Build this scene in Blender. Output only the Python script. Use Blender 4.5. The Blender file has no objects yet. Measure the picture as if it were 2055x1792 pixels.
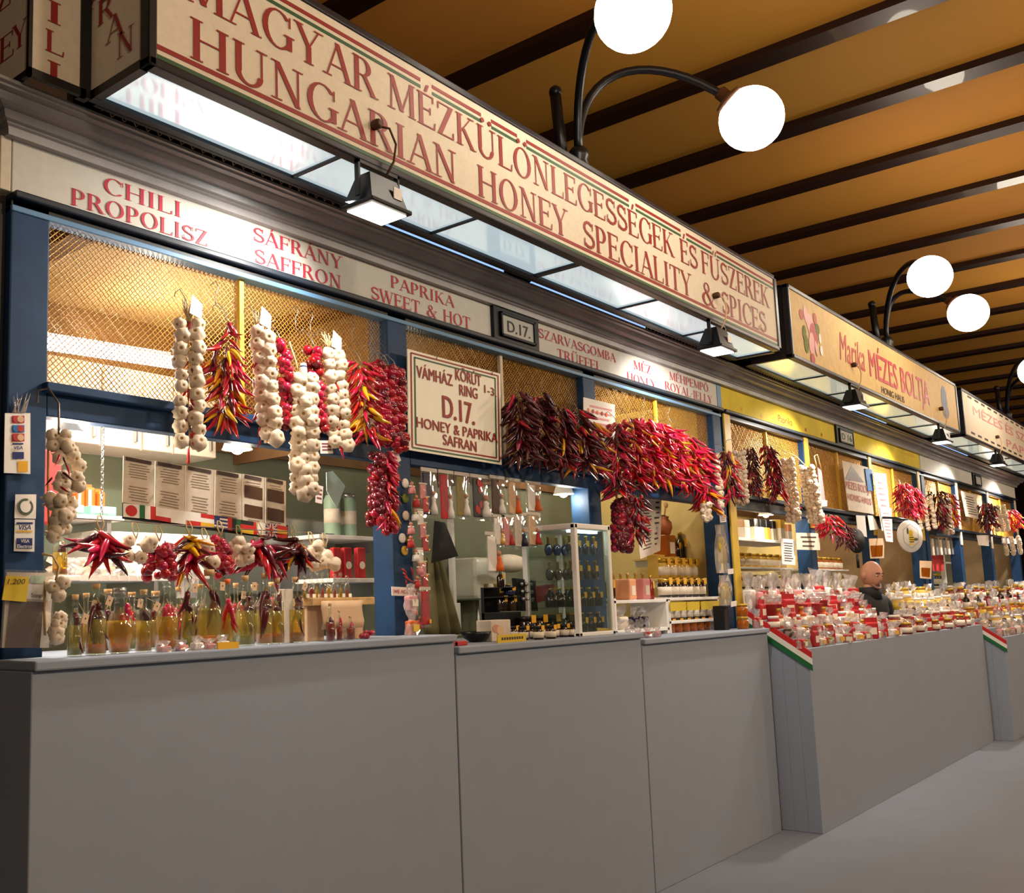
import bpy, bmesh, math, random
from mathutils import Vector, Matrix, Euler
rnd = random.Random(11)
scn = bpy.context.scene
COL = scn.collection
PI = math.pi
# ------------------------------------------------------------------ camera
FPX, PCX, PCY, IW, IH = 2027.13, 784.94, 954.53, 2055, 1792
EYE = Vector((0.0, -2.9, 1.55))
yaw, pit, rol = math.radians(48.815), math.radians(7.373), math.radians(-1.5655)
FWD = Vector((math.sin(yaw)*math.cos(pit), math.cos(yaw)*math.cos(pit), math.sin(pit)))
_r = Vector((math.cos(yaw), -math.sin(yaw), 0)); _u = _r.cross(FWD)
RGT = math.cos(rol)*_r + math.sin(rol)*_u
UPV = -math.sin(rol)*_r + math.cos(rol)*_u
cd = bpy.data.cameras.new('camera'); cam = bpy.data.objects.new('camera', cd); COL.objects.link(cam)
cam.matrix_world = Matrix(((RGT.x, UPV.x, -FWD.x, EYE.x), (RGT.y, UPV.y, -FWD.y, EYE.y), (RGT.z, UPV.z, -FWD.z, EYE.z), (0, 0, 0, 1)))
cd.sensor_width = 36; cd.sensor_fit = 'HORIZONTAL'; cd.lens = FPX/IW*36
cd.shift_x = (IW/2-PCX)/IW; cd.shift_y = (PCY-IH/2)/IW
cd.clip_start = 0.05; cd.clip_end = 200
scn.camera = cam
scn.view_settings.view_transform = 'Standard'; scn.view_settings.look = 'None'
scn.view_settings.gamma = 1; scn.view_settings.use_curve_mapping = False
scn.view_settings.exposure = 0.38
# ------------------------------------------------------------------ world and lights
W = bpy.data.worlds.new('World'); scn.world = W; W.use_nodes = True
W.node_tree.nodes['Background'].inputs[0].default_value = (1.0, 0.86, 0.68, 1)
W.node_tree.nodes['Background'].inputs[1].default_value = 0.07

def ray(x, y): return RGT*((x-PCX)/FPX) - UPV*((y-PCY)/FPX) + FWD
def at(x, y, Y=0.0):
    d = ray(x, y); return EYE + d*((Y-EYE.y)/d.y)
def atX(x, y, X):
    d = ray(x, y); return EYE + d*((X-EYE.x)/d.x)
def atZ(x, y, Z):
    d = ray(x, y); return EYE + d*((Z-EYE.z)/d.z)
def mpp(p): return (p-EYE).dot(FWD)/FPX          # metres per photo pixel at p

def lamp(kind, name, loc, energy, col=(1, .85, .65), size=.1, target=None, spot=None, blend=.5, size_y=None):
    l = bpy.data.lights.new(name, kind); o = bpy.data.objects.new(name, l); COL.objects.link(o)
    o.location = loc; l.energy = energy; l.color = col
    if kind == 'AREA':
        l.size = size
        if size_y: l.shape = 'RECTANGLE'; l.size_y = size_y
    else: l.shadow_soft_size = size
    if kind == 'SPOT': l.spot_size = spot or 1.6; l.spot_blend = blend
    if target is not None:
        o.rotation_euler = (Vector(target)-Vector(loc)).to_track_quat('-Z', 'Y').to_euler()
    return o
# unseen fill lamps, added as if globe lamps stood across the aisle
for i in range(6):
    lamp('POINT', 'aisle_fill', (.5+i*3.4, -4.6, 3.9), 125, (1, .83, .61), .2)
# floodlights clamped under the sign boxes, aimed back at the stall fronts
FLOOD = [(2.70, 2.36), (5.72, 5.85), (8.3, 8.1), (11.0, 10.8), (13.6, 13.3), (16.2, 16.0)]
for fx, tx in FLOOD:
    lamp('SPOT', 'floodlight_beam', (fx-.02, -.50, 3.0), 108 if fx < 7 else 240, (1, .96, .89), .05, (tx, .02, 2.40 if fx < 7 else 2.1), 2.3, 1.0)
# ------------------------------------------------------------------ materials
MATS = {}
def lin(c):
    if isinstance(c, str):
        c = [int(c[i:i+2], 16)/255 for i in (0, 2, 4)]
    return tuple((v/12.92 if v <= .04045 else ((v+.055)/1.055)**2.4) for v in c)
def mat(name, col, rough=.5, metal=0, var=0, noise=None, bump=0, emit=None, spec=.5, coat=0, trans=0, ior=1.45, hue=0, wave=None, bscale=60):
    if name in MATS: return MATS[name]
    m = bpy.data.materials.new(name); m.use_nodes = True; nt = m.node_tree; b = nt.nodes['Principled BSDF']
    c = (*lin(col), 1)
    b.inputs['Base Color'].default_value = c; b.inputs['Roughness'].default_value = rough; b.inputs['Metallic'].default_value = metal
    b.inputs['Specular IOR Level'].default_value = spec; b.inputs['Coat Weight'].default_value = coat
    b.inputs['Transmission Weight'].default_value = trans; b.inputs['IOR'].default_value = ior
    src = None; N = nt.nodes.new; K = nt.links.new
    if noise:
        tc = N('ShaderNodeTexCoord'); nz = N('ShaderNodeTexNoise'); nz.inputs['Scale'].default_value = noise[0]; nz.inputs['Detail'].default_value = 6
        nz.inputs['Roughness'].default_value = .6
        K(tc.outputs['Object'], nz.inputs['Vector'])
        rp = N('ShaderNodeMapRange'); rp.inputs[1].default_value = .3; rp.inputs[2].default_value = .7
        rp.inputs[3].default_value = 1-noise[1]; rp.inputs[4].default_value = 1+noise[1]; K(nz.outputs[0], rp.inputs[0])
        mx = N('ShaderNodeMix'); mx.data_type = 'RGBA'; mx.blend_type = 'MULTIPLY'; mx.inputs[0].default_value = 1
        mx.inputs[6].default_value = c; K(rp.outputs[0], mx.inputs[7]); src = mx.outputs[2]
        if len(noise) > 2:
            m2 = N('ShaderNodeMix'); m2.data_type = 'RGBA'; K(nz.outputs[0], m2.inputs[0]); K(src, m2.inputs[6]); m2.inputs[7].default_value = (*lin(noise[2]), 1); src = m2.outputs[2]
    if var or hue:
        oi = N('ShaderNodeObjectInfo'); hs = N('ShaderNodeHueSaturation')
        if src: K(src, hs.inputs['Color'])
        else: hs.inputs['Color'].default_value = c
        r1 = N('ShaderNodeMapRange'); r1.inputs[3].default_value = 1-var; r1.inputs[4].default_value = 1+var; K(oi.outputs['Random'], r1.inputs[0]); K(r1.outputs[0], hs.inputs['Value'])
        if hue:
            r2 = N('ShaderNodeMapRange'); r2.inputs[3].default_value = .5-hue; r2.inputs[4].default_value = .5+hue
            ml = N('ShaderNodeMath'); ml.operation = 'FRACT'; m3 = N('ShaderNodeMath'); m3.operation = 'MULTIPLY'; m3.inputs[1].default_value = 7.31
            K(oi.outputs['Random'], m3.inputs[0]); K(m3.outputs[0], ml.inputs[0]); K(ml.outputs[0], r2.inputs[0]); K(r2.outputs[0], hs.inputs['Hue'])
        src = hs.outputs[0]
    if src: K(src, b.inputs['Base Color'])
    if bump:
        tc = N('ShaderNodeTexCoord'); nz = N('ShaderNodeTexNoise'); nz.inputs['Scale'].default_value = bscale; nz.inputs['Detail'].default_value = 4
        K(tc.outputs['Object'], nz.inputs['Vector'])
        bp = N('ShaderNodeBump'); bp.inputs['Strength'].default_value = bump; bp.inputs['Distance'].default_value = .004
        K(nz.outputs[0], bp.inputs['Height']); K(bp.outputs[0], b.inputs['Normal'])
    if emit:
        b.inputs['Emission Color'].default_value = (*lin(emit[0]), 1); b.inputs['Emission Strength'].default_value = emit[1]
    MATS[name] = m; return m
def clear(name, tint, body=.0, bodycol='ffffff', gloss=.12, rough=.05):
    """thin see-through material: tinted transparent + a little body colour + gloss"""
    if name in MATS: return MATS[name]
    m = bpy.data.materials.new(name); m.use_nodes = True; nt = m.node_tree; nt.nodes.clear(); N = nt.nodes.new; K = nt.links.new
    o = N('ShaderNodeOutputMaterial'); t = N('ShaderNodeBsdfTransparent'); t.inputs[0].default_value = (*lin(tint), 1)
    d = N('ShaderNodeBsdfDiffuse'); d.inputs[0].default_value = (*lin(bodycol), 1)
    g = N('ShaderNodeBsdfGlossy'); g.inputs['Roughness'].default_value = rough
    a = N('ShaderNodeMixShader'); a.inputs[0].default_value = body; K(t.outputs[0], a.inputs[1]); K(d.outputs[0], a.inputs[2])
    lw = N('ShaderNodeLayerWeight'); lw.inputs[0].default_value = .35; mr = N('ShaderNodeMapRange'); mr.inputs[3].default_value = gloss*.4; mr.inputs[4].default_value = min(1, gloss*4)
    K(lw.outputs['Facing'], mr.inputs[0]); bb = N('ShaderNodeMixShader'); K(mr.outputs[0], bb.inputs[0]); K(a.outputs[0], bb.inputs[1]); K(g.outputs[0], bb.inputs[2]); K(bb.outputs[0], o.inputs[0])
    MATS[name] = m; return m
def M(n): return MATS[n]

mat('blue', '1d3c60', .5, noise=(9, .18), spec=.3)
mat('blue_dark', '13202f', .4)
mat('blue_light', '5d88ae', .4)
mat('yellow_paint', 'd9b23a', .4, noise=(8, .1))
mat('black', '0d0c10', .45)
mat('black_metal', '15151b', .35, metal=.3)
mat('sign_frame', '23222c', .35, metal=.2)
mat('cornice_grey', '8f8a8a', .36, noise=(5, .18), coat=0)
mat('cream', 'd9cbb6', .6, noise=(30, .06), spec=.25)
mat('sign_cream', 'e6dac6', .6, noise=(40, .05), spec=.25)
mat('fascia_white', 'd6cfc5', .6, noise=(30, .04), spec=.2)
mat('fascia_yellow', 'e5c73a', .6, noise=(4, .12), spec=.2)
mat('letter_red', '96221f', .5)
mat('letter_pink', 'c0283f', .5)
mat('stripe_green', '2f5a38', .5)
mat('white', 'eeeae4', .5)
mat('paper', 'f2ede6', .7)
mat('paper_dim', 'd6c8b6', .6, noise=(25, .1))
mat('grille_wire', 'c8943f', .4, metal=.45)
mat('steel', 'b9b9b9', .3, metal=.9)
mat('hook', '8a8078', .35, metal=.8)
mat('tan_wall', '9c8260', .7, noise=(3, .15))
mat('brown_wall', '6e4f30', .7, noise=(4, .2))
mat('green_wall', '6f7560', .7, noise=(3, .08))
mat('yellow_wall', 'e8cf86', .6, noise=(3, .06))
mat('wood_dark', '4a2a12', .6, noise=(6, .2))
mat('stall_grey', '939cab', .85, noise=(6, .02))
mat('floor_grey', '757b86', .8, noise=(3, .04))
mat('ceil', 'c98a1e', .75, noise=(1.1, .25, 'a85a14'))
mat('beam', '2a1410', .4, metal=.2, coat=.2)
mat('globe', 'fff4e0', .4, emit=('fff2dc', 14))
mat('tube', 'ffffff', .4, emit=('f2f2ff', 9))
mat('bulb', 'ffffff', .4, emit=('fff0d0', 30))
mat('lamp_shade', 'e9e2d2', .5, emit=('fff0d0', .25))
mat('garlic', 'ecdec6', .5, var=.10, noise=(7, .14, 'd2b698'), bump=.3)
mat('garlic_root', 'a9814e', .8)
mat('stalk', 'cbb083', .8, var=.15)
mat('chili_red', 'b8122e', .2, var=.28, hue=.012, coat=.6)
mat('chili_dark', '4d0d17', .25, var=.35, hue=.015, coat=.5)
mat('chili_yellow', 'e2a012', .25, var=.15, hue=.02, coat=.4)
mat('cherry_red', 'a60d2a', .16, var=.25, hue=.008, coat=.8)
mat('cherry_dark', '6a0d1d', .25, var=.25, hue=.01, coat=.5)
mat('stem', '8c7338', .7, var=.2)
mat('cord', 'b79a63', .8)
mat('tag', 'f1e6df', .7)
mat('tag_tan', 'dcb892', .7)
mat('tag_yellow', 'f0b52c', .6)
mat('tag_print', '8c4a4a', .7)
mat('print_dark', '4a3a36', .7)
mat('print_soft', '94816f', .7)
mat('print_red', 'b8322f', .6)
mat('cork', 'c9a06b', .8, noise=(30, .2))
clear('glass', 'f6faf6', .02, 'dfe8e0', .14, .03)
clear('pane', 'eef5f2', .02, 'cfe0dc', .06, .02)
clear('cello', 'ffffff', .26, 'fff6f2', .30, .10)
clear('cello_thin', 'ffffff', .05, 'f4ece8', .12, .06)
clear('oil', 'f2d860', .34, 'e0b72a', .07, .05)
clear('oil_pale', 'f4e6a4', .24, 'e2c95a', .07, .05)
clear('oil_red', 'c23a12', .5, 'a83012', .08, .05)
mat('spice_red', 'b01c22', .6, var=.2, noise=(40, .25))
mat('spice_orange', 'c9581c', .6, noise=(60, .3))
mat('herb', '6f7a2c', .7, noise=(60, .35))
mat('jar_dark', '23120c', .15, coat=.5)
mat('honey', 'a5560f', .15, coat=.6)
mat('honey_pale', 'd9b04a', .15, coat=.6)
mat('jar_blue', '20284e', .15, coat=.6)
mat('lid_gold', 'c9a13e', .3, metal=.6)
mat('lid_black', '17120f', .4)
mat('label_white', 'ece0cc', .6)
mat('label_yellow', 'e0b83a', .6)
mat('orange_pack', 'e8661a', .5, var=.08)
mat('teal_pack', '8cc7b8', .5)
mat('green_pack', '9db8a0', .5)
mat('pink_pack', 'd98c8c', .5)
mat('skin', 'c98f74', .5, noise=(20, .06))
mat('jacket', '16151a', .7)
mat('curtain', '7d7650', .8, noise=(4, .12))
mat('white_enamel', 'dcdccb', .25, coat=.3)
mat('terracotta', 'b5622b', .5, noise=(10, .15))
mat('flag_red', 'c8221f', .6); mat('flag_green', '1d6b3a', .6); mat('flag_white', 'f1ece2', .6); mat('flag_blue', '23306e', .6)
mat('flag_black', '1a1718', .6); mat('flag_gold', 'e3b323', .6); mat('blue_card', '2b6fb5', .6); mat('black_board', '161412', .6)
mat('rope', 'c8ae7c', .9)
# ------------------------------------------------------------------ mesh helpers
class MB:
    def __init__(s): s.v = []; s.f = []; s.m = []; s.sm = []
    def face(s, idx, m=0, sm=False): s.f.append(idx); s.m.append(m); s.sm.append(sm)
    def poly(s, pts, m=0):
        n = len(s.v); s.v += [tuple(p) for p in pts]; s.face(list(range(n, n+len(pts))), m); return s
    def box(s, a, b, m=0):
        x0, y0, z0 = a; x1, y1, z1 = b; n = len(s.v)
        if x0 > x1: x0, x1 = x1, x0
        if y0 > y1: y0, y1 = y1, y0
        if z0 > z1: z0, z1 = z1, z0
        s.v += [(x0, y0, z0), (x1, y0, z0), (x1, y1, z0), (x0, y1, z0), (x0, y0, z1), (x1, y0, z1), (x1, y1, z1), (x0, y1, z1)]
        for q in ((0, 3, 2, 1), (4, 5, 6, 7), (0, 1, 5, 4), (1, 2, 6, 5), (2, 3, 7, 6), (3, 0, 4, 7)): s.face([n+i for i in q], m)
        return s
    def cbox(s, c, d, m=0): return s.box((c[0]-d[0]/2, c[1]-d[1]/2, c[2]-d[2]/2), (c[0]+d[0]/2, c[1]+d[1]/2, c[2]+d[2]/2), m)
    def bbox(s, a, b, r, m=0):
        """box with chamfered edges"""
        bm = bmesh.new(); bmesh.ops.create_cube(bm, size=1)
        for v in bm.verts: v.co = Vector([(a[i]+b[i])/2+v.co[i]*abs(b[i]-a[i]) for i in range(3)])
        bmesh.ops.bevel(bm, geom=bm.edges[:], offset=r, segments=2, affect='EDGES', profile=.5)
        n = len(s.v); s.v += [tuple(v.co) for v in bm.verts]; bm.verts.index_update()
        for f in bm.faces: s.face([n+v.index for v in f.verts], m)
        bm.free(); return s
    def prism(s, pts, d, m=0):
        """extrude polygon pts by vector d"""
        n = len(s.v); k = len(pts); d = Vector(d); s.v += [tuple(p) for p in pts]+[tuple(Vector(p)+d) for p in pts]
        s.face(list(range(n, n+k))[::-1], m); s.face(list(range(n+k, n+2*k)), m)
        for i in range(k): s.face([n+i, n+(i+1) % k, n+k+(i+1) % k, n+k+i], m)
        return s
    def tube(s, path, r, n=6, m=0, cap=True):
        path = [Vector(p) for p in path]; rr = r if isinstance(r, (list, tuple)) else [r]*len(path); st = len(s.v)
        up = None
        for i, p in enumerate(path):
            t = (path[min(i+1, len(path)-1)]-path[max(i-1, 0)]).normalized()
            if up is None: up = t.orthogonal().normalized()
            up = (up - t*up.dot(t)).normalized(); w = t.cross(up)
            for j in range(n):
                a = 2*PI*j/n; s.v.append(tuple(p+up*(rr[i]*math.cos(a))+w*(rr[i]*math.sin(a))))
        for i in range(len(path)-1):
            for j in range(n): s.face([st+i*n+j, st+i*n+(j+1) % n, st+(i+1)*n+(j+1) % n, st+(i+1)*n+j], m, True)
        if cap: s.face([st+j for j in range(n)][::-1], m); s.face([st+(len(path)-1)*n+j for j in range(n)], m)
        return s
    def lathe(s, prof, n=12, c=(0, 0, 0), m=0, axis=None):
        """prof: list of (r, z)"""
        st = len(s.v); c = Vector(c); q = Matrix.Identity(3) if axis is None else Vector(axis).to_track_quat('Z', 'Y').to_matrix()
        for r, z in prof:
            for j in range(n):
                a = 2*PI*j/n; s.v.append(tuple(c+q @ Vector((r*math.cos(a), r*math.sin(a), z))))
        for i in range(len(prof)-1):
            mi = m if not isinstance(m, list) else m[i]
            for j in range(n): s.face([st+i*n+j, st+i*n+(j+1) % n, st+(i+1)*n+(j+1) % n, st+(i+1)*n+j], mi, True)
        m0 = m if not isinstance(m, list) else m[0]
        if prof[0][0] > 1e-5: s.face([st+j for j in range(n)][::-1], m0)
        if prof[-1][0] > 1e-5: s.face([st+(len(prof)-1)*n+j for j in range(n)], m if not isinstance(m, list) else m[-1])
        return s
    def ball(s, c, r, n=10, k=6, m=0, sq=(1, 1, 1)):
        st = len(s.v)
        for i in range(k+1):
            th = PI*i/k
            for j in range(n):
                a = 2*PI*j/n; s.v.append((c[0]+r*sq[0]*math.sin(th)*math.cos(a), c[1]+r*sq[1]*math.sin(th)*math.sin(a), c[2]+r*sq[2]*math.cos(th)))
        for i in range(k):
            for j in range(n): s.face([st+i*n+j, st+(i+1)*n+j, st+(i+1)*n+(j+1) % n, st+i*n+(j+1) % n], m, True)
        return s
    def mesh(s, name, mats):
        me = bpy.data.meshes.new(name); me.from_pydata(s.v, [], s.f)
        for x in (mats if isinstance(mats, (list, tuple)) else [mats]): me.materials.append(MATS[x] if isinstance(x, str) else x)
        me.polygons.foreach_set('material_index', s.m); me.polygons.foreach_set('use_smooth', s.sm); me.update()
        return me
def link(o, parent=None):
    COL.objects.link(o)
    if parent is not None: o.parent = parent
    return o
def obj(name, mb, mats, parent=None, **k):
    """one mesh object; when parented its vertices are given in world space and moved to the parent's frame"""
    me = mb.mesh(name, mats) if isinstance(mb, MB) else mb
    o = bpy.data.objects.new(name, me); link(o, parent)
    if parent is not None and isinstance(mb, MB) and not k.get('local'):
        r = parent; off = Vector((0, 0, 0))
        while r is not None: off += r.location; r = r.parent
        me.transform(Matrix.Translation(-off))
    for a in ('label', 'category', 'group', 'kind'):
        if k.get(a): o[a] = k[a]
    return o
def thing(name, label, cat, loc=(0, 0, 0), group=None, rz=0):
    o = bpy.data.objects.new(name, None); o.empty_display_size = .05; COL.objects.link(o); o.location = loc; o.rotation_euler = (0, 0, rz)
    o['label'] = label; o['category'] = cat
    if group: o['group'] = group
    return o
def solo(name, mb, mats, label, cat, group=None):
    """a thing that is one mesh; origin moved to the base centre"""
    me = mb.mesh(name, mats); xs = [v.co for v in me.vertices]
    c = Vector((sum(v.x for v in xs)/len(xs), sum(v.y for v in xs)/len(xs), min(v.z for v in xs)))
    me.transform(Matrix.Translation(-c)); o = bpy.data.objects.new(name, me); COL.objects.link(o); o.location = c
    o['label'] = label; o['category'] = cat
    if group: o['group'] = group
    return o
def piece(name, me, parent, loc, rot=None, sc=1, **k):
    """a copy sharing mesh data, placed in the parent's local frame"""
    o = bpy.data.objects.new(name, me); link(o, parent); o.location = loc
    if rot is not None:
        if isinstance(rot, Matrix): o.rotation_euler = rot.to_euler()
        else: o.rotation_euler = rot
    o.scale = (sc, sc, sc) if not isinstance(sc, (tuple, list)) else sc
    for a in k: o[a] = k[a]
    return o
def struct(name, mb, mats, parent=None): return obj(name, mb, mats, parent, kind='structure')
def dup(root, loc, label=None, group=None, rz=None):
    r = root.copy(); COL.objects.link(r); r.location = loc
    if rz is not None: r.rotation_euler = (0, 0, rz)
    if label: r['label'] = label
    if group: r['group'] = group
    for ch in list(root.children):
        c = ch.copy(); COL.objects.link(c); c.parent = r
        for g in list(ch.children):
            d = g.copy(); COL.objects.link(d); d.parent = c
    return r
# ------------------------------------------------------------------ lettering
def arc(cx, cy, rx, ry, a0, a1, tx, ty, n=14):
    out = []
    for i in range(n):
        q = []
        for k in (i, i+1):
            a = math.radians(a0+(a1-a0)*k/n); c, s_ = math.cos(a), math.sin(a)
            q.append(((cx+rx*c, cy+ry*s_), (cx+(rx-tx)*c, cy+(ry-ty)*s_)))
        out.append([q[0][0], q[1][0], q[1][1], q[0][1]])
    return out
def lin_(x0, y0, x1, y1, w): return [[(x0-w/2, y0), (x0+w/2, y0), (x1+w/2, y1), (x1-w/2, y1)]]
def hor(x0, x1, y, w): return [[(x0, y-w/2), (x1, y-w/2), (x1, y+w/2), (x0, y+w/2)]]
def pl(pts, w):
    out = []
    for (a, b), (c, d) in zip(pts[:-1], pts[1:]):
        L = math.hypot(c-a, d-b) or 1; nx, ny = -(d-b)/L*w/2, (c-a)/L*w/2
        out.append([(a+nx, b+ny), (a-nx, b-ny), (c-nx, d-ny), (c+nx, d+ny)])
    return out
T, t_ = .125, .042
def ser(*xy):
    o = []
    for x, y in xy: o += hor(x-.12, x+.12, .018 if y == 0 else .982, .036)
    return o
def spine(w=.1):
    p = []
    for i in range(9): a = math.radians(35+i*(235/8)); p.append((.3+.2*math.cos(a), .745+.215*math.sin(a)))
    for i in range(9): a = math.radians(90-i*(235/8)); p.append((.3+.24*math.cos(a), .27+.23*math.sin(a)))
    return pl(p, w)
G = {
 'A': (.74, lin_(.08, 0, .37, 1, t_)+lin_(.36, 1, .66, 0, T)+hor(.19, .55, .34, t_)+ser((.09, 0), (.65, 0))),
 'B': (.64, lin_(.15, 0, .15, 1, T)+hor(.15, .32, .98, t_)+hor(.15, .34, .53, t_)+hor(.15, .34, .02, t_)+arc(.3, .755, .23, .245, -90, 90, T, t_)+arc(.32, .265, .27, .265, -90, 90, T, t_)+hor(.03, .2, .982, .036)+hor(.03, .2, .018, .036)),
 'C': (.74, arc(.42, .5, .37, .52, 42, 318, T, t_)+lin_(.69, .66, .69, .95, t_)),
 'D': (.76, lin_(.15, 0, .15, 1, T)+hor(.15, .34, .98, t_)+hor(.15, .34, .02, t_)+arc(.32, .5, .39, .5, -90, 90, T, t_)+hor(.03, .2, .982, .036)+hor(.03, .2, .018, .036)),
 'E': (.64, lin_(.15, 0, .15, 1, T)+hor(.03, .56, .98, t_)+hor(.15, .45, .52, t_)+hor(.03, .58, .02, t_)+lin_(.55, .8, .55, 1, t_)+lin_(.58, 0, .6, .22, t_)+lin_(.45, .41, .45, .63, t_)),
 'F': (.6, lin_(.15, 0, .15, 1, T)+hor(.03, .56, .98, t_)+hor(.15, .45, .52, t_)+lin_(.55, .78, .55, 1, t_)+lin_(.45, .41, .45, .63, t_)+ser((.15, 0))),
 'G': (.8, arc(.42, .5, .37, .52, 42, 318, T, t_)+lin_(.69, .66, .69, .95, t_)+lin_(.68, .06, .68, .42, T)+hor(.55, .8, .42, t_)),
 'H': (.82, lin_(.16, 0, .16, 1, T)+lin_(.66, 0, .66, 1, T)+hor(.16, .66, .52, t_)+ser((.16, 0), (.16, 1), (.66, 0), (.66, 1))),
 'I': (.38, lin_(.19, 0, .19, 1, T)+ser((.19, 0), (.19, 1))),
 'J': (.42, lin_(.26, .1, .26, 1, T)+arc(.12, .05, .2, .2, -120, 20, T*.8, .05, 6)+ser((.26, 1))),
 'K': (.76, lin_(.16, 0, .16, 1, T)+lin_(.2, .42, .58, 1, t_)+lin_(.3, .58, .64, 0, T)+ser((.16, 0), (.16, 1), (.58, 1), (.64, 0))),
 'L': (.62, lin_(.16, 0, .16, 1, T)+hor(.04, .58, .02, t_)+lin_(.57, 0, .59, .24, t_)+ser((.16, 1))),
 'M': (.94, lin_(.14, 0, .17, 1, t_)+lin_(.17, 1, .47, .05, T)+lin_(.47, .05, .77, 1, t_)+lin_(.79, 0, .78, 1, T)+ser((.14, 0), (.79, 0))+hor(.05, .2, .982, .036)+hor(.75, .9, .982, .036)),
 'N': (.8, lin_(.16, 0, .16, 1, t_)+lin_(.17, 1, .64, 0, T)+lin_(.64, 0, .64, 1, t_)+ser((.16, 0), (.64, 1))+hor(.04, .2, .982, .036)),
 'O': (.82, arc(.41, .5, .36, .52, 0, 360, T, t_, 22)),
 'P': (.62, lin_(.15, 0, .15, 1, T)+hor(.15, .32, .98, t_)+hor(.15, .32, .45, t_)+arc(.3, .715, .26, .285, -90, 90, T, t_)+ser((.15, 0))+hor(.03, .2, .982, .036)),
 'R': (.72, lin_(.15, 0, .15, 1, T)+hor(.15, .32, .98, t_)+hor(.15, .36, .5, t_)+arc(.3, .74, .25, .26, -90, 90, T, t_)+lin_(.36, .5, .62, 0, T)+ser((.15, 0), (.63, 0))+hor(.03, .2, .982, .036)),
 'S': (.6, spine()+lin_(.49, .7, .49, .97, t_)+lin_(.09, .04, .09, .32, t_)),
 'T': (.7, lin_(.35, 0, .35, 1, T)+hor(.05, .65, .98, t_)+lin_(.06, .78, .06, 1, t_)+lin_(.64, .78, .64, 1, t_)+ser((.35, 0))),
 'U': (.8, lin_(.16, .28, .16, 1, T)+lin_(.64, .28, .64, 1, t_)+arc(.38, .3, .285, .32, 180, 360, T*.9, .06)+ser((.16, 1), (.64, 1))),
 'V': (.74, lin_(.1, 1, .38, 0, T)+lin_(.38, 0, .64, 1, t_)+ser((.11, 1), (.64, 1))),
 'W': (1.02, lin_(.08, 1, .31, 0, T)+lin_(.31, 0, .5, .95, t_)+lin_(.48, 1, .71, 0, T)+lin_(.71, 0, .93, 1, t_)+ser((.1, 1), (.5, 1), (.92, 1))),
 'X': (.74, lin_(.1, 1, .62, 0, T)+lin_(.12, 0, .6, 1, t_)+ser((.11, 1), (.6, 1), (.12, 0), (.62, 0))),
 'Y': (.74, lin_(.1, 1, .36, .45, T)+lin_(.37, .45, .62, 1, t_)+lin_(.36, 0, .36, .48, T)+ser((.11, 1), (.62, 1), (.36, 0))),
 'Z': (.66, hor(.08, .58, .98, t_)+hor(.06, .6, .02, t_)+lin_(.12, 0, .54, 1, T*1.1)+lin_(.09, .78, .09, 1, t_)+lin_(.59, 0, .59, .22, t_)),
 '7': (.6, hor(.06, .56, .96, .08)+lin_(.2, 0, .5, .95, T)+lin_(.08, .78, .08, 1, t_)),
 '&': (.86, arc(.34, .78, .17, .22, 0, 360, .08, .05, 12)+lin_(.24, .68, .68, 0, T)+arc(.32, .27, .27, .29, 110, 330, T, .06, 10)+lin_(.55, .1, .74, .55, t_)+hor(.62, .84, .56, t_)+hor(.6, .82, .018, .036)),
 '-': (.36, hor(.08, .28, .4, .07)), '.': (.28, hor(.07, .2, .06, .12)), '·': (.28, hor(.07, .2, .45, .12)),
 "'": (.2, lin_(.1, .7, .1, 1, .08)),
}
ACC = {'Á': ('A', "'"), 'É': ('E', "'"), 'Ó': ('O', "'"), 'Ö': ('O', ':'), 'Ü': ('U', ':'), 'Ú': ('U', "'"), 'Ű': ('U', '"'), 'Ő': ('O', '"'), 'Í': ('I', "'")}
def glyph(ch):
    if ch in ACC:
        b, a = ACC[ch]; w, q = G[b]; q = list(q); c = w/2
        if a == "'": q += lin_(c-.01, 1.07, c+.07, 1.3, .08)
        elif a == ':': q += arc(c-.14, 1.2, .075, .08, 0, 360, .075, .08, 8)+arc(c+.14, 1.2, .075, .08, 0, 360, .075, .08, 8)
        else: q += lin_(c-.12, 1.07, c-.05, 1.3, .06)+lin_(c+.06, 1.07, c+.13, 1.3, .06)
        return w, q
    return G[ch]
def serif(mb, text, p0, p1, h, m=0, off=(0, -.002, 0), gap=.0, space=.45, upv=Vector((0, 0, 1)), squeeze=None):
    """letters from p0 to p1 (baseline ends) with cap height h"""
    p0, p1 = Vector(p0), Vector(p1); d = p1-p0; L = d.length; d.normalize(); off = Vector(off)
    ws = [space if c == ' ' else glyph(c)[0] for c in text]; tot = sum(ws)+gap*(len(text)-1); sx = L/tot; x = 0
    for c, w in zip(text, ws):
        if c != ' ':
            for k, q in enumerate(glyph(c)[1]): mb.poly([p0+d*((x+a)*sx)+upv*(b*h)+off*(1+.035*k) for a, b in q], m)
        x += w+gap
    return mb
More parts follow.
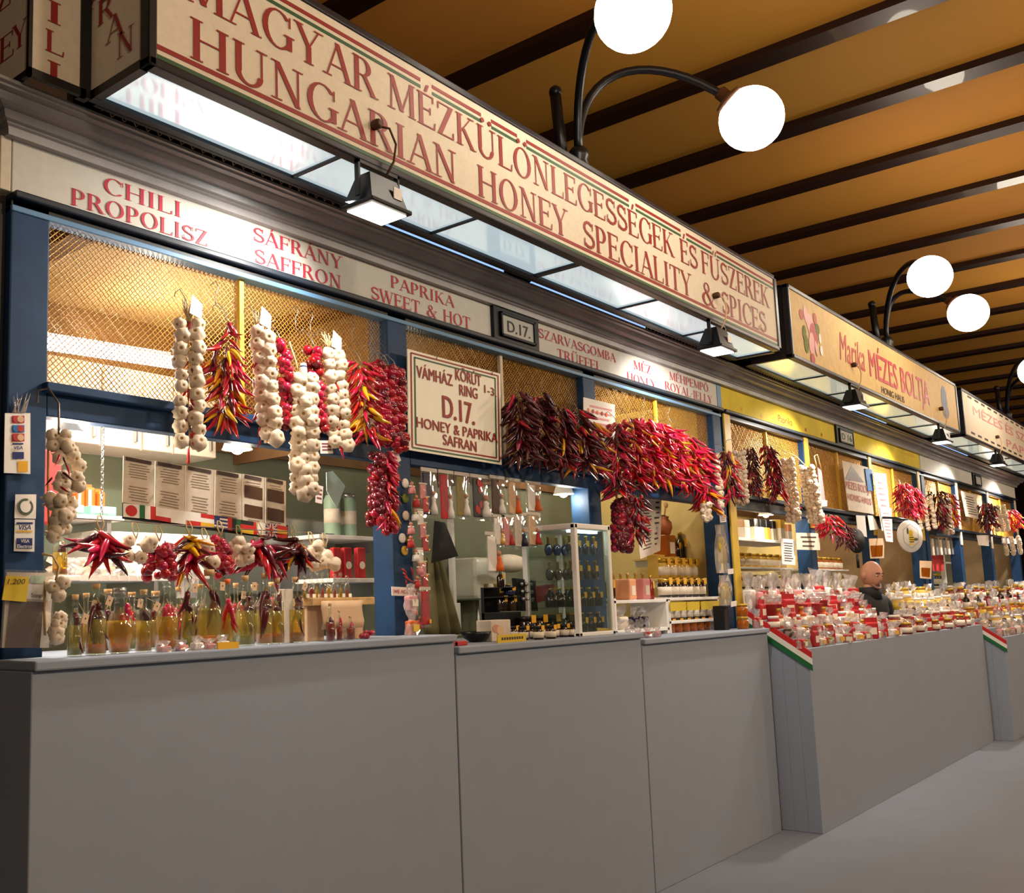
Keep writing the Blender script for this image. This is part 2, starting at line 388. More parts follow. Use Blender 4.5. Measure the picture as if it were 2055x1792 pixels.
def sans(mb, text, p0, p1, h, m=0, off=(0, -.002, 0), bold=.0, upv=Vector((0, 0, 1)), shear=0, spacing=1.0):
    """built-in sans letters stretched between the baseline ends p0 and p1"""
    cu = bpy.data.curves.new('txt', 'FONT'); cu.body = text; cu.shear = shear; cu.resolution_u = 3; cu.space_character = spacing
    o = bpy.data.objects.new('txt', cu); COL.objects.link(o); bpy.context.view_layer.update()
    me = bpy.data.meshes.new_from_object(o.evaluated_get(bpy.context.evaluated_depsgraph_get()))
    xs = [v.co.x for v in me.vertices] or [0, 1]; x0, x1 = min(xs), max(xs)
    p0, p1 = Vector(p0), Vector(p1); d = p1-p0; off = Vector(off); CAP = .73; dn = d.normalized()
    for k, e in enumerate((0,) if not bold else (-bold, -bold/3, bold/3, bold)):
        n = len(mb.v)
        for v in me.vertices: mb.v.append(tuple(p0+d*((v.co.x-x0)/(x1-x0))+dn*(e*h*1.1)+upv*(v.co.y/CAP*h)+off*(1+.12*k)))
        for f in me.polygons: mb.face([n+i for i in f.vertices], m)
    bpy.data.objects.remove(o); bpy.data.curves.remove(cu); bpy.data.meshes.remove(me)
    return mb
# ================================================================== THE SETTING
mat('ceil_panel', 'cf9634', .8, var=.10, hue=.008, noise=(.8, .22, 'b26c1e'))
CZ = 5.0
b = MB().box((-4, -9, CZ+.06), (34, 2.6, CZ+.12)); ceiling = struct('ceiling', b, 'wood_dark')
bx = [5.08+1.132*k for k in range(-8, 26)]
for i, x in enumerate(bx):
    obj('beam', MB().box((x-.085, -9, CZ-.05), (x+.085, 2.6, CZ+.06)), 'beam', ceiling)
    if i < len(bx)-1:
        x1 = bx[i+1]; mb = MB(); n = 6; st = len(mb.v)     # shallow vaulted ceiling field between two beams
        pts = []
        for k in range(n+1):
            u = k/n; pts.append((x+.085+(x1-x-.17)*u, CZ+.02*math.sin(PI*u)))
        for k in range(n):
            q = len(mb.v); mb.v += [(pts[k][0], -9, pts[k][1]), (pts[k+1][0], -9, pts[k+1][1]), (pts[k+1][0], 2.6, pts[k+1][1]), (pts[k][0], 2.6, pts[k][1])]
            mb.face([q, q+3, q+2, q+1], 0, True)
        obj('ceiling_panel', mb, 'ceil_panel', ceiling)
struct('floor', MB().box((-6, -9, -.1), (34, 2.6, 0)), 'floor_grey')
mat('hall_wall', '4a3320', .8, noise=(1.5, .2))
struct('wall_back', MB().box((-4, 2.5, 0), (34, 2.6, CZ+.06)), 'hall_wall')
struct('wall_far', MB().box((33.9, -9, 0), (34, 2.5, CZ+.06)), 'hall_wall')
# grey cornice running over all three stalls, returning at both ends
XA, XB = 1.525, 17.49
prof = [(0, 3.06), (.03, 3.06), (.034, 3.085), (.042, 3.09), (.042, 3.096), (.055, 3.10), (.062, 3.118), (.062, 3.124), (.078, 3.127), (.095, 3.134), (.108, 3.148), (.112, 3.154), (.135, 3.156), (.135, 3.163), (.15, 3.166), (.15, 3.176), (-.1, 3.178)]
mb = MB(); k = len(prof)
for d, z in prof: mb.v += [(XA-d, 2, z), (XA-d, -d, z), (XB+d, -d, z), (XB+d, 2, z)]
for i in range(k-1):
    for j in range(3): mb.face([i*4+j, i*4+j+1, i*4+4+j+1, i*4+4+j])
struct('trim_1', mb, 'cornice_grey')
# black upright board standing along the top of the cornice
mb = MB().box((XA+.2, -.02, 3.178), (XB, .02, 3.42)); struct('trim_2', mb, 'black')
STALL = [(1.525, 6.9), (6.94, 12.2), (12.2, 17.49)]
FB, FT = 2.887, 3.064
POSTS = [[1.525, 3.315, 5.005, 6.76], [6.93, 8.545, 10.27, 12.0], [12.2, 13.72, 15.44, 17.3]]
PW = [.135, .13, .13]
stalls = []
SLAB = ['white-fronted market stall with blue posts, plate D.17', 'yellow-fronted market stall with yellow posts, plate D 16', 'pale grey-fronted market stall beyond the yellow-fronted one']
for si, (xa, xb) in enumerate(STALL):
    s = thing('market_stall', SLAB[si], 'stall', (xa, 0, 0)); stalls.append(s)
    post_m = 'blue'
    for pi, px in enumerate(POSTS[si]):
        w = PW[si]
        mb = MB().bbox((px, 0.0, 0), (px+w, .12, FB-.02), .006)
        if si > 0 and pi > 0: mb.bbox((px+.01, -.012, 2.1), (px+w*.75, .002, FB-.03), .003, 1)
        if si == 1 and pi == 0:
            mb = MB().bbox((px+.012, 0, 0), (px+w-.02, .12, FB-.02), .006).bbox((px, -.012, 1.2), (px+w-.02, .002, FB-.03), .003, 1)
        obj('post', mb, [post_m, 'yellow_paint' if si == 1 else 'cream'], s)
    # head channel under the fascia: blue lip, black shutter slot, pale rail
    mb = MB().bbox((xa, -.03, FB-.024), (xb, .05, FB), .005); obj('head_lip', mb, 'blue_dark', s)
    obj('shutter_slot', MB().box((xa, .0, FB-.042), (xb, .06, FB-.024)), 'black', s)
    obj('head_rail', MB().bbox((xa, -.006, FB-.062), (xb, .05, FB-.042), .003), 'blue_light' if si == 0 else 'sign_frame', s)
    for q in range(3):
        e = [xa+.02, POSTS[si][1]+.06, POSTS[si][2]+.06, xb-.02]; obj('interior_soffit', MB().box((e[q], .05, 2.95), (e[q+1], 1.2, 2.98)), 'tan_wall' if si+q == 0 else 'brown_wall', s)  # brown past the first bay puts the dimmer light into the soffit colour
        if q: obj('bay_partition', MB().box((e[q]-.01, .13, 2.3), (e[q]+.01, 1.13, 2.949)), 'brown_wall', s)
    obj('back_wall', MB().box((xa+.02, 1.15, 0), (xb-.02, 1.2, 2.95)), ['green_wall', 'yellow_wall', 'green_wall'][si], s)
    obj('upper_panel', MB().box((xa+.05, 1.13, 2.36), (xb-.05, 1.149, 2.95)), 'brown_wall', s)
    for q in range(4): obj('joist', MB().box((xa+.35+q*1.35, .1, 2.9), (xa+.45+q*1.35, 1.13, 2.949)), 'wood_dark', s)
    obj('side_wall', MB().box((xa+.02, .12, 0), (xa+.05, 1.15, 2.95)), 'tan_wall', s)
    obj('side_wall', MB().box((xb-.05, .12, 0), (xb-.02, 1.15, 2.95)), 'yellow_wall' if si == 0 else 'tan_wall', s)
    # bays: bottom rail, grille and its hanging bars
    for bi in range(3):
        x0, x1 = POSTS[si][bi]+PW[si], POSTS[si][bi+1]
        obj('bay_rail', MB().bbox((x0-.02, -.035, 2.255), (x1+.02, .08, 2.285), .004).bbox((x0, .0, 2.18), (x1, .06, 2.256), .004), 'blue' if si == 0 else 'blue_dark', s)
        g = MB(); z0, z1 = 2.285, FB-.06; H = z1-z0; sp = .021 if si == 0 else .03; yy = .045; r = .0019 if si == 0 else .0028
        nc = 2
        x = x0-H
        while x < x1:
            for sgn in (1, -1):
                # clip the diagonal to the bay
                a0 = max(0, (x0-x)); a1 = min(H, x1-x)
                if a1-a0 < .01: continue
                if sgn == 1: P = lambda a: (x+a, z0+a)
                else: P = lambda a: (x+a, z1-a)
                if si == 0:
                    n = max(2, int((a1-a0)/(sp/2))); path = []
                    for q in range(n+1):
                        a = a0+(a1-a0)*q/n; X_, Z_ = P(a)
                        kx = round((X_-x0)/(sp/2)); wv = .0016*(1 if (q+int(round((x-x0+H)/sp))) % 2 else -1)*sgn
                        path.append((X_, yy+wv, Z_))
                else: path = [(P(a0)[0], yy, P(a0)[1]), (P(a1)[0], yy, P(a1)[1])]
                g.tube(path, r, 3, cap=False)
            x += sp
        gr = obj('wire_grille', g, 'grille_wire', s, kind='stuff')
        xm = (x0+x1)/2+.0
        obj('grille_bar', MB().bbox((xm-.012, .02, z0), (xm+.012, .04, z1), .003), 'yellow_paint' if (si, bi) != (0, 1) else 'cream', s)
# fascia boards with their lettering, and number plates
def fascia(si, x0, x1, m, label=None):
    return obj('fascia_board', MB().bbox((x0, 0.0, FB), (x1, .04, FT), .003), m, stalls[si])
f1 = fascia(0, 1.525, 4.118, 'fascia_white'); f2 = fascia(0, 4.535, 6.86, 'fascia_white')
obj('fascia_end_post', MB().bbox((6.86, -.004, FB), (6.93, .04, FT), .003), 'blue_light', stalls[0])
f3 = fascia(1, 6.935, 9.383, 'fascia_yellow'); f4 = fascia(1, 9.868, 12.2, 'fascia_yellow')
f5 = fascia(2, 12.23, 14.7, 'fascia_white'); f6 = fascia(2, 15.18, 17.49, 'fascia_white')
obj('fascia_side_board', MB().bbox((1.485, -.0, FB), (1.522, 2.0, FT), .003), 'cream', stalls[0])
def plate(si, x0, x1, txt):
    fr = obj('number_plate', MB().bbox((x0, -.02, FB-.012), (x1, .04, FT+.0), .005).bbox((x0+.05, -.034, FB+.135), (x1-.05, -.018, FB+.15), .003).bbox((x0+.05, -.034, FB+.02), (x1-.05, -.018, FB+.035), .003)
             .bbox((x0+.05, -.034, FB+.02), (x0+.065, -.018, FB+.15), .003).bbox((x1-.065, -.034, FB+.02), (x1-.05, -.018, FB+.15), .003), 'black_metal', stalls[si])
    mb = MB().box((x0+.066, -.026, FB+.036), (x1-.066, -.0205, FB+.134)); obj('plate_face', mb, 'stall_plate', fr)
    if txt: obj('plate_number', sans(MB(), txt, (x0+.11, -.026, FB+.053), (x1-.10, -.026, FB+.053), .062, bold=.012), 'black', fr)
mat('stall_plate', 'b9b6ac', .5)
plate(0, 4.118, 4.535, 'D.17.'); plate(1, 9.383, 9.868, 'D 16'); plate(2, 14.72, 15.16, '')
def line(parent, txt, a, b, h, m='letter_pink', Y=-.001, ser_=True, name='lettering', bold=0):
    """lettering between two photo points on the plane Y"""
    p, q = at(*a, Y), at(*b, Y); z = (p.z+q.z)/2; p.z = q.z = z
    mb = serif(MB(), txt, p, q, h) if ser_ else sans(MB(), txt, p, q, h, bold=bold)
    return obj(name, mb, m, parent)
hh = .058
line(f1, 'CHILI', (205, 386), (366, 437), hh); line(f1, 'PROPOLISZ', (140, 413), (418, 493), hh)
line(f1, 'SÁFRÁNY', (507, 483), (688, 542), hh); line(f1, 'SAFFRON', (510, 526), (686, 581), hh)
line(f1, 'PAPRIKA', (783, 577), (912, 617), hh*.95); line(f1, 'SWEET & HOT', (744, 598), (945, 662), hh)
line(f2, 'SZARVASGOMBA', (1080, 677), (1236, 727), .052); line(f2, 'TRÜFFEL', (1118, 718), (1207, 746), .055)
line(f2, 'MÉZ', (1271, 741), (1307, 751), .055); line(f2, 'HONEY', (1258, 765), (1317, 780), .055)
line(f2, 'MÉHPEMPŐ', (1343, 762), (1422, 787), .055); line(f2, 'ROYAL·JELLY', (1334, 781), (1430, 811), .055)
obj('lettering', sans(MB(), 'Paprika', at(1562, 846), at(1590, 855), .06), 'letter_red', f3)
def motif(parent, c, r, m):
    """little painted pepper sprig"""
    mb = MB()
    for k, a in enumerate((-.5, .1, .7)):
        d = Vector((math.sin(a), 0, -math.cos(a))); n_ = Vector((d.z, 0, -d.x))
        mb.poly([c+Vector((0, -.002, 0)), c+d*r*.6+n_*r*.16+Vector((0, -.002, 0)), c+d*r*1.2+Vector((0, -.002, 0)), c+d*r*.6-n_*r*.16+Vector((0, -.002, 0))])
    return obj('pepper_motif', mb, m, parent)
for x, y in ((1487, 815), (1527, 830), (1616, 858), (1648, 868)): motif(f3, at(x, y), .035, 'tag_yellow' if x < 1600 else 'print_red')
for x, y in ((1755, 905), (1760, 897)): motif(f4, at(x, y), .04, 'label_yellow')
obj('lettering', sans(MB(), 'Paprika', at(1810, 911), at(1836, 919), .05), 'tag_yellow', f4)
p = at(0, 362, 0); mb = MB()
serif(mb, 'CHILIS', (1.483, .42, 2.915), (1.483, .02, 2.915), .09, off=(-.004, 0, 0)); obj('lettering', mb, 'letter_red', stalls[0])
# ================================================================== SIGN BOXES ABOVE THE STALLS
SY, SZ0, SZ1 = -.52, 3.178, 3.70
mat('under_panel', 'e3eef2', .09, metal=.6, emit=('d2eaf2', .48))  # slight glow added to both pane materials to lift their brightness
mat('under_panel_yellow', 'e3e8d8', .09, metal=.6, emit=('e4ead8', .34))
def signbox(x0, x1, z1, face, lab, cut):
    s = thing('sign_box', lab, 'sign', ((x0+x1)/2, SY, SZ0))
    fw = .03
    mb = MB()
    mb.bbox((x0, SY, SZ0), (x1, SY+.05, SZ0+fw), .006).bbox((x0, SY, z1-fw), (x1, SY+.05, z1), .006).bbox((x0, SY, SZ0), (x0+fw, SY+.05, z1), .006).bbox((x1-fw*1.6, SY, SZ0), (x1, SY+.05, z1), .006)
    # end frames and top
    for xe in (x0, x1-.03):
        mb.box((xe, SY+.05, SZ0), (xe+.03, -.17, SZ0+.03)).box((xe, SY+.05, z1-.03), (xe+.03, -.17, z1)).box((xe, -.2, SZ0), (xe+.03, -.17, z1))
    mb.box((x0, SY+.02, z1-.02), (x1, -.17, z1-.005))
    obj('frame', mb, 'sign_frame', s)
    fp = obj('face_panel', MB().box((x0+fw, SY+.008, SZ0+fw), (x1-fw*1.6, SY+.02, z1-fw)), face, s)
    for xe in (x0+.004, x1-.012): obj('end_panel', MB().box((xe, SY+.05, SZ0+.03), (xe+.008, -.2, z1-.03)), face if x0 < 2 else 'black', s)
    obj('back_panel', MB().box((x0, -.185, SZ0), (x1, -.17, z1)), 'black', s)
    bars = MB(); n = cut; pm = 'under_panel' if x0 < 6 or x0 > 12 else 'under_panel_yellow'
    for k in range(n):
        a, c = x0+.03+(x1-x0-.06)*k/n, x0+.03+(x1-x0-.06)*(k+1)/n
        obj('underside_pane', MB().box((a+.006, SY+.05, SZ0+.012), (c-.006, -.215, SZ0+.02)), pm, s)
        if k: bars.bbox((a-(.022 if k*2 == n else .008), SY+.045, SZ0+.002), (a+(.022 if k*2 == n else .008), -.215, SZ0+.024), .003)
    bars.box((x0, -.225, SZ0-.001), (x1, -.19, SZ0+.03))
    obj('glazing_bars', bars, 'blue_dark', s)
    return s, fp
sb1, fp1 = signbox(1.676, 6.75, 3.706, 'sign_cream', 'long cream sign box reading HUNGARIAN HONEY SPECIALITY in red serif letters', 6)
Yf = SY+.007
def p2(a): return at(*a, Yf)
a, c = p2((380, 111)), p2((1535.5, 669.5)); z = (a.z+c.z)/2; HL = p2((376, 27)).z-a.z
def pxX(x, Z, Y):
    """world X of the point on the line (Y, Z) that falls on photo column x"""
    n_ = RGT*FPX-FWD*(x-PCX); return EYE.x-((Y-EYE.y)*n_.y+(Z-EYE.z)*n_.z)/n_.x
def words(items, z, h):
    for tx, x0_, x1_ in items: obj('lettering', serif(MB(), tx, (pxX(x0_, z, Yf), Yf, z), (pxX(x1_, z, Yf), Yf, z), h), 'letter_red', fp1)
ZL2, ZL1, CAP_ = 3.262, 3.450, .138
words((('HUNGARIAN', 377, 919), ('HONEY', 957, 1142), ('SPECIALITY', 1170, 1390), ('&', 1408, 1438), ('SPICES', 1449, 1539)), ZL2, CAP_)
L1 = (('MAGYAR', 362, 757), ('MÉZKÜLÖNLEGESSÉGEK', 776, 1354), ('ÉS', 1365, 1401), ('FŰSZEREK', 1408, 1545))
words(L1, ZL1, CAP_)
breaks = []                                     # the upper stripes stop either side of every accent
for tx, x0_, x1_ in L1:
    a_, b_ = pxX(x0_, ZL1, Yf), pxX(x1_, ZL1, Yf); tot = sum(glyph(c)[0] for c in tx); x = 0
    for c in tx:
        w = glyph(c)[0]
        if c in ACC: cx = a_+(b_-a_)*(x+w/2+.02)/tot; breaks.append((cx-.035, cx+.04))
        x += w
xl, xr = 1.706, 6.70
def bar(z, h, m, brk=()):
    e = [xl]+[v for p in brk for v in p]+[xr]
    for a_, b_ in zip(e[::2], e[1::2]): obj('stripe', MB().box((a_, Yf-.001, z-h/2), (b_, Yf+.002, z+h/2)), m, fp1)
bar(3.247, .016, 'letter_red'); bar(3.216, .014, 'stripe_green')
bar(3.637, .015, 'letter_red', breaks); bar(3.608, .013, 'stripe_green', breaks)
# letters down the end of the box
for ch, (px, py) in zip('ÁRAN', ((196, -8), (213, 22), (231, 58), (252, 88))):
    mb = MB(); q = atX(px, py, 1.678); serif(mb, ch, (1.678, q.y+.05, q.z-.035), (1.678, q.y-.05, q.z-.035), .085, off=(-.001, 0, 0)); obj('letter', mb, 'letter_red', sb1)
sb2, fp2 = signbox(6.96, 11.78, 3.706, 'sign_ochre', 'ochre sign box reading MÉZES BOLTJA beside the long cream one', 6) if mat('sign_ochre', 'd8b678', .6, noise=(14, .1), spec=.25) else 0
lt = MB(); lm = 'letter_pink'
a, c = p2((1746, 749)), p2((1867, 819))
sans(lt, 'MÉZES BOLTJA', (a.x, Yf, (a.z+c.z)/2), (c.x, Yf, (a.z+c.z)/2), .24, bold=.015); obj('lettering', lt, lm, fp2)
a, c = p2((1686, 718)), p2((1737, 749)); lt = MB(); sans(lt, 'Marika', (a.x, Yf, (a.z+c.z)/2), (c.x, Yf, (a.z+c.z)/2), .24, shear=.25); obj('lettering', lt, 'print_red', fp2)
a, c = p2((1769, 786)), p2((1815, 811)); lt = MB(); sans(lt, 'HONIG HAUS', (a.x, Yf, (a.z+c.z)/2), (c.x, Yf, (a.z+c.z)/2), .06, bold=.01); obj('lettering', lt, 'print_dark', fp2)
# painted sprig of peppers and leaves, and a blue beehive shape
def blob(mb, c, rx, rz, m, rot=0, n=10):
    pts = []
    for k in range(n):
        a = 2*PI*k/n; x, z_ = rx*math.cos(a), rz*math.sin(a); pts.append(c+Vector((x*math.cos(rot)-z_*math.sin(rot), -.0012-.0002*len(mb.f), x*math.sin(rot)+z_*math.cos(rot))))
    mb.poly(pts, m)
mb = MB()
for (x, y, rx, rz, m, ro) in ((1608, 631, .03, .04, 0, 0), (1617, 632, .03, .07, 1, .3), (1626, 652, .05, .09, 1, .5), (1633, 672, .06, .09, 0, .4), (1629, 690, .04, .09, 1, -.2), (1635, 640, .025, .045, 0, 0), (1640, 661, .03, .045, 2, 0), (1614, 668, .025, .06, 2, -.2), (1618, 690, .03, .07, 2, 0), (1645, 680, .015, .04, 3, 0), (1648, 704, .02, .04, 3, 0), (1631, 720, .03, .04, 0, 0), (1638, 700, .02, .06, 1, .3)):
    blob(mb, p2((x, y)), rx*1.5, rz*1.0, m, ro)
obj('painted_sprig', mb, ['print_red', 'pink_pack', 'herb', 'white'], fp2)
struct_end = obj('end_wall', MB().box((1.492, .03, 0), (1.522, 2.2, 2.88)), 'black', stalls[0])  # black colour stands in for the darkness beside the corner post
mb = MB(); blob(mb, p2((1895, 805)), .12, .16, 0); blob(mb, p2((1898, 825)), .13, .08, 0); obj('painted_beehive', mb, 'flag_blue2' if mat('flag_blue2', '5d6c8c', .6) else '', fp2)
sb3, fp3 = signbox(12.0, 17.2, 3.706, 'cream', 'pale sign box with faded red lettering and dark dashes', 6)
lt = MB(); sans(lt, 'MÉZES ÉS SZÜRKE', (12.5, Yf, 3.47), (16.8, Yf, 3.47), .11); sans(lt, 'PAPRIKA', (14.2, Yf, 3.29), (16.8, Yf, 3.29), .10); obj('lettering', lt, 'pink_pack', fp3)
mb = MB()
for k in range(15):
    for z_ in (3.64, 3.24): mb.box((12.3+k*.33, Yf-.001, z_), (12.48+k*.33, Yf+.002, z_+.022))
obj('dashes', mb, 'print_dark', fp3, kind='stuff')
# corner sign box with the vertical word
cs = thing('corner_sign_box', 'narrow cream corner sign box with vertical red letters CHILI above the cornice', 'sign', (1.55, -.17, 3.178))
obj('frame', MB().box((1.462, -.205, 3.178), (1.66, -.19, 3.205)).box((1.462, -.205, 3.178), (1.474, -.19, 3.9)).box((1.462, -.2, 3.178), (1.475, 1.4, 3.2)).box((1.64, -.205, 3.178), (1.675, -.17, 3.9)), 'black', cs)
cp = obj('face_panel', MB().box((1.474, -.198, 3.205), (1.642, -.185, 3.9)), 'cream', cs)
ep = obj('side_panel', MB().box((1.465, -.186, 3.2), (1.473, 1.4, 3.9)), 'cream', cs)
for k, (px, py) in enumerate(((107, 155), (108, 94), (108, 33), (108, -30), (108, -95))):
    q = at(px, py+14, -.198); w_ = .035 if k != 3 else .045; obj('letter', serif(MB(), 'ILIHC'[k], (q.x-w_, -.199, q.z), (q.x+w_, -.199, q.z), .072), 'letter_red', cp)
for ch, (px, py) in zip('ZEY', ((8, 18), (13, 120), (40, 95))):
    mb = MB(); q = atX(px, py, 1.465); serif(mb, ch, (1.465, q.y+.05, q.z), (1.465, q.y-.05, q.z), .085, off=(-.001, 0, 0)); obj('letter', mb, 'letter_red', ep)
# fluorescent fittings lying on the cornice in the gap behind the sign boxes
for k, (x0, x1) in enumerate(((2.9, 4.1), (4.3, 5.6), (9.3, 10.6), (12.6, 14.0))):
    t = thing('tube_light', ['fluorescent strip light on the cornice above the words PAPRIKA', 'fluorescent strip light on the cornice above the plate D.17', 'fluorescent strip light on the cornice of the yellow-fronted stall', 'fluorescent strip light on the cornice of the pale far stall'][k], 'light', (x0, -.1, 3.18), 'strip lights on the cornice')
    obj('housing', MB().bbox((x0, -.135, 3.179), (x1, -.09, 3.19), .003), 'blue_light', t)
    obj('tube', MB().tube([(x0+.03, -.118, 3.2), (x1-.03, -.118, 3.2)], .009, 8), 'tube_blue' if mat('tube_blue', 'ffffff', .4, emit=('9cc4ff', .9)) else '', t)
# coiled string of fairy wire along the cornice edge
for k, (x0, x1) in enumerate(((1.75, 3.0), (5.5, 6.6), (7.1, 8.1))):
    path = []
    n = int((x1-x0)/.006)
    for i in range(n): a = i*.8; path.append((x0+i*.006, -.155-.0+.006*math.cos(a), 3.186+.009*math.sin(a)))
    solo('coiled_wire', MB().tube(path, .0014, 3), 'tag_tan', ['coiled gold wire along the cornice edge above CHILI', 'coiled gold wire along the cornice edge under SPICES', 'coiled gold wire along the cornice edge of the yellow stall'][k], 'wire', 'coiled wires on the cornice')
# ------------------------------------------------------------------ floodlights under the signs
def floodlight(x, label):
    t = thing('floodlight', label, 'floodlight', (x, SY, SZ0), 'floodlights under the sign boxes')
    z = 3.05
    hb = MB()   # tapered black housing, mouth tilted down to the stall front
    q = [(x-.075, SY-.02, z+.085), (x+.075, SY-.02, z+.085), (x+.075, SY+.05, z+.085), (x-.075, SY+.05, z+.085)]
    r_ = [(x-.10, SY-.05, z-.03), (x+.10, SY-.05, z-.03), (x+.10, SY+.085, z-.01), (x-.10, SY+.085, z-.01)]
    n = len(hb.v); hb.v += q+r_
    for f in ((0, 1, 2, 3), (0, 4, 5, 1), (1, 5, 6, 2), (2, 6, 7, 3), (3, 7, 4, 0)): hb.face([n+i for i in f])
    hb.bbox((x-.112, SY-.062, z-.045), (x+.112, SY+.095, z-.028), .004)
    obj('housing', hb, 'black_metal', t)
    obj('lens', MB().box((x-.095, SY-.045, z-.05), (x+.095, SY+.08, z-.046)), 'flood_lens', t)
    obj('bracket', MB().box((x-.115, SY+.0, z-.01), (x-.105, SY+.02, SZ0)).box((x+.105, SY+.0, z-.01), (x+.115, SY+.02, SZ0)).box((x-.115, SY, SZ0-.012), (x+.115, SY+.02, SZ0)), 'black', t)
    obj('rating_label', MB().box((x+.03, SY-.044, z+.005), (x+.075, SY-.040, z+.05)), 'white', t)
    obj('cable', MB().tube([(x-.02, SY, SZ0+.16), (x+.03, SY-.03, SZ0+.155), (x+.06, SY-.035, SZ0+.10), (x+.05, SY-.03, SZ0+.03), (x+.02, SY-.01, z+.09)], .005, 6), 'tag_tan' if x > 5 else 'wood_dark', t)
    obj('cable_gland', MB().lathe([(.016, 0), (.02, .01), (.02, .03), (.012, .04)], 8, (x-.02, SY+.008, SZ0+.16), axis=(0, -1, 0)), 'wood_dark', t)
mat('flood_lens', 'ffffff', .3, emit=('fff4e4', 4))
for x, l in ((2.70, 'black floodlight clamped under the word HUNGARIAN'), (5.72, 'black floodlight clamped under the word SPICES'), (8.3, 'black floodlight clamped under the word Marika'), (11.0, 'black floodlight clamped under the painted beehive'), (13.6, 'black floodlight under the pale dashed sign box'), ): floodlight(x, l)
# ------------------------------------------------------------------ globe lamps on the sign boxes
def globelamp(X, globes, lab):
    t = thing('globe_lamp', lab, 'lamp', (X, SY+.1, 3.707))
    B = Vector((X, SY+.08, 3.707))
    obj('base_boss', MB().lathe([(.05, 0), (.055, .02), (.045, .05), (.055, .07), (.05, .1), (.035, .12)], 12, B), 'black_metal', t)
    obj('upright', MB().tube([B+Vector((-.05, .06, 0)), B+Vector((-.06, .08, .42))], .03, 8).ball(B+Vector((-.06, .08, .43)), .034), 'black_metal', t)
    for gp, R_ in globes:
        gp = Vector(gp); top = gp.z+.22
        dirn = Vector((gp.x-B.x, gp.y-B.y, 0)); L = dirn.length; dirn.normalize()
        end = gp+Vector((0, 0, 0))-dirn*R_*.72+Vector((0, 0, R_*.72))
        path = []
        A = B+Vector((0, 0, .08)); c1 = A+Vector((0, 0, .55)); c2 = end-dirn*.32+Vector((0, 0, .26))
        for i in range(17):
            u = i/16; path.append(A*(1-u)**3+c1*3*u*(1-u)**2+c2*3*u*u*(1-u)+end*u**3)
        obj('arm', MB().tube(path, .022, 8), 'black_metal', t)
        ax = (gp-end).normalized()
        obj('gallery_cap', MB().lathe([(.02, -.06), (.035, -.05), (.035, -.01), (.075, 0), (.075, .03)], 14, end, axis=ax), 'wood_dark', t)
        g = obj('globe', MB().ball(gp, R_, 28, 18), 'globe', t)
globelamp(4.32, [(at(1270, 25, -1.12), .158), (at(1508, 238, -1.12), .158)], 'double-armed globe lamp standing on the long cream sign box')
globelamp(9.62, [(at(1866, 555, -1.1), .158), (at(1943, 628, -1.12), .158)], 'double-armed globe lamp standing on the ochre sign box')
globelamp(14.9, [(at(2076, 745, -1.1), .158), (at(2110, 790, -1.12), .158)], 'globe lamp standing on the pale dashed sign box')
# ================================================================== HANGING PEPPERS AND GARLIC
def chili_mesh(col, bend, fat):
    mb = MB(); path = []; rad = []
    for i, (u, r) in enumerate(((0, .55), (.06, .95), (.2, 1), (.4, .9), (.6, .7), (.8, .42), (.93, .2), (1, .02))):
        path.append((bend*u*u+.04*math.sin(5*u), .03*math.sin(4*u+bend*9), -u)); rad.append(r*fat)
    mb.tube(path, rad, 7, 0); mb.tube([(0, 0, -.01), (-.01, 0, .05), (.02, .01, .16)], [fat*.5, fat*.25, fat*.14], 4, 1)
    return mb.mesh('pepper', [col, 'stem'])
CH = {c: [chili_mesh(c, b, f) for b, f in ((.18, .10), (-.22, .115), (.34, .09), (.05, .13))] for c in ('chili_red', 'chili_dark', 'chili_yellow')}
def cherry_mesh(col, q):
    mb = MB(); prof = []
    for i in range(8):
        a = PI*i/7; prof.append((.5*math.sin(a)*(1+.06*math.sin(3*a+q)) if 0 < i < 7 else 0.0001, -.47*math.cos(a)*(.95+.05*q)))
    mb.lathe(prof, 9, m=0); mb.tube([(0, 0, .42), (.05, .02, .62)], [.08, .03], 4, 1)
    return mb.mesh('cherry_pepper', [col, 'stem'])
CY = {c: [cherry_mesh(c, q) for q in (0, .6, 1.2)] for c in ('cherry_red', 'cherry_dark')}
def garlic_mesh(seed):
    mb = MB(); n = 18; k = 6+seed; prof = [(.03, -.36), (.1, -.40), (.27, -.385), (.42, -.26), (.495, -.05), (.46, .15), (.33, .30), (.18, .40), (.10, .50), (.085, .64), (.07, .74)]; st = 0
    for i, (r, z) in enumerate(prof):
        amp = .13 if 1 < i < 7 else .03
        for j in range(n):
            a = 2*PI*j/n; rr = r*(1+amp*(abs(math.cos(k*a/2+seed))*2-1.2)); mb.v.append((rr*math.cos(a), rr*math.sin(a), z))
    for i in range(len(prof)-1):
        for j in range(n): mb.face([i*n+j, i*n+(j+1) % n, (i+1)*n+(j+1) % n, (i+1)*n+j], 1 if i == 0 else 0, True)
    mb.face(list(range(n))[::-1], 1); mb.face([(len(prof)-1)*n+j for j in range(n)], 1)
    return mb.mesh('garlic_bulb', ['garlic', 'garlic_root'])
GB = [garlic_mesh(s) for s in range(3)]
def aim(d, roll=None):
    """rotation that brings local -Z onto d"""
    q = (-Vector(d)).to_track_quat('Z', 'Y'); from mathutils import Quaternion
    return (q @ Quaternion((0, 0, 1), rnd.uniform(0, 2*PI) if roll is None else roll)).to_euler()
def hook_part(t, dz=.0, h=.09):
    obj('hook', MB().tube([(0, 0, -.01), (.008, 0, .02), (-.004, .01, h*.6), (0, .05, h), (.006, .085, h-.004), (.004, .085, h-.02)], .0017, 5), 'hook', t, local=True)
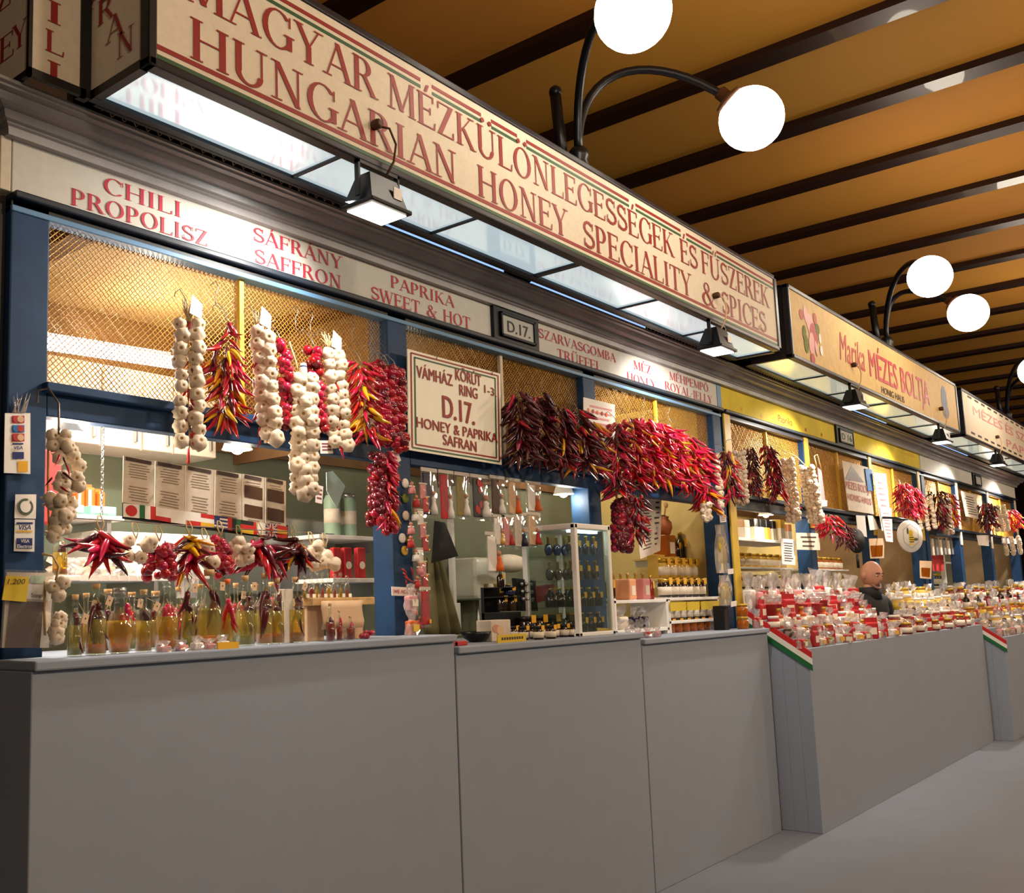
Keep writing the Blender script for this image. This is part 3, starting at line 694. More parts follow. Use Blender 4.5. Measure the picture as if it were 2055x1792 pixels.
def tagpart(t, wp, w, h, rot=0.0, m='tag', lines=True):
    w *= 1.35
    """small price card at world point wp"""
    r = Matrix.Rotation(rot, 3, 'Y'); c = Vector(wp); mb = MB()
    P = lambda x, z, y=0: c+r @ Vector((x*w, y, z*h))
    mb.prism([P(-.5, -.5), P(.5, -.5), P(.5, .5), P(-.5, .5)], (0, .0015, 0))
    if lines:
        for z in (.25, .02, -.22): mb.poly([P(-.36, z-.05, -.0008), P(.36, z-.05, -.0008), P(.36, z+.05, -.0008), P(-.36, z+.05, -.0008)], 1)
    return obj('price_card', mb, [m, 'tag_print'], t)
def stalks(t, h=.07, w=.05, n=22, paper=True):
    mb = MB()
    for i in range(n):
        a = rnd.uniform(-1, 1); l = rnd.uniform(.5, 1.05)*h
        mb.tube([(rnd.uniform(-.008, .008), 0, -.01), (a*w*.4, -.01*rnd.random(), l*.5), (a*w*rnd.uniform(.6, 1.2), -.03*rnd.random(), l)], [.0028, .0024, .0012], 4)
    obj('dry_stalks', mb, 'stalk', t, local=True)
    if paper:
        mb = MB(); mb.prism([(-.012, -.022, .015), (.034, -.03, .0), (.04, -.028, .055), (.004, -.018, .085)], (.002, .001, 0)); obj('paper_wrap', mb, 'paper', t, local=True)
LAT, FRO = Vector((1, 0, 0)), Vector((0, -1, 0))
def chilis(t, p0, p1, wid, n, L, mix, front=.75, spread=.85):
    """n peppers along the line p0..p1 (local to t)"""
    p0, p1 = Vector(p0), Vector(p1)
    for i in range(n):
        u = (i+rnd.random())/n; c = p0.lerp(p1, u); a = rnd.uniform(-.25, PI+.25) if rnd.random() < front else rnd.uniform(0, 2*PI)
        o = LAT*math.cos(a)+FRO*(math.sin(a)*.8); d = (o*spread*rnd.uniform(.35, 1.1)+LAT*rnd.uniform(-.25, .25)+Vector((0, 0, -rnd.uniform(.45, 1)))).normalized()
        k = rnd.random(); col = 'chili_red' if k < mix[0] else ('chili_dark' if k < mix[0]+mix[1] else 'chili_yellow')
        piece('pepper', rnd.choice(CH[col]), t, c+o*wid*rnd.uniform(.08, .5)+Vector((0, 0, L*.35)), aim(d), L*rnd.uniform(.8, 1.25)*(1.08 if col == 'chili_yellow' else 1))
def cherries(t, p0, p1, wid, n, D, col='cherry_red', front=.85):
    p0, p1 = Vector(p0), Vector(p1)
    for i in range(n):
        u = (i+rnd.random()*.6)/n; c = p0.lerp(p1, u); a = rnd.uniform(-.2, PI+.2) if rnd.random() < front else rnd.uniform(PI, 2*PI)
        o = LAT*math.cos(a)+FRO*(math.sin(a)*.75)
        piece('cherry_pepper', rnd.choice(CY[col if rnd.random() < .85 else ('cherry_dark' if col == 'cherry_red' else 'cherry_red')]), t, c+o*wid*.42*rnd.uniform(.8, 1.1), (rnd.uniform(-.9, .9), rnd.uniform(-.9, .9), rnd.uniform(0, 6)), D*rnd.uniform(.85, 1.12))
def bulbs(t, p0, p1, wid, rows, cols, D, yj=.3, lean=0):
    p0, p1 = Vector(p0), Vector(p1)
    for r in range(rows):
        for c in range(cols):
            u = (r+.5+(.25 if c % 2 else -.1)+rnd.uniform(-.12, .12))/rows; q = p0.lerp(p1, max(0, min(1, u)))
            x = ((c+.5)/cols-.5)*wid if cols > 1 else rnd.uniform(-.12, .12)*D
            d = LAT*(x/max(wid, .01)*1.3+rnd.uniform(-.55, .55))+FRO+Vector((0, 0, rnd.uniform(-.65, .35)))
            piece('garlic_bulb', rnd.choice(GB), t, q+LAT*x+FRO*(abs(rnd.gauss(0, yj))*D*.5), aim(d), D*rnd.uniform(.86, 1.15))
def span(a, b, Y, name, label, cat, group=None):
    """thing hung at photo point a, reaching down to b"""
    global LAT, FRO
    Y -= .035; P0, P1 = at(*a, Y), at(*b, Y); t = thing(name, label, cat, P0, group); v = (P0-EYE); v.z = 0; v.normalize(); LAT = Vector((v.y, -v.x, 0)); FRO = (-v+Vector((0, -.6, 0))).normalized(); return t, Vector((0, 0, 0)), P1-P0, mpp((P0+P1)/2)
def cordpart(t, p0, p1, m='cord', r=.002): obj('cord', MB().tube([p0, (Vector(p0)+Vector(p1))/2+Vector((0, .004, 0)), p1], r, 5), m, t, local=True)
GGB, GCH, GCY = 'garlic braids hung along the stall fronts', 'chilli strings hung along the stall fronts', 'cherry pepper strings hung along the stall fronts'
# --- first bay -------------------------------------------------------------------------
t, a, b, s = span((378, 640), (380, 900), -.075, 'garlic_braid', 'two-column garlic braid with red chillies, hung closest to the corner post above the menu board', 'garlic', GGB)
hook_part(t, h=.12); stalks(t, .06, .05); cordpart(t, a, b)
bulbs(t, a+Vector((.028, -.01, 0)), b+Vector((.025, -.01, 0)), .01, 11, 1, 34*s); bulbs(t, a+Vector((-.025, .01, 0)), b+Vector((-.03, .01, .0)), .01, 10, 1, 31*s)
chilis(t, a, b, .03, 26, 24*s, (.8, .2), spread=.4); tagpart(t, at(395, 876, -.115), 24*s, 28*s, .25)
t, a, b, s = span((455, 655), (452, 860), -.075, 'chili_string', 'string of red, maroon and yellow chillies between two garlic braids above the menu board', 'chilli string', GCH)
hook_part(t, h=.1); cordpart(t, a, b); chilis(t, a, a.lerp(b, .22)+Vector((.01, 0, 0)), .03, 8, 36*s, (.7, .2)); chilis(t, a.lerp(b, .25), b, .085, 84, 43*s, (.62, .18), spread=1.0)
t, a, b, s = span((518, 660), (535, 885), -.085, 'garlic_braid', 'garlic braid with a fan of dry stalks and square white card below', 'garlic', GGB)
hook_part(t, h=.1); stalks(t, .06, .06); cordpart(t, a, b); bulbs(t, a+Vector((.0, -.02, 0)), b+Vector((0, -.02, 0)), .07, 9, 2, 34*s); chilis(t, a+Vector((-.03, 0, 0)), b+Vector((-.02, 0, -.03)), .03, 16, 22*s, (.9, .1), spread=.3)
tagpart(t, at(543, 846, -.125), 37*s, 28*s, .0)
t, a, b, s = span((560, 690), (583, 858), -.06, 'cherry_pepper_string', 'string of small red cherry peppers behind the garlic braid with the square white card', 'pepper string', GCY)
hook_part(t); cordpart(t, a, b); cherries(t, a, b, .055, 46, 21*s)
t, a, b, s = span((609, 752), (610, 995), -.10, 'garlic_braid', 'longest pure white garlic braid, without any chillies, hanging past the blue rail', 'garlic', GGB)
obj('cord', MB().tube([(0, .02, -.01), (-.012, .03, .06), (-.016, .06, .14)], .0035, 6), 'stalk', t, local=True); obj('blue_tie', MB().lathe([(.011, -.012), (.014, 0), (.011, .016)], 8, (0, 0, .03)), 'flag_blue', t, local=True)
obj('neck', MB().tube([(0, 0, -.03), (0, 0, .045)], [.02, .012], 8), 'garlic', t, local=True)
bulbs(t, a, b, .085, 11, 3, 33*s, .5); tagpart(t, at(641, 992, -.15), 14*s, 36*s, .12)
t, a, b, s = span((628, 702), (642, 880), -.065, 'cherry_pepper_string', 'string of wrinkled cherry peppers squeezed between the longest garlic braid and the stalk-topped one', 'pepper string', GCY)
hook_part(t); cordpart(t, a, b); cherries(t, a, b, .05, 48, 22*s)
t, a, b, s = span((662, 705), (684, 905), -.09, 'garlic_braid', 'garlic braid with red chillies under a wide burst of straw stalks beside the blue post', 'garlic', GGB)
hook_part(t, h=.1); stalks(t, .065, .075, 34); cordpart(t, a, b)
bulbs(t, a+Vector((.03, -.015, 0)), b+Vector((.02, -.015, 0)), .01, 10, 1, 29*s); bulbs(t, a+Vector((-.02, .0, 0)), b+Vector((-.03, 0, 0)), .01, 9, 1, 28*s); chilis(t, a, b, .03, 24, 26*s, (.9, .1), spread=.35); tagpart(t, at(655, 897, -.12), 26*s, 26*s, -.1)
t, a, b, s = span((722, 735), (738, 895), -.085, 'chili_string', 'string of red and yellow chillies beside the cherry peppers at the blue post', 'chilli string', GCH)
hook_part(t); cordpart(t, a, b); chilis(t, a, b, .085, 96, 34*s, (.78, .07), spread=1.1)
for k, (x0, x1, y0, y1, lab) in enumerate(((757, 770, 728, 890, 'string of round cherry peppers touching the chillies with yellow ones'), (778, 785, 740, 895, 'middle of the three round cherry pepper strings on the blue post'), (795, 803, 748, 905, 'string of round cherry peppers with a hanging white card on the blue post'))):
    t, a, b, s = span((x0, y0), (x1, y1), -.07-.012*k, 'cherry_pepper_string', lab, 'pepper string', GCY)
    hook_part(t); cordpart(t, a, b); cherries(t, a, b, .05, 40, 24*s)
    if k == 2: tagpart(t, at(795, 915, -.12), 14*s, 28*s, -.5, lines=False)
t, a, b, s = span((768, 915), (765, 1068), -.09, 'cherry_pepper_string', 'long string of dark cherry peppers with chillies hanging low in front of the blue post', 'pepper string', GCY)
cordpart(t, a, b); cherries(t, a+Vector((-.03, 0, 0)), b+Vector((-.035, 0, .03)), .05, 52, 22*s, 'cherry_dark'); cherries(t, a+Vector((.045, 0, 0)), b+Vector((.05, 0, .0)), .05, 52, 22*s); chilis(t, a+Vector((.0, -.02, 0)), b+Vector((.01, -.03, .02)), .05, 40, 30*s, (.85, .05))
# --- braids in front of the corner post
for k, (x, y) in enumerate(((432, 592), (592, 640), (622, 650), (706, 668), (742, 690), (1085, 770), (1120, 778), (1290, 810), (1340, 830))):
    P = at(x, y, -.004); solo('wire_hook', MB().tube([P+Vector((0, .03, .045)), P+Vector((.004, .0, .055)), P+Vector((.006, -.012, .03)), P, P+Vector((-.004, -.01, -.045)), P+Vector((.006, -.03, -.06)), P+Vector((.014, -.035, -.04))], .0018, 5), 'hook', ['empty wire hook on the grille above the red and yellow chillies', 'empty wire hook on the grille beside the stalk burst', 'empty wire hook on the grille right under the word PAPRIKA', 'empty wire hook on the grille above the cherry peppers', 'empty wire hook on the grille against the blue post', 'empty wire hook on the grille above the maroon chillies', 'second empty wire hook above the maroon chillies', 'empty wire hook on the grille above the red mass', 'second empty wire hook above the red mass'][k], 'hook', 'empty hooks on the grilles')
t, a, b, s = span((118, 872), (120, 1065), -.12, 'garlic_braid', 'thick garlic braid hanging in the window beside the card-logo stickers', 'garlic', GGB)
obj('hook', MB().tube([(0, .0, 0), (.0, .0, .03), (.01, .02, .1), (.005, .07, .155), (-.02, .09, .15), (-.022, .09, .11)], .0035, 6), 'hook', t, local=True)
for k, (px, py, n) in enumerate(((115, 880, 6), (118, 900, 5), (140, 925, 5), (135, 960, 5), (118, 970, 4), (128, 985, 5), (115, 1010, 5), (130, 1020, 5), (110, 1050, 6), (108, 1065, 4))):
    c = at(px, py, -.12)-t.location
    for i in range(n-2): piece('garlic_bulb', rnd.choice(GB), t, c+Vector((rnd.uniform(-.035, .035), rnd.uniform(-.03, .01), rnd.uniform(-.02, .02))), aim((rnd.uniform(-.7, .7), -1, rnd.uniform(-.6, .3))), 30*s*rnd.uniform(.9, 1.15))
cordpart(t, a+Vector((0, .06, 0)), b+Vector((0, .06, 0)), r=.004); chilis(t, a.lerp(b, .2), a.lerp(b, .6), .06, 6, 26*s, (.6, .4))
t, a, b, s = span((112, 1165), (112, 1275), -.12, 'garlic_braid', 'short garlic bunch hanging low beside the yellow note', 'garlic', GGB)
obj('cord', MB().tube([(0, 0, 0), (.01, 0, .04), (-.0, .02, .075), (-.03, .03, .08)], .004, 6), 'rope', t, local=True); cordpart(t, a+Vector((0, .06, 0)), b+Vector((0, .06, 0)), r=.004)
for py in (1168, 1178, 1195, 1240, 1252, 1268, 1280):
    for i in range(2): piece('garlic_bulb', rnd.choice(GB), t, at(112+rnd.uniform(-10, 18), py, -.12+rnd.uniform(-.02, .01))-t.location, aim((rnd.uniform(-.6, .6), -1, rnd.uniform(-.6, .3))), 27*s*rnd.uniform(.9, 1.15))
# --- low row of bunches on a wire across the first bay
wire_y = [(150, 1040), (240, 1045), (330, 1052), (420, 1058), (520, 1064), (600, 1068), (670, 1072)]
solo('hanging_wire', MB().tube([at(x, y, -.02) for x, y in wire_y], .0022, 5), 'hook', 'thin wire stretched across the window carrying the row of small bunches', 'wire')
GL = 'small bunches on the wire above the bottles'
def bunch(px, py, kind, w, h, label, n=16):
    global LAT, FRO
    P = at(px, py, -.05); s = mpp(P)*1.15; v = (P-EYE); v.z = 0; v.normalize(); LAT = Vector((v.y, -v.x, 0)); FRO = -v
    t = thing('pepper_bunch' if kind != 'garlic' else 'garlic_bunch', label, 'pepper bunch' if kind != 'garlic' else 'garlic', P, GL)
    obj('loop', MB().tube([(0, .005, -.01), (-.012, .01, .02), (-.004, .02, .045), (.008, .02, .045), (.014, .01, .02), (0, .005, -.01)], .0025, 5), 'rope', t, local=True)
    if kind == 'chili' or kind == 'mixed' or kind == 'dark':
        mix = {'chili': (.75, .25), 'mixed': (.62, .2), 'dark': (.1, .8)}[kind]
        for i in range(n):
            a = rnd.uniform(0, 2*PI); e = rnd.uniform(-.1, 1.3); d = (LAT*math.cos(a)+FRO*(abs(math.sin(a))*.7)+Vector((0, 0, -e))).normalized(); k = rnd.random()
            col = 'chili_red' if k < mix[0] else ('chili_dark' if k < sum(mix) else 'chili_yellow')
            piece('pepper', rnd.choice(CH[col]), t, LAT*(rnd.uniform(-.15, .15)*w*s)+Vector((0, rnd.uniform(-.02, .01), -rnd.uniform(.05, .5)*h*s)), aim(d), s*h*rnd.uniform(.46, .68))
    elif kind == 'cherry': cherries(t, (0, 0, -.02), (0, 0, -h*s), w*s*.9, n, 19*s)
    else:
        for i in range(n): piece('garlic_bulb', rnd.choice(GB), t, LAT*(rnd.uniform(-.5, .5)*w*s)+Vector((0, rnd.uniform(-.03, .01), -rnd.uniform(.15, 1)*h*s)), aim((rnd.uniform(-.8, .8), -1, rnd.uniform(-.8, .4))), 25*s*rnd.uniform(.9, 1.1))
    return t
bunch(205, 1062, 'chili', 90, 100, 'spider-like bunch of long red chillies on the wire, next to the thick garlic braid', 26)
bunch(275, 1075, 'garlic', 50, 42, 'small garlic ring on a straw loop between the spider-like chillies and a cherry pepper cluster', 9)
t = bunch(322, 1080, 'cherry', 62, 70, 'big cluster of shiny cherry peppers on the wire', 44)
t = bunch(383, 1070, 'mixed', 70, 95, 'star-shaped bunch of red chillies with three yellow ones', 24)
for d in ((-1, -.3, .15), (.9, -.4, -.25), (.15, -.3, -1)): piece('pepper', CH['chili_yellow'][0], t, (0, -.03, -.03+.0*d[0]), aim(d), .075)
bunch(414, 1085, 'garlic', 18, 45, 'tiny pair of garlic bulbs beside the star-shaped chilli bunch', 4)
bunch(445, 1070, 'cherry', 32, 75, 'narrow cluster of cherry peppers under the row of flags', 24)
bunch(483, 1078, 'garlic', 32, 55, 'garlic bulbs on a loop under the striped flags', 8)
bunch(524, 1072, 'chili', 75, 100, 'bunch of glossy red chillies under the German-coloured flag', 28)
bunch(592, 1078, 'dark', 70, 85, 'bunch of almost black chillies with pale yellow ones', 26)
bunch(628, 1090, 'garlic', 34, 40, 'garlic cluster on a knotted straw at the end of the wire', 8)
bunch(656, 1092, 'garlic', 26, 36, 'last garlic cluster on the wire, in front of the red packets', 6)
# --- second bay: dark chillies
GD = 'dark chilli strings beside the hanging shop sign'
for k, (x0, y0, x1, y1, n, mix, lab) in enumerate(((1040, 800, 1048, 930, 52, (.04, .96), 'maroon chilli string hanging at the edge of the D.17 shop sign'), (1078, 805, 1092, 935, 52, (.06, .94), 'maroon chilli string, second one away from the D.17 shop sign'),
        (1118, 830, 1132, 945, 46, (.12, .85), 'maroon chilli string, third one away from the D.17 shop sign'), (1160, 835, 1172, 950, 44, (.3, .56), 'maroon chilli string with a few yellow ones at its lower end'), (1186, 862, 1194, 955, 26, (.5, .36), 'reddish chilli string with yellow ones in front of the white notice'))):
    t, a, b, s = span((x0, y0), (x1, y1), -.09-.01*(k % 2), 'chili_string', lab, 'chilli string', GD)
    hook_part(t, h=.1); cordpart(t, a, b); chilis(t, a, b, .095, int(n*1.9), 36*s, mix, spread=1.25)
# --- third bay: the big red mass
GR = 'massed red chilli strings over the third window'
for k, (x0, y0, x1, y1, n, lab) in enumerate(((1238, 858, 1240, 1000, 60, 'outermost red chilli string of the mass, beside the white notice'), (1262, 850, 1276, 985, 62, 'red chilli string of the mass, second from the white notice'), (1292, 850, 1310, 975, 62, 'red chilli string of the mass, third from the white notice'), (1322, 860, 1338, 975, 60, 'red chilli string in the middle of the mass over the third window'),
        (1350, 872, 1366, 978, 56, 'red chilli string of the mass, third from the yellow post'), (1378, 885, 1394, 990, 50, 'red chilli string of the mass, second from the yellow post'), (1405, 905, 1420, 1030, 44, 'red and yellow chilli string of the mass, closest to the yellow post'))):
    t, a, b, s = span((x0, y0), (x1, y1), -.08-.015*(k % 2), 'chili_string', lab, 'chilli string', GR)
    hook_part(t, h=.1); cordpart(t, a, b); chilis(t, a, b, .10, int(n*2.1), 29*s, (.86, .05) if k else (.72, .27), spread=1.3)
t, a, b, s = span((1262, 1005), (1258, 1085), -.1, 'cherry_pepper_string', 'dark cherry peppers and chillies hanging under the end of the red mass', 'pepper string', GCY)
cordpart(t, a, b); cherries(t, a-LAT*.035, b-LAT*.03+Vector((0, 0, -.05)), .10, 90, 20*s, 'cherry_dark'); chilis(t, a+LAT*.04, b+LAT*.045, .08, 56, 30*s, (.45, .55))
t, a, b, s = span((1437, 925), (1447, 1035), -.12, 'garlic_braid', 'single-column garlic braid in front of the yellow post', 'garlic', GGB)
hook_part(t); stalks(t, .06, .06, 16, False); cordpart(t, a, b); bulbs(t, a, b, .01, 9, 1, 16*s); tagpart(t, at(1451, 1041, -.13), 22*s, 14*s, -.1)
t, a, b, s = span((1416, 1010), (1418, 1045), -.12, 'garlic_bunch', 'few loose garlic bulbs under the red and yellow chilli string', 'garlic'); cordpart(t, a, b); bulbs(t, a, b, .05, 3, 3, 13*s)
t, a, b, s = span((1458, 915), (1470, 1005), -.08, 'chili_string', 'sparse dark red chilli string with yellow ones on the yellow post', 'chilli string', GCH); hook_part(t); cordpart(t, a, b); chilis(t, a, b, .09, 60, 26*s, (.45, .42), spread=.6)
# --- yellow-fronted stall
t, a, b, s = span((1482, 905), (1490, 1012), -.07, 'garlic_braid', 'greyish three-column garlic braid hung on the grille of the yellow-fronted stall', 'garlic', GGB); hook_part(t); cordpart(t, a, b); bulbs(t, a, b, .085, 11, 3, 11.5*s, .3)
for x0, y0, x1, y1, w, n, mix, lab in ((1503, 905, 1514, 995, .075, 120, (.1, .9), 'narrow maroon chilli string between the greyish garlic braid and a wider chilli string'), (1540, 900, 1562, 1000, .10, 160, (.45, .55), 'wide glossy dark red chilli string beside the braid with mixed garlic')):
    t, a, b, s = span((x0, y0), (x1, y1), -.07, 'chili_string', lab, 'chilli string', GCH); hook_part(t); cordpart(t, a, b); chilis(t, a, b, w, n, 19*s, mix, spread=.5)
t, a, b, s = span((1578, 920), (1592, 1048), -.08, 'garlic_braid', 'lumpy garlic braid beside the wide dark red chilli string of the yellow stall', 'garlic', GGB); hook_part(t); cordpart(t, a, b); bulbs(t, a, b, .1, 13, 3, 12*s, .6); chilis(t, a.lerp(b, .6)+Vector((.06, 0, 0)), b+Vector((.06, 0, .05)), .04, 16, 14*s, (1, 0))
t, a, b, s = span((1617, 935), (1638, 1050), -.085, 'garlic_braid', 'bright white garlic braid hanging beside the printed paper bag', 'garlic', GGB); obj('cord', MB().tube([(0, 0, 0), (-.02, .06, .08), (-.05, .165, .15)], .004, 5), 'rope', t, local=True); cordpart(t, a, b); bulbs(t, a, b, .12, 13, 3, 13*s, .4)
t, a, b, s = span((1660, 1040), (1668, 1080), -.1, 'chili_string', 'round bunch of thin red chillies under the paper bag', 'chilli string', GCH); cordpart(t, a, b); chilis(t, a, b, .16, 80, 18*s, (.9, .1), spread=1.2)
t, a, b, s = span((1692, 1055), (1698, 1100), -.06, 'chili_string', 'dark maroon chilli bunch beside the round bunch of thin red chillies', 'chilli string', GCH); cordpart(t, a, b); chilis(t, a, b, .12, 80, 17*s, (.0, 1.), spread=.6)
# --- strings on the far bays
for x0, y0, x1, y1, w, n, mix, lab in ((1808, 975, 1824, 1040, .24, 120, (.92, .08), 'broad crimson chilli bunch hanging in front of the far yellow grille'), (1832, 985, 1842, 1035, .2, 90, (.92, .08), 'crimson chilli bunch touching the broad one before the far grille'), (1876, 990, 1890, 1060, .28, 90, (.25, .75), 'dark red chilli bunch on the pale far stall'), (1905, 995, 1912, 1055, .2, 80, (.75, .02), 'red and yellow chilli bunch with a white price card'), (1976, 1015, 1984, 1060, .3, 80, (.2, .8), 'maroon chilli bunch on the last stall'), (2018, 1030, 2030, 1062, .4, 90, (.8, .05), 'red chilli bunch with yellow at the end of the row')):
    t, a, b, s = span((x0, y0), (x1, y1), -.1, 'chili_string', lab, 'chilli string', GCH); hook_part(t); cordpart(t, a, b); chilis(t, a, b, w*.62, int(n*1.5), 14*s, mix, spread=.6)
    if 'card' in lab: tagpart(t, at(1908, 1058, -.2), 16*s, 9*s)
for x0, y0, x1, y1, w, lab in ((1852, 998, 1862, 1062, .2, 'grey-white garlic braid beside the crimson chilli bunches'), (1895, 1000, 1903, 1072, .1, 'garlic strand between dark red and yellow-flecked chillies'), (2000, 1015, 2012, 1065, .2, 'garlic and stalks on the last stall'), (2028, 1078, 2034, 1112, .25, 'short garlic bunch low on the last stall')):
    t, a, b, s = span((x0, y0), (x1, y1), -.1, 'garlic_braid', lab, 'garlic', GGB); hook_part(t); cordpart(t, a, b); bulbs(t, a, b, w, 12, 3, 9*s, .4)
# ================================================================== COUNTERS
def counter(x0, x1, yf, z, label, inner):
    t = thing('market_counter', label, 'counter', ((x0+x1)/2, yf, 0), 'grey market counters')
    obj('body', MB().bbox((x0, yf+.02, 0), (x1, -.015, z-.03), .004), 'stall_grey', t)
    obj('worktop', MB().bbox((x0, yf, z-.03), (x1, -.014, z), .006), 'stall_grey', t)
    obj('inner_top', MB().bbox((inner[0], -.014, z-.03), (inner[1], .45, z), .004), 'stall_grey', t)
C1, C2, C3 = 1.425, 1.372, 1.335
counter(1.50, 3.44, -.24, C1, 'plain grey counter under the row of oil bottles', (1.67, 3.305))
counter(3.45, 5.10, -.24, C2, 'plain grey counter under the hanging D.17 shop sign', (3.46, 4.995))
counter(5.11, 6.90, -.24, C3, 'plain grey counter under the honey shelves', (5.15, 6.75))
def stand(x0, x1, y1, z1, label, gap, n=5):
    """stepped display stand falling from the stall front towards the aisle, tricolour edging on its end"""
    t = thing('display_stand', label, 'display stand', ((x0+x1)/2, (y1)/2, 0)); z0 = 1.49; dy = y1/n; dz = (z0-z1)/n; pts = []
    for k in range(n):
        for a, b in (((x0, gap[0]), (gap[1], x1)) if gap and k < 3 else ((x0, x1),)): obj('step', MB().bbox((a, dy*k-.016, 0), (b, dy*(k+1)-.016, z0-dz*(k+.6)), .003), 'stall_grey', t)
        pts.append((dy*(k+.5)-.016, z0-dz*(k+.6)))
    for i, m in enumerate(('flag_red', 'flag_white', 'flag_green')):
        a = [(x0-.012, -.018, z0+.005-.042*i), (x0-.012, y1-.036, z1+.005-.042*i), (x0-.012, y1-.036, z1-.037-.042*i), (x0-.012, -.018, z0-.037-.042*i)]
        obj('edging_stripe', MB().prism(a, (.011, 0, 0)), m, t)
    return pts
ST1 = stand(6.96, 12.12, -.45, 1.17, 'stepped display stand with tricolour edging, full of gift packets beside the yellow post', (9.36, 10.02))
ST2 = stand(12.22, 17.3, -.62, 1.02, 'stepped display stand with tricolour edging on the far pale stall', None)
# ================================================================== SMALL GOODS
def shape(kind, r, H):
    P = {'tall': [(.95, 0), (1, .02), (1, .56), (.9, .62), (.42, .70), (.33, .76), (.33, .95), (.38, .96), (.38, 1)],
         'square': [(.95, 0), (1, .02), (1, .66), (.92, .71), (.42, .75), (.40, .92), (.46, .93), (.46, 1)],
         'round': [(.6, 0), (.75, .03), (1, .28), (.98, .45), (.75, .62), (.45, .70), (.40, .9), (.48, .91), (.48, 1)],
         'slim': [(.9, 0), (1, .02), (.95, .35), (.55, .55), (.45, .62), (.45, .96), (.55, .97), (.55, 1)],
         'grape': [(.6, 0), (.85, .05), (1, .16), (.86, .24), (1, .33), (.84, .42), (.92, .5), (.55, .62), (.33, .7), (.33, .96), (.4, .97), (.4, 1)]}[kind]
    return [(a*r, b*H) for a, b in P]
def bottle(px, top, base, wpx, Y, kind, oil, lay, peps, cap, label, tag=None, group='oil bottles on the front counter', zb=None):
    P = at(px, base, Y); s = mpp(P); r = wpx*s/2; H = (base-top)*s
    if zb is not None: P.z = zb; H = at(px, top, Y).z-zb
    t = thing('oil_bottle', label, 'bottle', P, group); pr = shape(kind, r, H*.94)
    obj('glass', MB().lathe(pr, 16), 'glass', t, local=True)
    fill = [(a*.93, max(b, .004)) for a, b in pr if b < H*.5]; fill.append((fill[-1][0], H*.5)); fill.append((0.0001, H*.5))
    obj('oil', MB().lathe(fill, 14), oil, t, local=True)
    if lay: f2_ = [(a*.9, max(b, .006)) for a, b in pr if b < H*.14]; f2_ += [(f2_[-1][0], H*.15), (.0001, H*.16)]; obj('spice_layer', MB().lathe(f2_, 12), lay, t, local=True)
    for k in range(peps[1]):
        piece('pepper', rnd.choice(CH[peps[0]]), t, (rnd.uniform(-.4, .4)*r, -.3*r, H*rnd.uniform(.52, .76)), aim((rnd.uniform(-.3, .3), 0, -1)), H*rnd.uniform(.34, .52))
    tz = H*.92
    obj('stopper', MB().lathe([(pr[-1][0]*.95, tz), (pr[-1][0]*1.0, H), (.0001, H)], 10), cap, t, local=True)
    if tag:
        c = Vector((r*tag[0], -r*1.05, H*tag[1])); w = .021; h = .03; R_ = Matrix.Rotation(tag[2], 3, 'Y'); mb = MB(); q = lambda x, z: c+R_ @ Vector((x*w, 0, z*h))
        mb.prism([q(-.5, -.5), q(.5, -.5), q(.5, .5), q(-.5, .5)], (0, .0012, 0)).poly([q(-.1, -.05)+Vector((0, -.0006, 0)), q(.1, -.05)+Vector((0, -.0006, 0)), q(.1, .12)+Vector((0, -.0006, 0)), q(-.1, .12)+Vector((0, -.0006, 0))], 1)
        obj('swing_tag', mb, ['tag_tan', 'print_dark'], t, local=True)
        obj('tag_thread', MB().tube([c+Vector((0, .001, h*.4)), (pr[-2][0]*.9, -.004, H*.86)], .0008, 3), 'rope', t, local=True)
    return t
YB = -.1
def zc(px): return C1
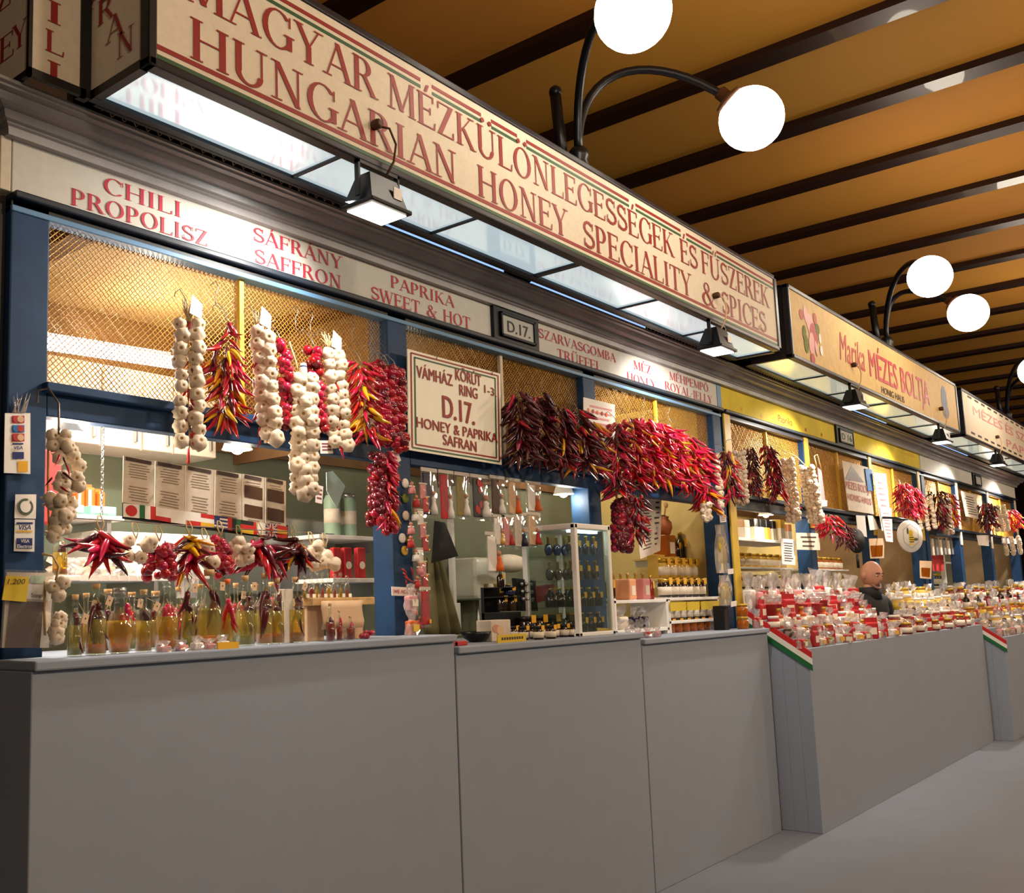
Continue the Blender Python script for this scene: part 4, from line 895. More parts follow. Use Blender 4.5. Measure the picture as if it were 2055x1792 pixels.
for a in ((150, 1193, 1292, 30, 'square', 'oil_pale', 'herb', ('chili_dark', 2), 'cork', 'small clear oil bottle with a dark chilli, first in the row beside the garlic', (.9, .6, .3)),
          (192, 1171, 1291, 42, 'tall', 'oil_pale', 'spice_orange', ('chili_dark', 5), 'cork', 'tall oil bottle with dark chillies over herbs and an orange layer', (.8, .75, .4)),
          (240, 1180, 1289, 56, 'round', 'oil', 'spice_orange', ('chili_red', 4), 'steel', 'round-bellied oil bottle with a metal screw cap', None),
          (288, 1183, 1287, 33, 'square', 'oil', 'spice_red', ('chili_dark', 2), 'cork', 'square oil bottle with a cork and red layer, carrying a tilted tan tag', (1.2, .72, .5)),
          (335, 1168, 1285, 48, 'tall', 'oil', 'spice_orange', ('chili_red', 6), 'glass', 'wide oil bottle with four bright red chillies under a glass stopper', None),
          (377, 1150, 1283, 30, 'slim', 'oil_pale', 'herb', ('chili_dark', 3), 'glass', 'slim long-necked oil bottle behind a tan tag', (.4, .8, 0)),
          (421, 1143, 1281, 58, 'grape', 'oil_pale', 'spice_orange', ('chili_dark', 3), 'cork', 'grape-shaped knobbly oil bottle with a cork', (.3, .78, .1)),
          (457, 1162, 1279, 24, 'slim', 'oil', None, ('chili_red', 4), 'orange_pack', 'slim oil bottle with an orange stopper', None),
          (493, 1155, 1277, 38, 'tall', 'oil_pale', 'herb', ('chili_dark', 5), 'cork', 'oil bottle with burst dark chillies and a straight tan tag', (.4, .84, 0)),
          (531, 1150, 1275, 34, 'tall', 'oil_pale', 'spice_orange', ('chili_dark', 6), 'cork', 'oil bottle with a thick wad of dark chillies, next to the pale carton', None),
          (557, 1160, 1274, 28, 'square', 'oil', 'spice_red', ('chili_dark', 2), 'cork', 'narrow oil bottle squeezed before the pale carton', None),
          (594, 1158, 1272, 36, 'tall', 'oil', 'spice_red', ('chili_dark', 3), 'cork', 'yellow oil bottle with black chilli at its top, after the pale carton', (.5, .85, .5))):
    bottle(a[0], a[1], a[2], a[3], YB, a[4], a[5], a[6], a[7], a[8], a[9], a[10], zb=C1)
bottle(120, 1062, 1155, 30, .25, 'square', 'oil', 'spice_red', ('chili_dark', 3), 'lid_black', 'pickle-filled square bottle on the white shelf behind the thick garlic braid', None, 'bottles inside the first window')
GB2 = 'oil bottles in the second row'
for k, (px, top, w, kd, o_, n_) in enumerate(((172, 1190, 34, 'tall', 'oil', 2), (216, 1182, 30, 'slim', 'oil_red', 3), (264, 1188, 34, 'square', 'oil_pale', 3), (312, 1186, 36, 'round', 'oil', 4), (358, 1178, 32, 'tall', 'oil_red', 3), (400, 1172, 34, 'square', 'oil', 4), (474, 1170, 30, 'tall', 'oil_pale', 3), (512, 1172, 34, 'square', 'oil', 5), (548, 1168, 30, 'slim', 'oil_red', 3))):
    bottle(px, top, 1285, w, .12, kd, o_, 'spice_orange' if k % 2 else 'herb', (('chili_red', 'chili_dark')[k % 2], n_), 'cork', ['tall oil bottle', 'slim reddish oil bottle', 'square pale oil bottle', 'round oil bottle', 'tall reddish oil bottle', 'square oil bottle with chillies', 'tall pale oil bottle', 'square oil bottle full of chillies', 'slim red oil bottle'][k]+' in the second row, '+['behind the first two', 'behind the tall and round ones', 'behind the round-bellied one', 'behind the square and glass-stoppered ones', 'behind the glass-stoppered one', 'before the grape-shaped one', 'behind the orange-stoppered one', 'behind the burst chillies', 'behind the narrow one'][k], ((.5, .8, .2), None)[k % 2], GB2, zb=C1)
# pale carton between the bottles
P = at(574, 1273, -.08); solo('carton', MB().bbox((P.x-.02, -.1, C1), (P.x+.02, -.05, C1+.2), .002), 'paper_dim', 'tall pale carton standing between the oil bottles', 'carton')
# kraft carton and wooden ledge with miniature bottles
P = at(640, 1275, -.05); sx0, sx1 = at(602, 1240, -.05).x, at(728, 1240, -.05).x; zl = at(660, 1200, -.05).z
t = thing('wooden_ledge', 'raised wooden ledge carrying miniature bottles', 'ledge', ((sx0+sx1)/2, 0, C1))
obj('board', MB().bbox((sx0, -.12, zl-.03), (sx1, .06, zl), .003), 'cork', t); obj('support', MB().bbox((sx0+.01, -.08, C1), (sx0+.1, .05, zl-.03), .003), 'tag_tan', t); obj('support', MB().bbox((sx1-.06, -.06, C1), (sx1-.01, .05, zl-.03), .003), 'tag_tan', t)
mb = MB(); x0, x1 = at(645, 1240, -.13).x, at(727, 1240, -.13).x; n = 8; base = len(mb.v)
for i in range(n+1):
    for j in range(5): mb.v.append((x0+(x1-x0)*i/n, -.135+.006*math.sin(i*2.3+j*1.7), zl-.012-(zl-.012-C1-.045)*j/4))
for i in range(n):
    for j in range(4): q = base+i*5+j; mb.face([q, q+1, q+6, q+5], 0, True)
o = solo('kraft_paper', mb, 'tag_tan', 'sheet of kraft paper hanging from the wooden ledge', 'paper'); o.modifiers.new('s', 'SOLIDIFY').thickness = .002
GM = 'miniature bottles on the wooden ledge'
for k, (px, h, kind) in enumerate(((612, 40, 'tall'), (625, 46, 'slim'), (636, 50, 'tall'), (648, 46, 'tall'), (660, 48, 'slim'), (672, 44, 'tall'), (684, 46, 'tall'), (697, 40, 'tall'))):
    P = at(px, 1196-(px-612)*.02, -.08+.03*(k % 3)); P.z = zl; s = mpp(P)
    t = thing('miniature_bottle', 'miniature bottle of reddish spirit with a glass stopper on the wooden ledge', 'bottle', P, GM)
    pr = shape(kind, 7*s, h*s); obj('glass', MB().lathe(pr, 10), 'glass', t, local=True); obj('spirit', MB().lathe([(a*.9, max(b, .003)) for a, b in pr if b < h*s*.5]+[(.0001, h*s*.5)], 10), 'oil_red' if k % 2 else 'oil', t, local=True)
    obj('stopper', MB().ball((0, 0, h*s*1.02), 4*s, 8, 5), 'glass', t, local=True)
    obj('price_sticker', MB().box((-.008, -7*s-.003, .002), (.008, -7*s-.0018, .016)), 'white', t, local=True)
for k, (px, w, h, m, l) in enumerate(((663, 18, 60, 'chili_dark', 'small bottle stuffed with dark chilli pods before the kraft paper'), (681, 12, 46, 'chili_red', 'tiny bottle with one red chilli before the kraft paper'), (703, 16, 34, 'chili_red', 'corked vial of red spice at the end of the kraft paper'))):
    bottle(px, 1270-h, 1270, w, -.17, 'tall', 'oil_red', None, (m, 3), 'cork', l, None, 'little bottles before the kraft paper', zb=C1)
P = at(738, 1268, -.15); t = thing('tomato_bunch', 'bunch of small dried tomatoes beside the blue post', 'tomatoes', (P.x, -.15, C1))
for k in range(7): piece('tomato', CY['cherry_red'][k % 3], t, (rnd.uniform(-.03, .03), rnd.uniform(-.02, .02), .012+.012*(k // 4)), (rnd.uniform(-.5, .5), rnd.uniform(-.5, .5), 0), .024)
# crumpled cellophane sweets and gift wraps along the front of the counter
def pouch(name, label, P, w, h, d, content, cat, group, top=True, card=None, tie=None):
    t = thing(name, label, cat, P, group); mb = MB(); n, k = 8, 5; st = 0
    for j in range(k+1):
        u = j/k; f = (1 if u < .5 else .42 if u < .7 else .8)
        for i in range(n):
            a = 2*PI*i/n; q = 1+rnd.uniform(-.22, .22)*(1.6 if u > .75 else 1); mb.v.append((w/2*f*math.cos(a)*q, d/2*f*math.sin(a)*q, h*u*(1+rnd.uniform(-.05, .08)*(j > 0))))
    for j in range(k):
        for i in range(n): mb.face([j*n+i, j*n+(i+1) % n, (j+1)*n+(i+1) % n, (j+1)*n+i], 0, False)
    obj('pouch', mb, 'cello', t, local=True)
    if content:
        c = MB(); c.bbox((-w*.36, -d*.36, .002), (w*.36, d*.36, h*.56), min(w, h, d)*.12); obj('contents', c, content, t, local=True)
    if card: obj('label_card', MB().box((-w*.25, -d*.52, h*.15), (w*.25, -d*.50, h*.42)), card, t, local=True)
    if tie: obj('tie', MB().lathe([(w*.22, h*.68), (w*.28, h*.72), (w*.22, h*.76)], 8), tie, t, local=True)
    return t
for k, px in enumerate((365, 395, 420, 448, 330)):
    P = at(px, 1284, -.2); pouch('sweet_packet', 'crackling clear packet of red and white sweets in front of the oil bottles', (P.x, -.2, C1), .05, .035+.01*(k % 2), .04, ('pink_pack', 'white')[k % 2], 'packet', 'sweet packets before the oil bottles')
P = at(455, 1280, -.22); solo('price_strip', MB().box((P.x-.05, -.235, C1), (P.x+.04, -.23, C1+.022)), 'tag_yellow', 'pale yellow price strip lying before the oil bottles', 'price card')
# ================================================================== FIRST BAY INTERIOR
def sheet(name, pts, Y, m, label, cat, group=None, th=.003, parent=None, bend=0):
    q = [at(x, y, Y) for x, y in pts]; mb = MB().prism(q, (0, th, 0))
    if parent is not None: return obj(name, mb, m, parent)
    return solo(name, mb, m, label, cat, group)
def textlines(parent, pts, Y, n, m='print_dark', x0=.15, x1=.85, v0=.12, v1=.9, w=.35, wob=.25):
    """rows of illegible small print on a sheet given by its four photo corners (tl, tr, br, bl)"""
    q = [at(x, y, Y) for x, y in pts]; mb = MB()
    for i in range(n):
        v = v0+(v1-v0)*(i+.5)/n; hh_ = (v1-v0)/n*w/2; a, b = x0+rnd.random()*wob*.5, x1-rnd.random()*wob*.5
        P = lambda u, vv: (q[0].lerp(q[1], u)).lerp(q[3].lerp(q[2], u), vv)+Vector((0, -.0012, 0))
        mb.poly([P(a, v-hh_), P(b, v-hh_), P(b, v+hh_), P(a, v+hh_)])
    return obj('small_print', mb, m, parent, kind='stuff')
YM = .0
t = thing('menu_board', 'hanging strip of laminated multilingual recipe sheets with a row of flags', 'menu board', at(410, 1050, YM))
tops = [(248, 915), (312, 925), (373, 934), (432, 943), (487, 951), (533, 958), (576, 965)]; bots = [(246, 1008), (310, 1018), (372, 1030), (431, 1040), (487, 1049), (533, 1055), (576, 1060)]
for i in range(6):
    pts = [tops[i], (tops[i+1][0]-2, tops[i+1][1]), (bots[i+1][0]-2, bots[i+1][1]), bots[i]]
    sh = sheet('recipe_sheet', pts, YM+.002*(i % 2), 'paper_dim', '', '', parent=t)
    mid = [((p[0]+q[0])/2, (p[1]+q[1])/2) for p, q in ((pts[0], pts[3]), (pts[1], pts[2]))]
    textlines(sh, [pts[0], pts[1], mid[1], mid[0]], YM+.002*(i % 2), 6, 'print_soft', v0=.25); textlines(sh, [mid[0], mid[1], pts[2], pts[3]], YM+.002*(i % 2), 6, 'print_soft', v0=.2)
    if i > 3:
        c = [(pts[0][0]+4, pts[0][1]+22), (pts[1][0]-4, pts[1][1]+22), (pts[1][0]-4, pts[1][1]+46), (pts[0][0]+4, pts[0][1]+46)]
        mb = MB(); mb.poly([at(x, y, YM-.002) for x, y in c]); mb.poly([at(x, y+38, YM-.002) for x, y in c]); obj('photo_print', mb, 'wood_dark', sh)
    mb = MB(); mb.poly([at(x, y, YM-.0025) for x, y in ((pts[0][0]+4, pts[0][1]+1), (pts[1][0]-6, pts[1][1]+1), (pts[1][0]-6, pts[1][1]+8), (pts[0][0]+4, pts[0][1]+8))]); obj('header_print', mb, 'print_dark', sh)
FL = ['jp', 'it', 'pl', 'gr0', 'pl', 'at', 'gr', 'pt', 'de', 'fr', 'uk', 'es']
FXY = [(247, 1010), (280, 1013), (313, 1017), (343, 1022), (373, 1026), (403, 1030), (430, 1034), (457, 1038), (483, 1043), (509, 1047), (533, 1050), (556, 1053), (577, 1057)]
for i, f in enumerate(FL):
    x0, y0 = FXY[i]; x1, y1 = FXY[i+1]; h = 27-.2*i; mb = MB()
    def P(u, v): return at(x0+(x1-x0)*u, y0+(y1-y0)*u+h*v, YM-.001)
    def rect(u0, v0, u1, v1, m): mb.poly([P(u0, v0), P(u1, v0), P(u1, v1), P(u0, v1)], m)
    c = {'r': 0, 'g': 1, 'w': 2, 'b': 3, 'k': 4, 'y': 5}
    if f in ('it', 'fr', 'pt'):
        s3 = {'it': 'gwr', 'fr': 'rww', 'pt': 'rkg'}[f]
        for k in range(3): rect(k/3, 0, (k+1)/3, 1, c[s3[k]])
    elif f == 'jp':
        rect(0, 0, 1, 1, 2); cc = [];
        for k in range(14): a = 2*PI*k/14; cc.append(P(.5+.36*math.cos(a), .5+.42*math.sin(a))+Vector((0, -.0006, 0)))
        mb.poly(cc, 0)
    elif f == 'gr':
        for k in range(7): rect(0, k/7, 1, (k+1)/7, 3 if k % 2 == 0 else 2)
        mb.poly([P(0, 0)+Vector((0, -.0005, 0)), P(.4, 0)+Vector((0, -.0005, 0)), P(.4, .55)+Vector((0, -.0005, 0)), P(0, .55)+Vector((0, -.0005, 0))], 3)
    elif f == 'uk':
        rect(0, 0, 1, 1, 3); e = Vector((0, -.0004, 0))
        for w_, m_, q in ((.2, 2, 1), (.09, 0, 2)):
            for (u0, v0, u1, v1) in ((0, 0, 1, 1), (0, 1, 1, 0)): mb.poly([P(u0, v0-w_/2)+e*q, P(u1, v1-w_/2)+e*q, P(u1, v1+w_/2)+e*q, P(u0, v0+w_/2)+e*q], m_)
            mb.poly([P(.5-w_*.8, 0)+e*(q+2), P(.5+w_*.8, 0)+e*(q+2), P(.5+w_*.8, 1)+e*(q+2), P(.5-w_*.8, 1)+e*(q+2)], m_); mb.poly([P(0, .5-w_*.8)+e*(q+2), P(1, .5-w_*.8)+e*(q+2), P(1, .5+w_*.8)+e*(q+2), P(0, .5+w_*.8)+e*(q+2)], m_)
    else:
        s3 = {'pl': 'wwr', 'gr0': 'www', 'at': 'rwy', 'de': 'kry', 'es': 'ryr'}[f]
        for k in range(3): rect(0, k/3, 1, (k+1)/3, c[s3[k]])
    obj('flag', mb, ['flag_red', 'flag_green', 'flag_white', 'flag_blue', 'flag_black', 'flag_gold'], t)
obj('backing_strip', MB().prism([at(x, y, YM+.006) for x, y in ((246, 1008), (578, 1054), (578, 1085), (246, 1041))], (0, .003, 0)), 'flag_black', t)
obj('red_hanger', MB().tube([at(378, 930, YM), at(378, 900, YM+.02)], .006, 6), 'flag_red', t)
# chain that carries the menu board
mb = MB(); a, b = at(207, 850, .05), at(204, 1030, .05)
for i in range(24):
    c = a.lerp(b, i/23); path = []
    for k in range(9): an = 2*PI*k/8; path.append(c+Vector(((.005*math.cos(an)) if i % 2 else 0, 0 if i % 2 else .005*math.cos(an), .0095*math.sin(an))))
    mb.tube(path, .0016, 4, cap=False)
solo('chain', mb, 'steel', 'steel chain hanging beside the orange packets', 'chain')
# pendant lamps inside the windows
def pendant(px, py, Y, w, h, label, E, conical=True, cordtop=2.25):
    P = at(px, py, Y); s = mpp(P); t = thing('pendant_lamp', label, 'lamp', P, 'pendant lamps inside the stall windows')
    r = w*s/2; H = h*s
    obj('lamp_shade', MB().lathe([(r, 0), (r*.92, H*.15), (r*.62, H), (.015, H+.004)], 18), 'lamp_shade', t, local=True)
    obj('bulb', MB().ball((0, 0, .008), min(r*.45, .03), 12, 8), 'bulb', t, local=True)
    obj('cord', MB().tube([(0, 0, H), (.003, 0, max(.05, cordtop-P.z))], .003, 5), 'black', t, local=True)
    lamp('POINT', 'pendant_glow', P+Vector((0, -.02, -.03)), E, (1, .87, .66), .04)
pendant(136, 870, .16, 78, 24, 'pendant lamp glowing at the corner of the first window', 9)
pendant(476, 902, .28, 62, 30, 'white square-shouldered pendant lamp above the menu board', 9)
pendant(1131, 992, .12, 42, 22, 'glowing pendant lamp over the glass cabinet', 3.2)
pendant(1537, 1034, .3, 30, 16, 'small white pendant lamp inside the yellow-fronted stall', 6)
# fluorescent tube behind the first grille
t = thing('tube_fitting', 'bright fluorescent fitting seen through the first grille', 'light', at(230, 700, .5))
a, b = at(60, 683, .5), at(352, 728, .5)
obj('tube', MB().tube([a, b], .028, 10), 'tube', t); obj('reflector', MB().prism([a+Vector((0, .03, .05)), b+Vector((0, .03, .05)), b+Vector((0, .06, .0)), a+Vector((0, .06, 0))], (0, .01, 0)), 'white', t)
lamp('AREA', 'tube_light', ((a+b)/2+Vector((0, -.05, -.05))), 14, (1, .95, .88), .9, ((a+b)/2+Vector((0, -.2, -1))), size_y=.05)
for x, e in ((2.6, 13), (4.3, 3), (6.0, 11), (7.8, 14), (9.4, 11), (11.1, 13), (13, 8), (14.6, 8), (16.4, 8)):
    lamp('POINT', 'stall_fill', (x, .75, 2.72), e, (1, .84, .58), .08)  # unseen fill lamps added to brighten the stall interiors
# cupboards and shelves
t = thing('wall_cupboard', 'cream wall cupboards under the ceiling of the first window', 'cupboard', at(250, 860, .9))
for x0, x1 in ((88, 200), (202, 282), (284, 345), (347, 430)):
    a, b = at(x0, 840, .9), at(x1, 840, .9); z0 = at(250, 900, .9).z
    d = obj('cupboard_door', MB().bbox((a.x, .88, z0), (b.x-.006, .9, 2.62), .004), 'cream', t); obj('handle', MB().bbox((b.x-.05, .865, z0+.03), (b.x-.035, .88, z0+.08), .003), 'steel', d)
obj('carcass', MB().box((at(88, 840, .9).x, .9, at(250, 900, .9).z), (at(430, 840, .9).x, 1.14, 2.64)), 'paper_dim', t)
def shelf(px0, px1, py, Y, D, label, m='white', th=.02, strip=True):
    a, b = at(px0, py, Y), at(px1, py, Y); z = (a.z+b.z)/2
    t = thing('wall_shelf', label, 'shelf', ((a.x+b.x)/2, Y+D/2, z-th)); obj('board', MB().bbox((a.x, Y, z-th), (b.x, Y+D, z), .003), m, t)
    for x in (a.x+.05, b.x-.07): obj('bracket', MB().box((x, Y+.02, z-th-.06), (x+.02, Y+D, z-th)), 'steel', t)
    return t, a.x, b.x, z
t, xa_, xb_, zs = shelf(95, 250, 1032, .7, .3, 'white shelf with the orange packets')
GO = 'orange packets on the white shelf'
for k, (px, w, h) in enumerate(((165, 22, 62), (186, 24, 66), (208, 18, 58))):
    P = at(px, 1006, .75); s = mpp(P); t = thing('orange_packet', ['bright orange packet at the start of the white shelf', 'tallest bright orange packet, between two others on the white shelf', 'bright orange packet at the chain end of the white shelf'][k], 'packet', (P.x, .8, zs), GO)
    mb = MB(); mb.bbox((-w*s/2, -.04, 0), (w*s/2, .04, h*s*.9), .012).box((-w*s/2, -.004, h*s*.88), (w*s/2, .004, h*s)); obj('pouch', mb, 'orange_pack', t, local=True)
    obj('label_band', MB().box((-w*s*.3, -.043, h*s*.1), (-w*s*.02, -.0405, h*s*.8)), 'label_white', t, local=True)
for k, (px, w) in enumerate(((158, 26), (208, 60))):
    P = at(px, 1020, .7); s = mpp(P); t = thing('tea_carton', ['short teal carton lying under the orange packets', 'long teal carton lying under the orange packets'][k], 'carton', (P.x+.0, .72, zs), 'teal cartons'); 
    obj('box', MB().bbox((-w*s/2, -.02, 0), (w*s/2, .04, 18*s), .003), 'teal_pack', t, local=True); obj('label_band', MB().box((-w*s*.3, -.022, 4*s), (w*s*.2, -.0205, 12*s)), 'white', t, local=True)
P = at(95, 985, .6); solo('red_box', MB().bbox((P.x-.08, .6, P.z-.12), (P.x+.06, .75, P.z+.16), .006), 'print_red', 'tall red box on the inner shelf behind the thick garlic braid', 'box')
t, xa_, xb_, zs = shelf(100, 345, 1155, .4, .35, 'long white shelf with price labels behind the row of small bunches')
for k in range(8):
    x = xa_+.12+(xb_-xa_-.2)*k/8; obj('price_label', MB().box((x, .394, zs-.02), (x+.035, .399, zs)), 'tag', t)
GS = 'wrapped spice bags on the long white shelf'
for k in range(9):
    x = xa_+.1+(xb_-xa_-.2)*k/9; pouch('spice_bag', 'clear bag of brownish spice on the long white shelf', (x, .52, zs), .085, .07, .07, ('tag_tan', 'wood_dark', 'paper_dim')[k % 3], 'bag', GS)
P = at(330, 1120, .75); solo('carton', MB().bbox((P.x-.35, .75, zs+.0), (P.x+.25, .95, zs+.2), .005), 'paper', 'white carton at the back of the long white shelf', 'carton')
t, xa_, xb_, zs = shelf(640, 775, 1075, .55, .3, 'metal shelf at the back of the first window beside the blue post', 'paper')
GJ = 'big preserving jars on the metal shelf'
for k, (px, h) in enumerate(((690, 95), (722, 90))):
    P = at(px, 1065, .6); s = mpp(P); t = thing('preserving_jar', ['large greenish preserving jar under the pale blue paper', 'large greenish preserving jar beside the blue post'][k], 'jar', (P.x, .68, zs), GJ); r = 17*s; H = h*s
    obj('glass', MB().lathe([(r*.9, 0), (r, .01), (r, H*.8), (r*.8, H*.88), (r*.8, H*.92)], 16), 'green_pack', t, local=True); obj('lid', MB().lathe([(r*.85, H*.9), (r*.88, H), (.001, H)], 16), 'steel', t, local=True); obj('label_band', MB().lathe([(r*1.01, H*.3), (r*1.01, H*.6)], 16), 'label_white', t, local=True)
sheet('price_sheet', [(655, 948), (668, 945), (693, 975), (676, 1020), (656, 985)], .12, 'teal_pack2' if mat('teal_pack2', 'a9c9c4', .6) else '', 'pale blue sheet of paper hanging aslant under the stalk-topped garlic', 'paper')
GRP = 'red foil packets on the shelf beside the blue post'
for k, px in enumerate((683, 705, 732)):
    P = at(px, 1150, .35); s = mpp(P); t = thing('paprika_packet', ['red paprika packet with white crest behind the last garlic', 'red paprika packet with white crest in the middle of three', 'red paprika packet with white crest touching the blue post'][k], 'packet', (P.x, .38, at(700, 1160, .35).z), GRP)
    obj('pouch', MB().bbox((-12*s, -.015, 0), (12*s, .015, 62*s), .008), 'spice_red', t, local=True); obj('label_band', MB().lathe([(.001, -.002), (8*s, -.001), (8*s, .0)], 10, (0, -.0165, 26*s), axis=(0, -1, 0)), 'label_white', t, local=True)
shelf(668, 775, 1160, .33, .25, 'short shelf with the red foil packets')
# steel water dispenser and microwave-like grey box at the back
P = at(605, 1130, .8); solo('grey_cabinet', MB().bbox((P.x-.25, .8, at(600, 1190, .8).z), (P.x+.2, 1.1, at(600, 1040, .8).z), .01), 'steel', 'brushed steel cabinet at the back behind the dark chilli bunch', 'cabinet')
P = at(380, 1170, .5); pouch('plastic_bag', 'bluish translucent carrier bag hanging under the star-shaped chilli bunch', (at(375, 1195, .3).x, .3, at(375, 1200, .3).z), .11, .2, .06, None, 'bag', None)
# ------------------------------------------------------------------ corner post: stickers and notes
YP = -.012
t = thing('card_sign', 'white card-payment sign with six small logos wrapped in plastic on the corner post', 'sign', at(36, 950, YP))
pts = [(10, 829), (61, 829), (61, 951), (8, 949)]; sheet('backing', pts, YP, 'paper', '', '', parent=t)
for x0, y0, x1, y1, m in ((24, 834, 49, 849, 'print_red'), (24, 853, 49, 868, 'blue_card'), (24, 870, 49, 886, 'print_red'), (25, 889, 47, 892, 'flag_blue'), (25, 907, 48, 921, 'flag_blue'), (36, 925, 56, 947, 'tag_yellow')):
    obj('logo_patch', MB().poly([at(x, y, YP-.002) for x, y in ((x0, y0), (x1, y0), (x1, y1), (x0, y1))]), m, t)
mb = MB()
for cx, cy, m in ((32, 841, 0), (41, 841, 1), (32, 860, 2), (41, 860, 0), (32, 878, 0), (41, 878, 1)):
    blob(mb, at(cx, cy, YP-.0025), .011, .011, m)
obj('logo_discs', mb, ['print_red', 'tag_tan', 'blue_card'], t, kind='stuff')
obj('lettering', sans(MB(), 'VISA', at(27, 902, YP-.002), at(45, 902, YP-.002), .011, bold=.02), 'flag_blue', t)
mb = MB(); 
for k in range(9):
    a = at(25+k*3, 828, YP); mb.tube([a, a+Vector((rnd.uniform(-.02, .02), -.01, rnd.uniform(.03, .065)))], [.004, .001], 4)
obj('plastic_tuft', mb, 'cello', t, kind='stuff')
t = thing('sticker', 'square white sticker with a round dark emblem on the corner post', 'sticker', at(50, 1041, YP)); sheet('backing', [(31, 992), (73, 992), (72, 1041), (29, 1040)], YP, 'paper', '', '', parent=t)
mb = MB(); blob(mb, at(51, 1017, YP-.002), .026, .026, 0, n=18); blob(mb, at(51, 1017, YP-.0026), .018, .018, 1, n=18); mb.poly([at(x, y, YP-.0032) for x, y in ((45, 1014), (58, 999), (63, 1003), (51, 1018))], 1); obj('emblem', mb, ['herb2' if mat('herb2', '53604e', .6) else '', 'paper'], t)
t = thing('sticker', 'tall white sticker with blue VISA lettering on the corner post', 'sticker', at(48, 1107, YP)); sheet('backing', [(30, 1042), (70, 1043), (69, 1107), (28, 1106)], YP, 'paper', '', '', parent=t)
for x0, y0, x1, y1, m in ((33, 1048, 66, 1052, 'flag_blue'), (33, 1065, 65, 1068, 'tag_yellow'), (33, 1080, 65, 1101, 'flag_blue')): obj('logo_bar', MB().poly([at(x, y, YP-.002) for x, y in ((x0, y0), (x1, y0), (x1, y1), (x0, y1))]), m, t)
obj('lettering', sans(MB(), 'VISA', at(37, 1063, YP-.002), at(61, 1063, YP-.002), .015, bold=.02, shear=.2), 'flag_blue', t)
obj('lettering', sans(MB(), 'VISA', at(41, 1089, YP-.003), at(58, 1089, YP-.003), .011, bold=.02), 'white', t); obj('lettering', sans(MB(), 'Electron', at(34, 1100, YP-.003), at(64, 1100, YP-.003), .012, bold=.02), 'white', t)
t = thing('leaflet_pouch', 'clear plastic pouch of leaflets clipped low on the corner post', 'leaflet', at(50, 1284, -.08)); YL = -.08
sheet('leaflet', [(14, 1148), (108, 1150), (98, 1300), (4, 1300)], YL, 'paper_dim', '', '', parent=t)
for pts, m in (([(20, 1205), (88, 1208), (80, 1300), (10, 1300)], 'wood_dark'), ([(62, 1155), (92, 1156), (90, 1172), (60, 1170)], 'green_pack')): obj('photo_print', MB().poly([at(x, y, YL-.003) for x, y in pts]), m, t)
sheet('leaflet', [(50, 1172), (104, 1174), (98, 1205), (52, 1202)], YL-.004, 'paper', '', '', parent=t)
obj('lettering', sans(MB(), 'Soup', at(62, 1198, YL-.0065), at(84, 1199, YL-.0065), .013, bold=.01), 'print_dark', t)
sheet('cover', [(10, 1142), (112, 1146), (103, 1300), (0, 1300)], YL-.012, 'cello_thin', '', '', parent=t, th=.001)
t = thing('price_note', 'yellow paper note with 1.200 handwritten on it', 'note', at(30, 1208, -.1)); sheet('backing', [(12, 1155), (58, 1158), (53, 1208), (4, 1204)], -.1, 'tag_yellow2' if mat('tag_yellow2', 'd8b92f', .6) else '', '', '', parent=t)
obj('lettering', sans(MB(), '1.200', at(14, 1172, -.103), at(50, 1172, -.103), .016, bold=.0, shear=.25), 'black', t)
# ================================================================== SECOND BAY
t = thing('shop_sign', 'white hanging shop sign reading VÁMHÁZ KÖRÚT, D.17, HONEY & PAPRIKA', 'sign', at(912, 920, -.06)); YS = -.06
C4 = [at(818, 700, YS), at(1004, 750, YS), at(1007, 933, YS), at(821, 903, YS)]
for v in C4: v.y = YS
obj('board', MB().prism([C4[0], C4[3], C4[2], C4[1]], (0, .006, 0)), 'sign_board' if mat('sign_board', 'efead6', .4, noise=(6, .04), coat=.1) else '', t)
def SP(u, v, e=.0015): return C4[0].lerp(C4[1], u).lerp(C4[3].lerp(C4[2], u), v)+Vector((0, -e, 0))
def frame(i0, i1, cols):
    mb = MB(); a = i0; b = i1
    for k, (p, q) in enumerate((((a, a*1.05), (1-a, a*1.05)), ((1-a, a), (1-a, 1-a)), ((a, 1-a), (1-a, 1-a)), ((a, a), (a, 1-a)))):
        w = (b-a)/2
        if k in (0, 2): mb.poly([SP(p[0], p[1]-w), SP(q[0], q[1]-w), SP(q[0], q[1]+w), SP(p[0], p[1]+w)], cols[k])
        else: mb.poly([SP(p[0]-w, p[1]), SP(p[0]+w, p[1]), SP(q[0]+w, q[1]), SP(q[0]-w, q[1])], cols[k])
    obj('border_stripe', mb, ['letter_red', 'stripe_green'], t)
frame(.03, .045, [0, 0, 1, 0]); frame(.065, .08, [1, 1, 0, 1])
U = C4[3]-C4[0]; U = -U.normalized()
def sg(txt, a, b, h, bold=.02, m='letter_red'):
    p, q = at(*a, YS-.001), at(*b, YS-.001); p.y = q.y = YS-.001; mb = MB(); sans(mb, txt, p, q, h, bold=bold, upv=Vector((0, 0, 1))); obj('lettering', mb, m, t)
sg('VÁMHÁZ', (836, 757), (908, 775), .058); sg('KÖRÚT', (914, 762), (965, 776), .058); sg('RING', (922, 793), (958, 801), .056); sg('1-3.', (972, 788), (996, 797), .042)
sg('D.17.', (889, 837), (952, 853), .11, .03); sg('HONEY & PAPRIKA', (836, 857), (998, 889), .05); sg('SAFRAN', (889, 892), (956, 907), .052)
for x, y in ((876, 715), (987, 746)): obj('wire_tie', MB().tube([at(x, y+6, YS-.004), at(x+3, y-4, YS-.006), at(x, y-10, .03)], .0016, 4), 'hook', t)
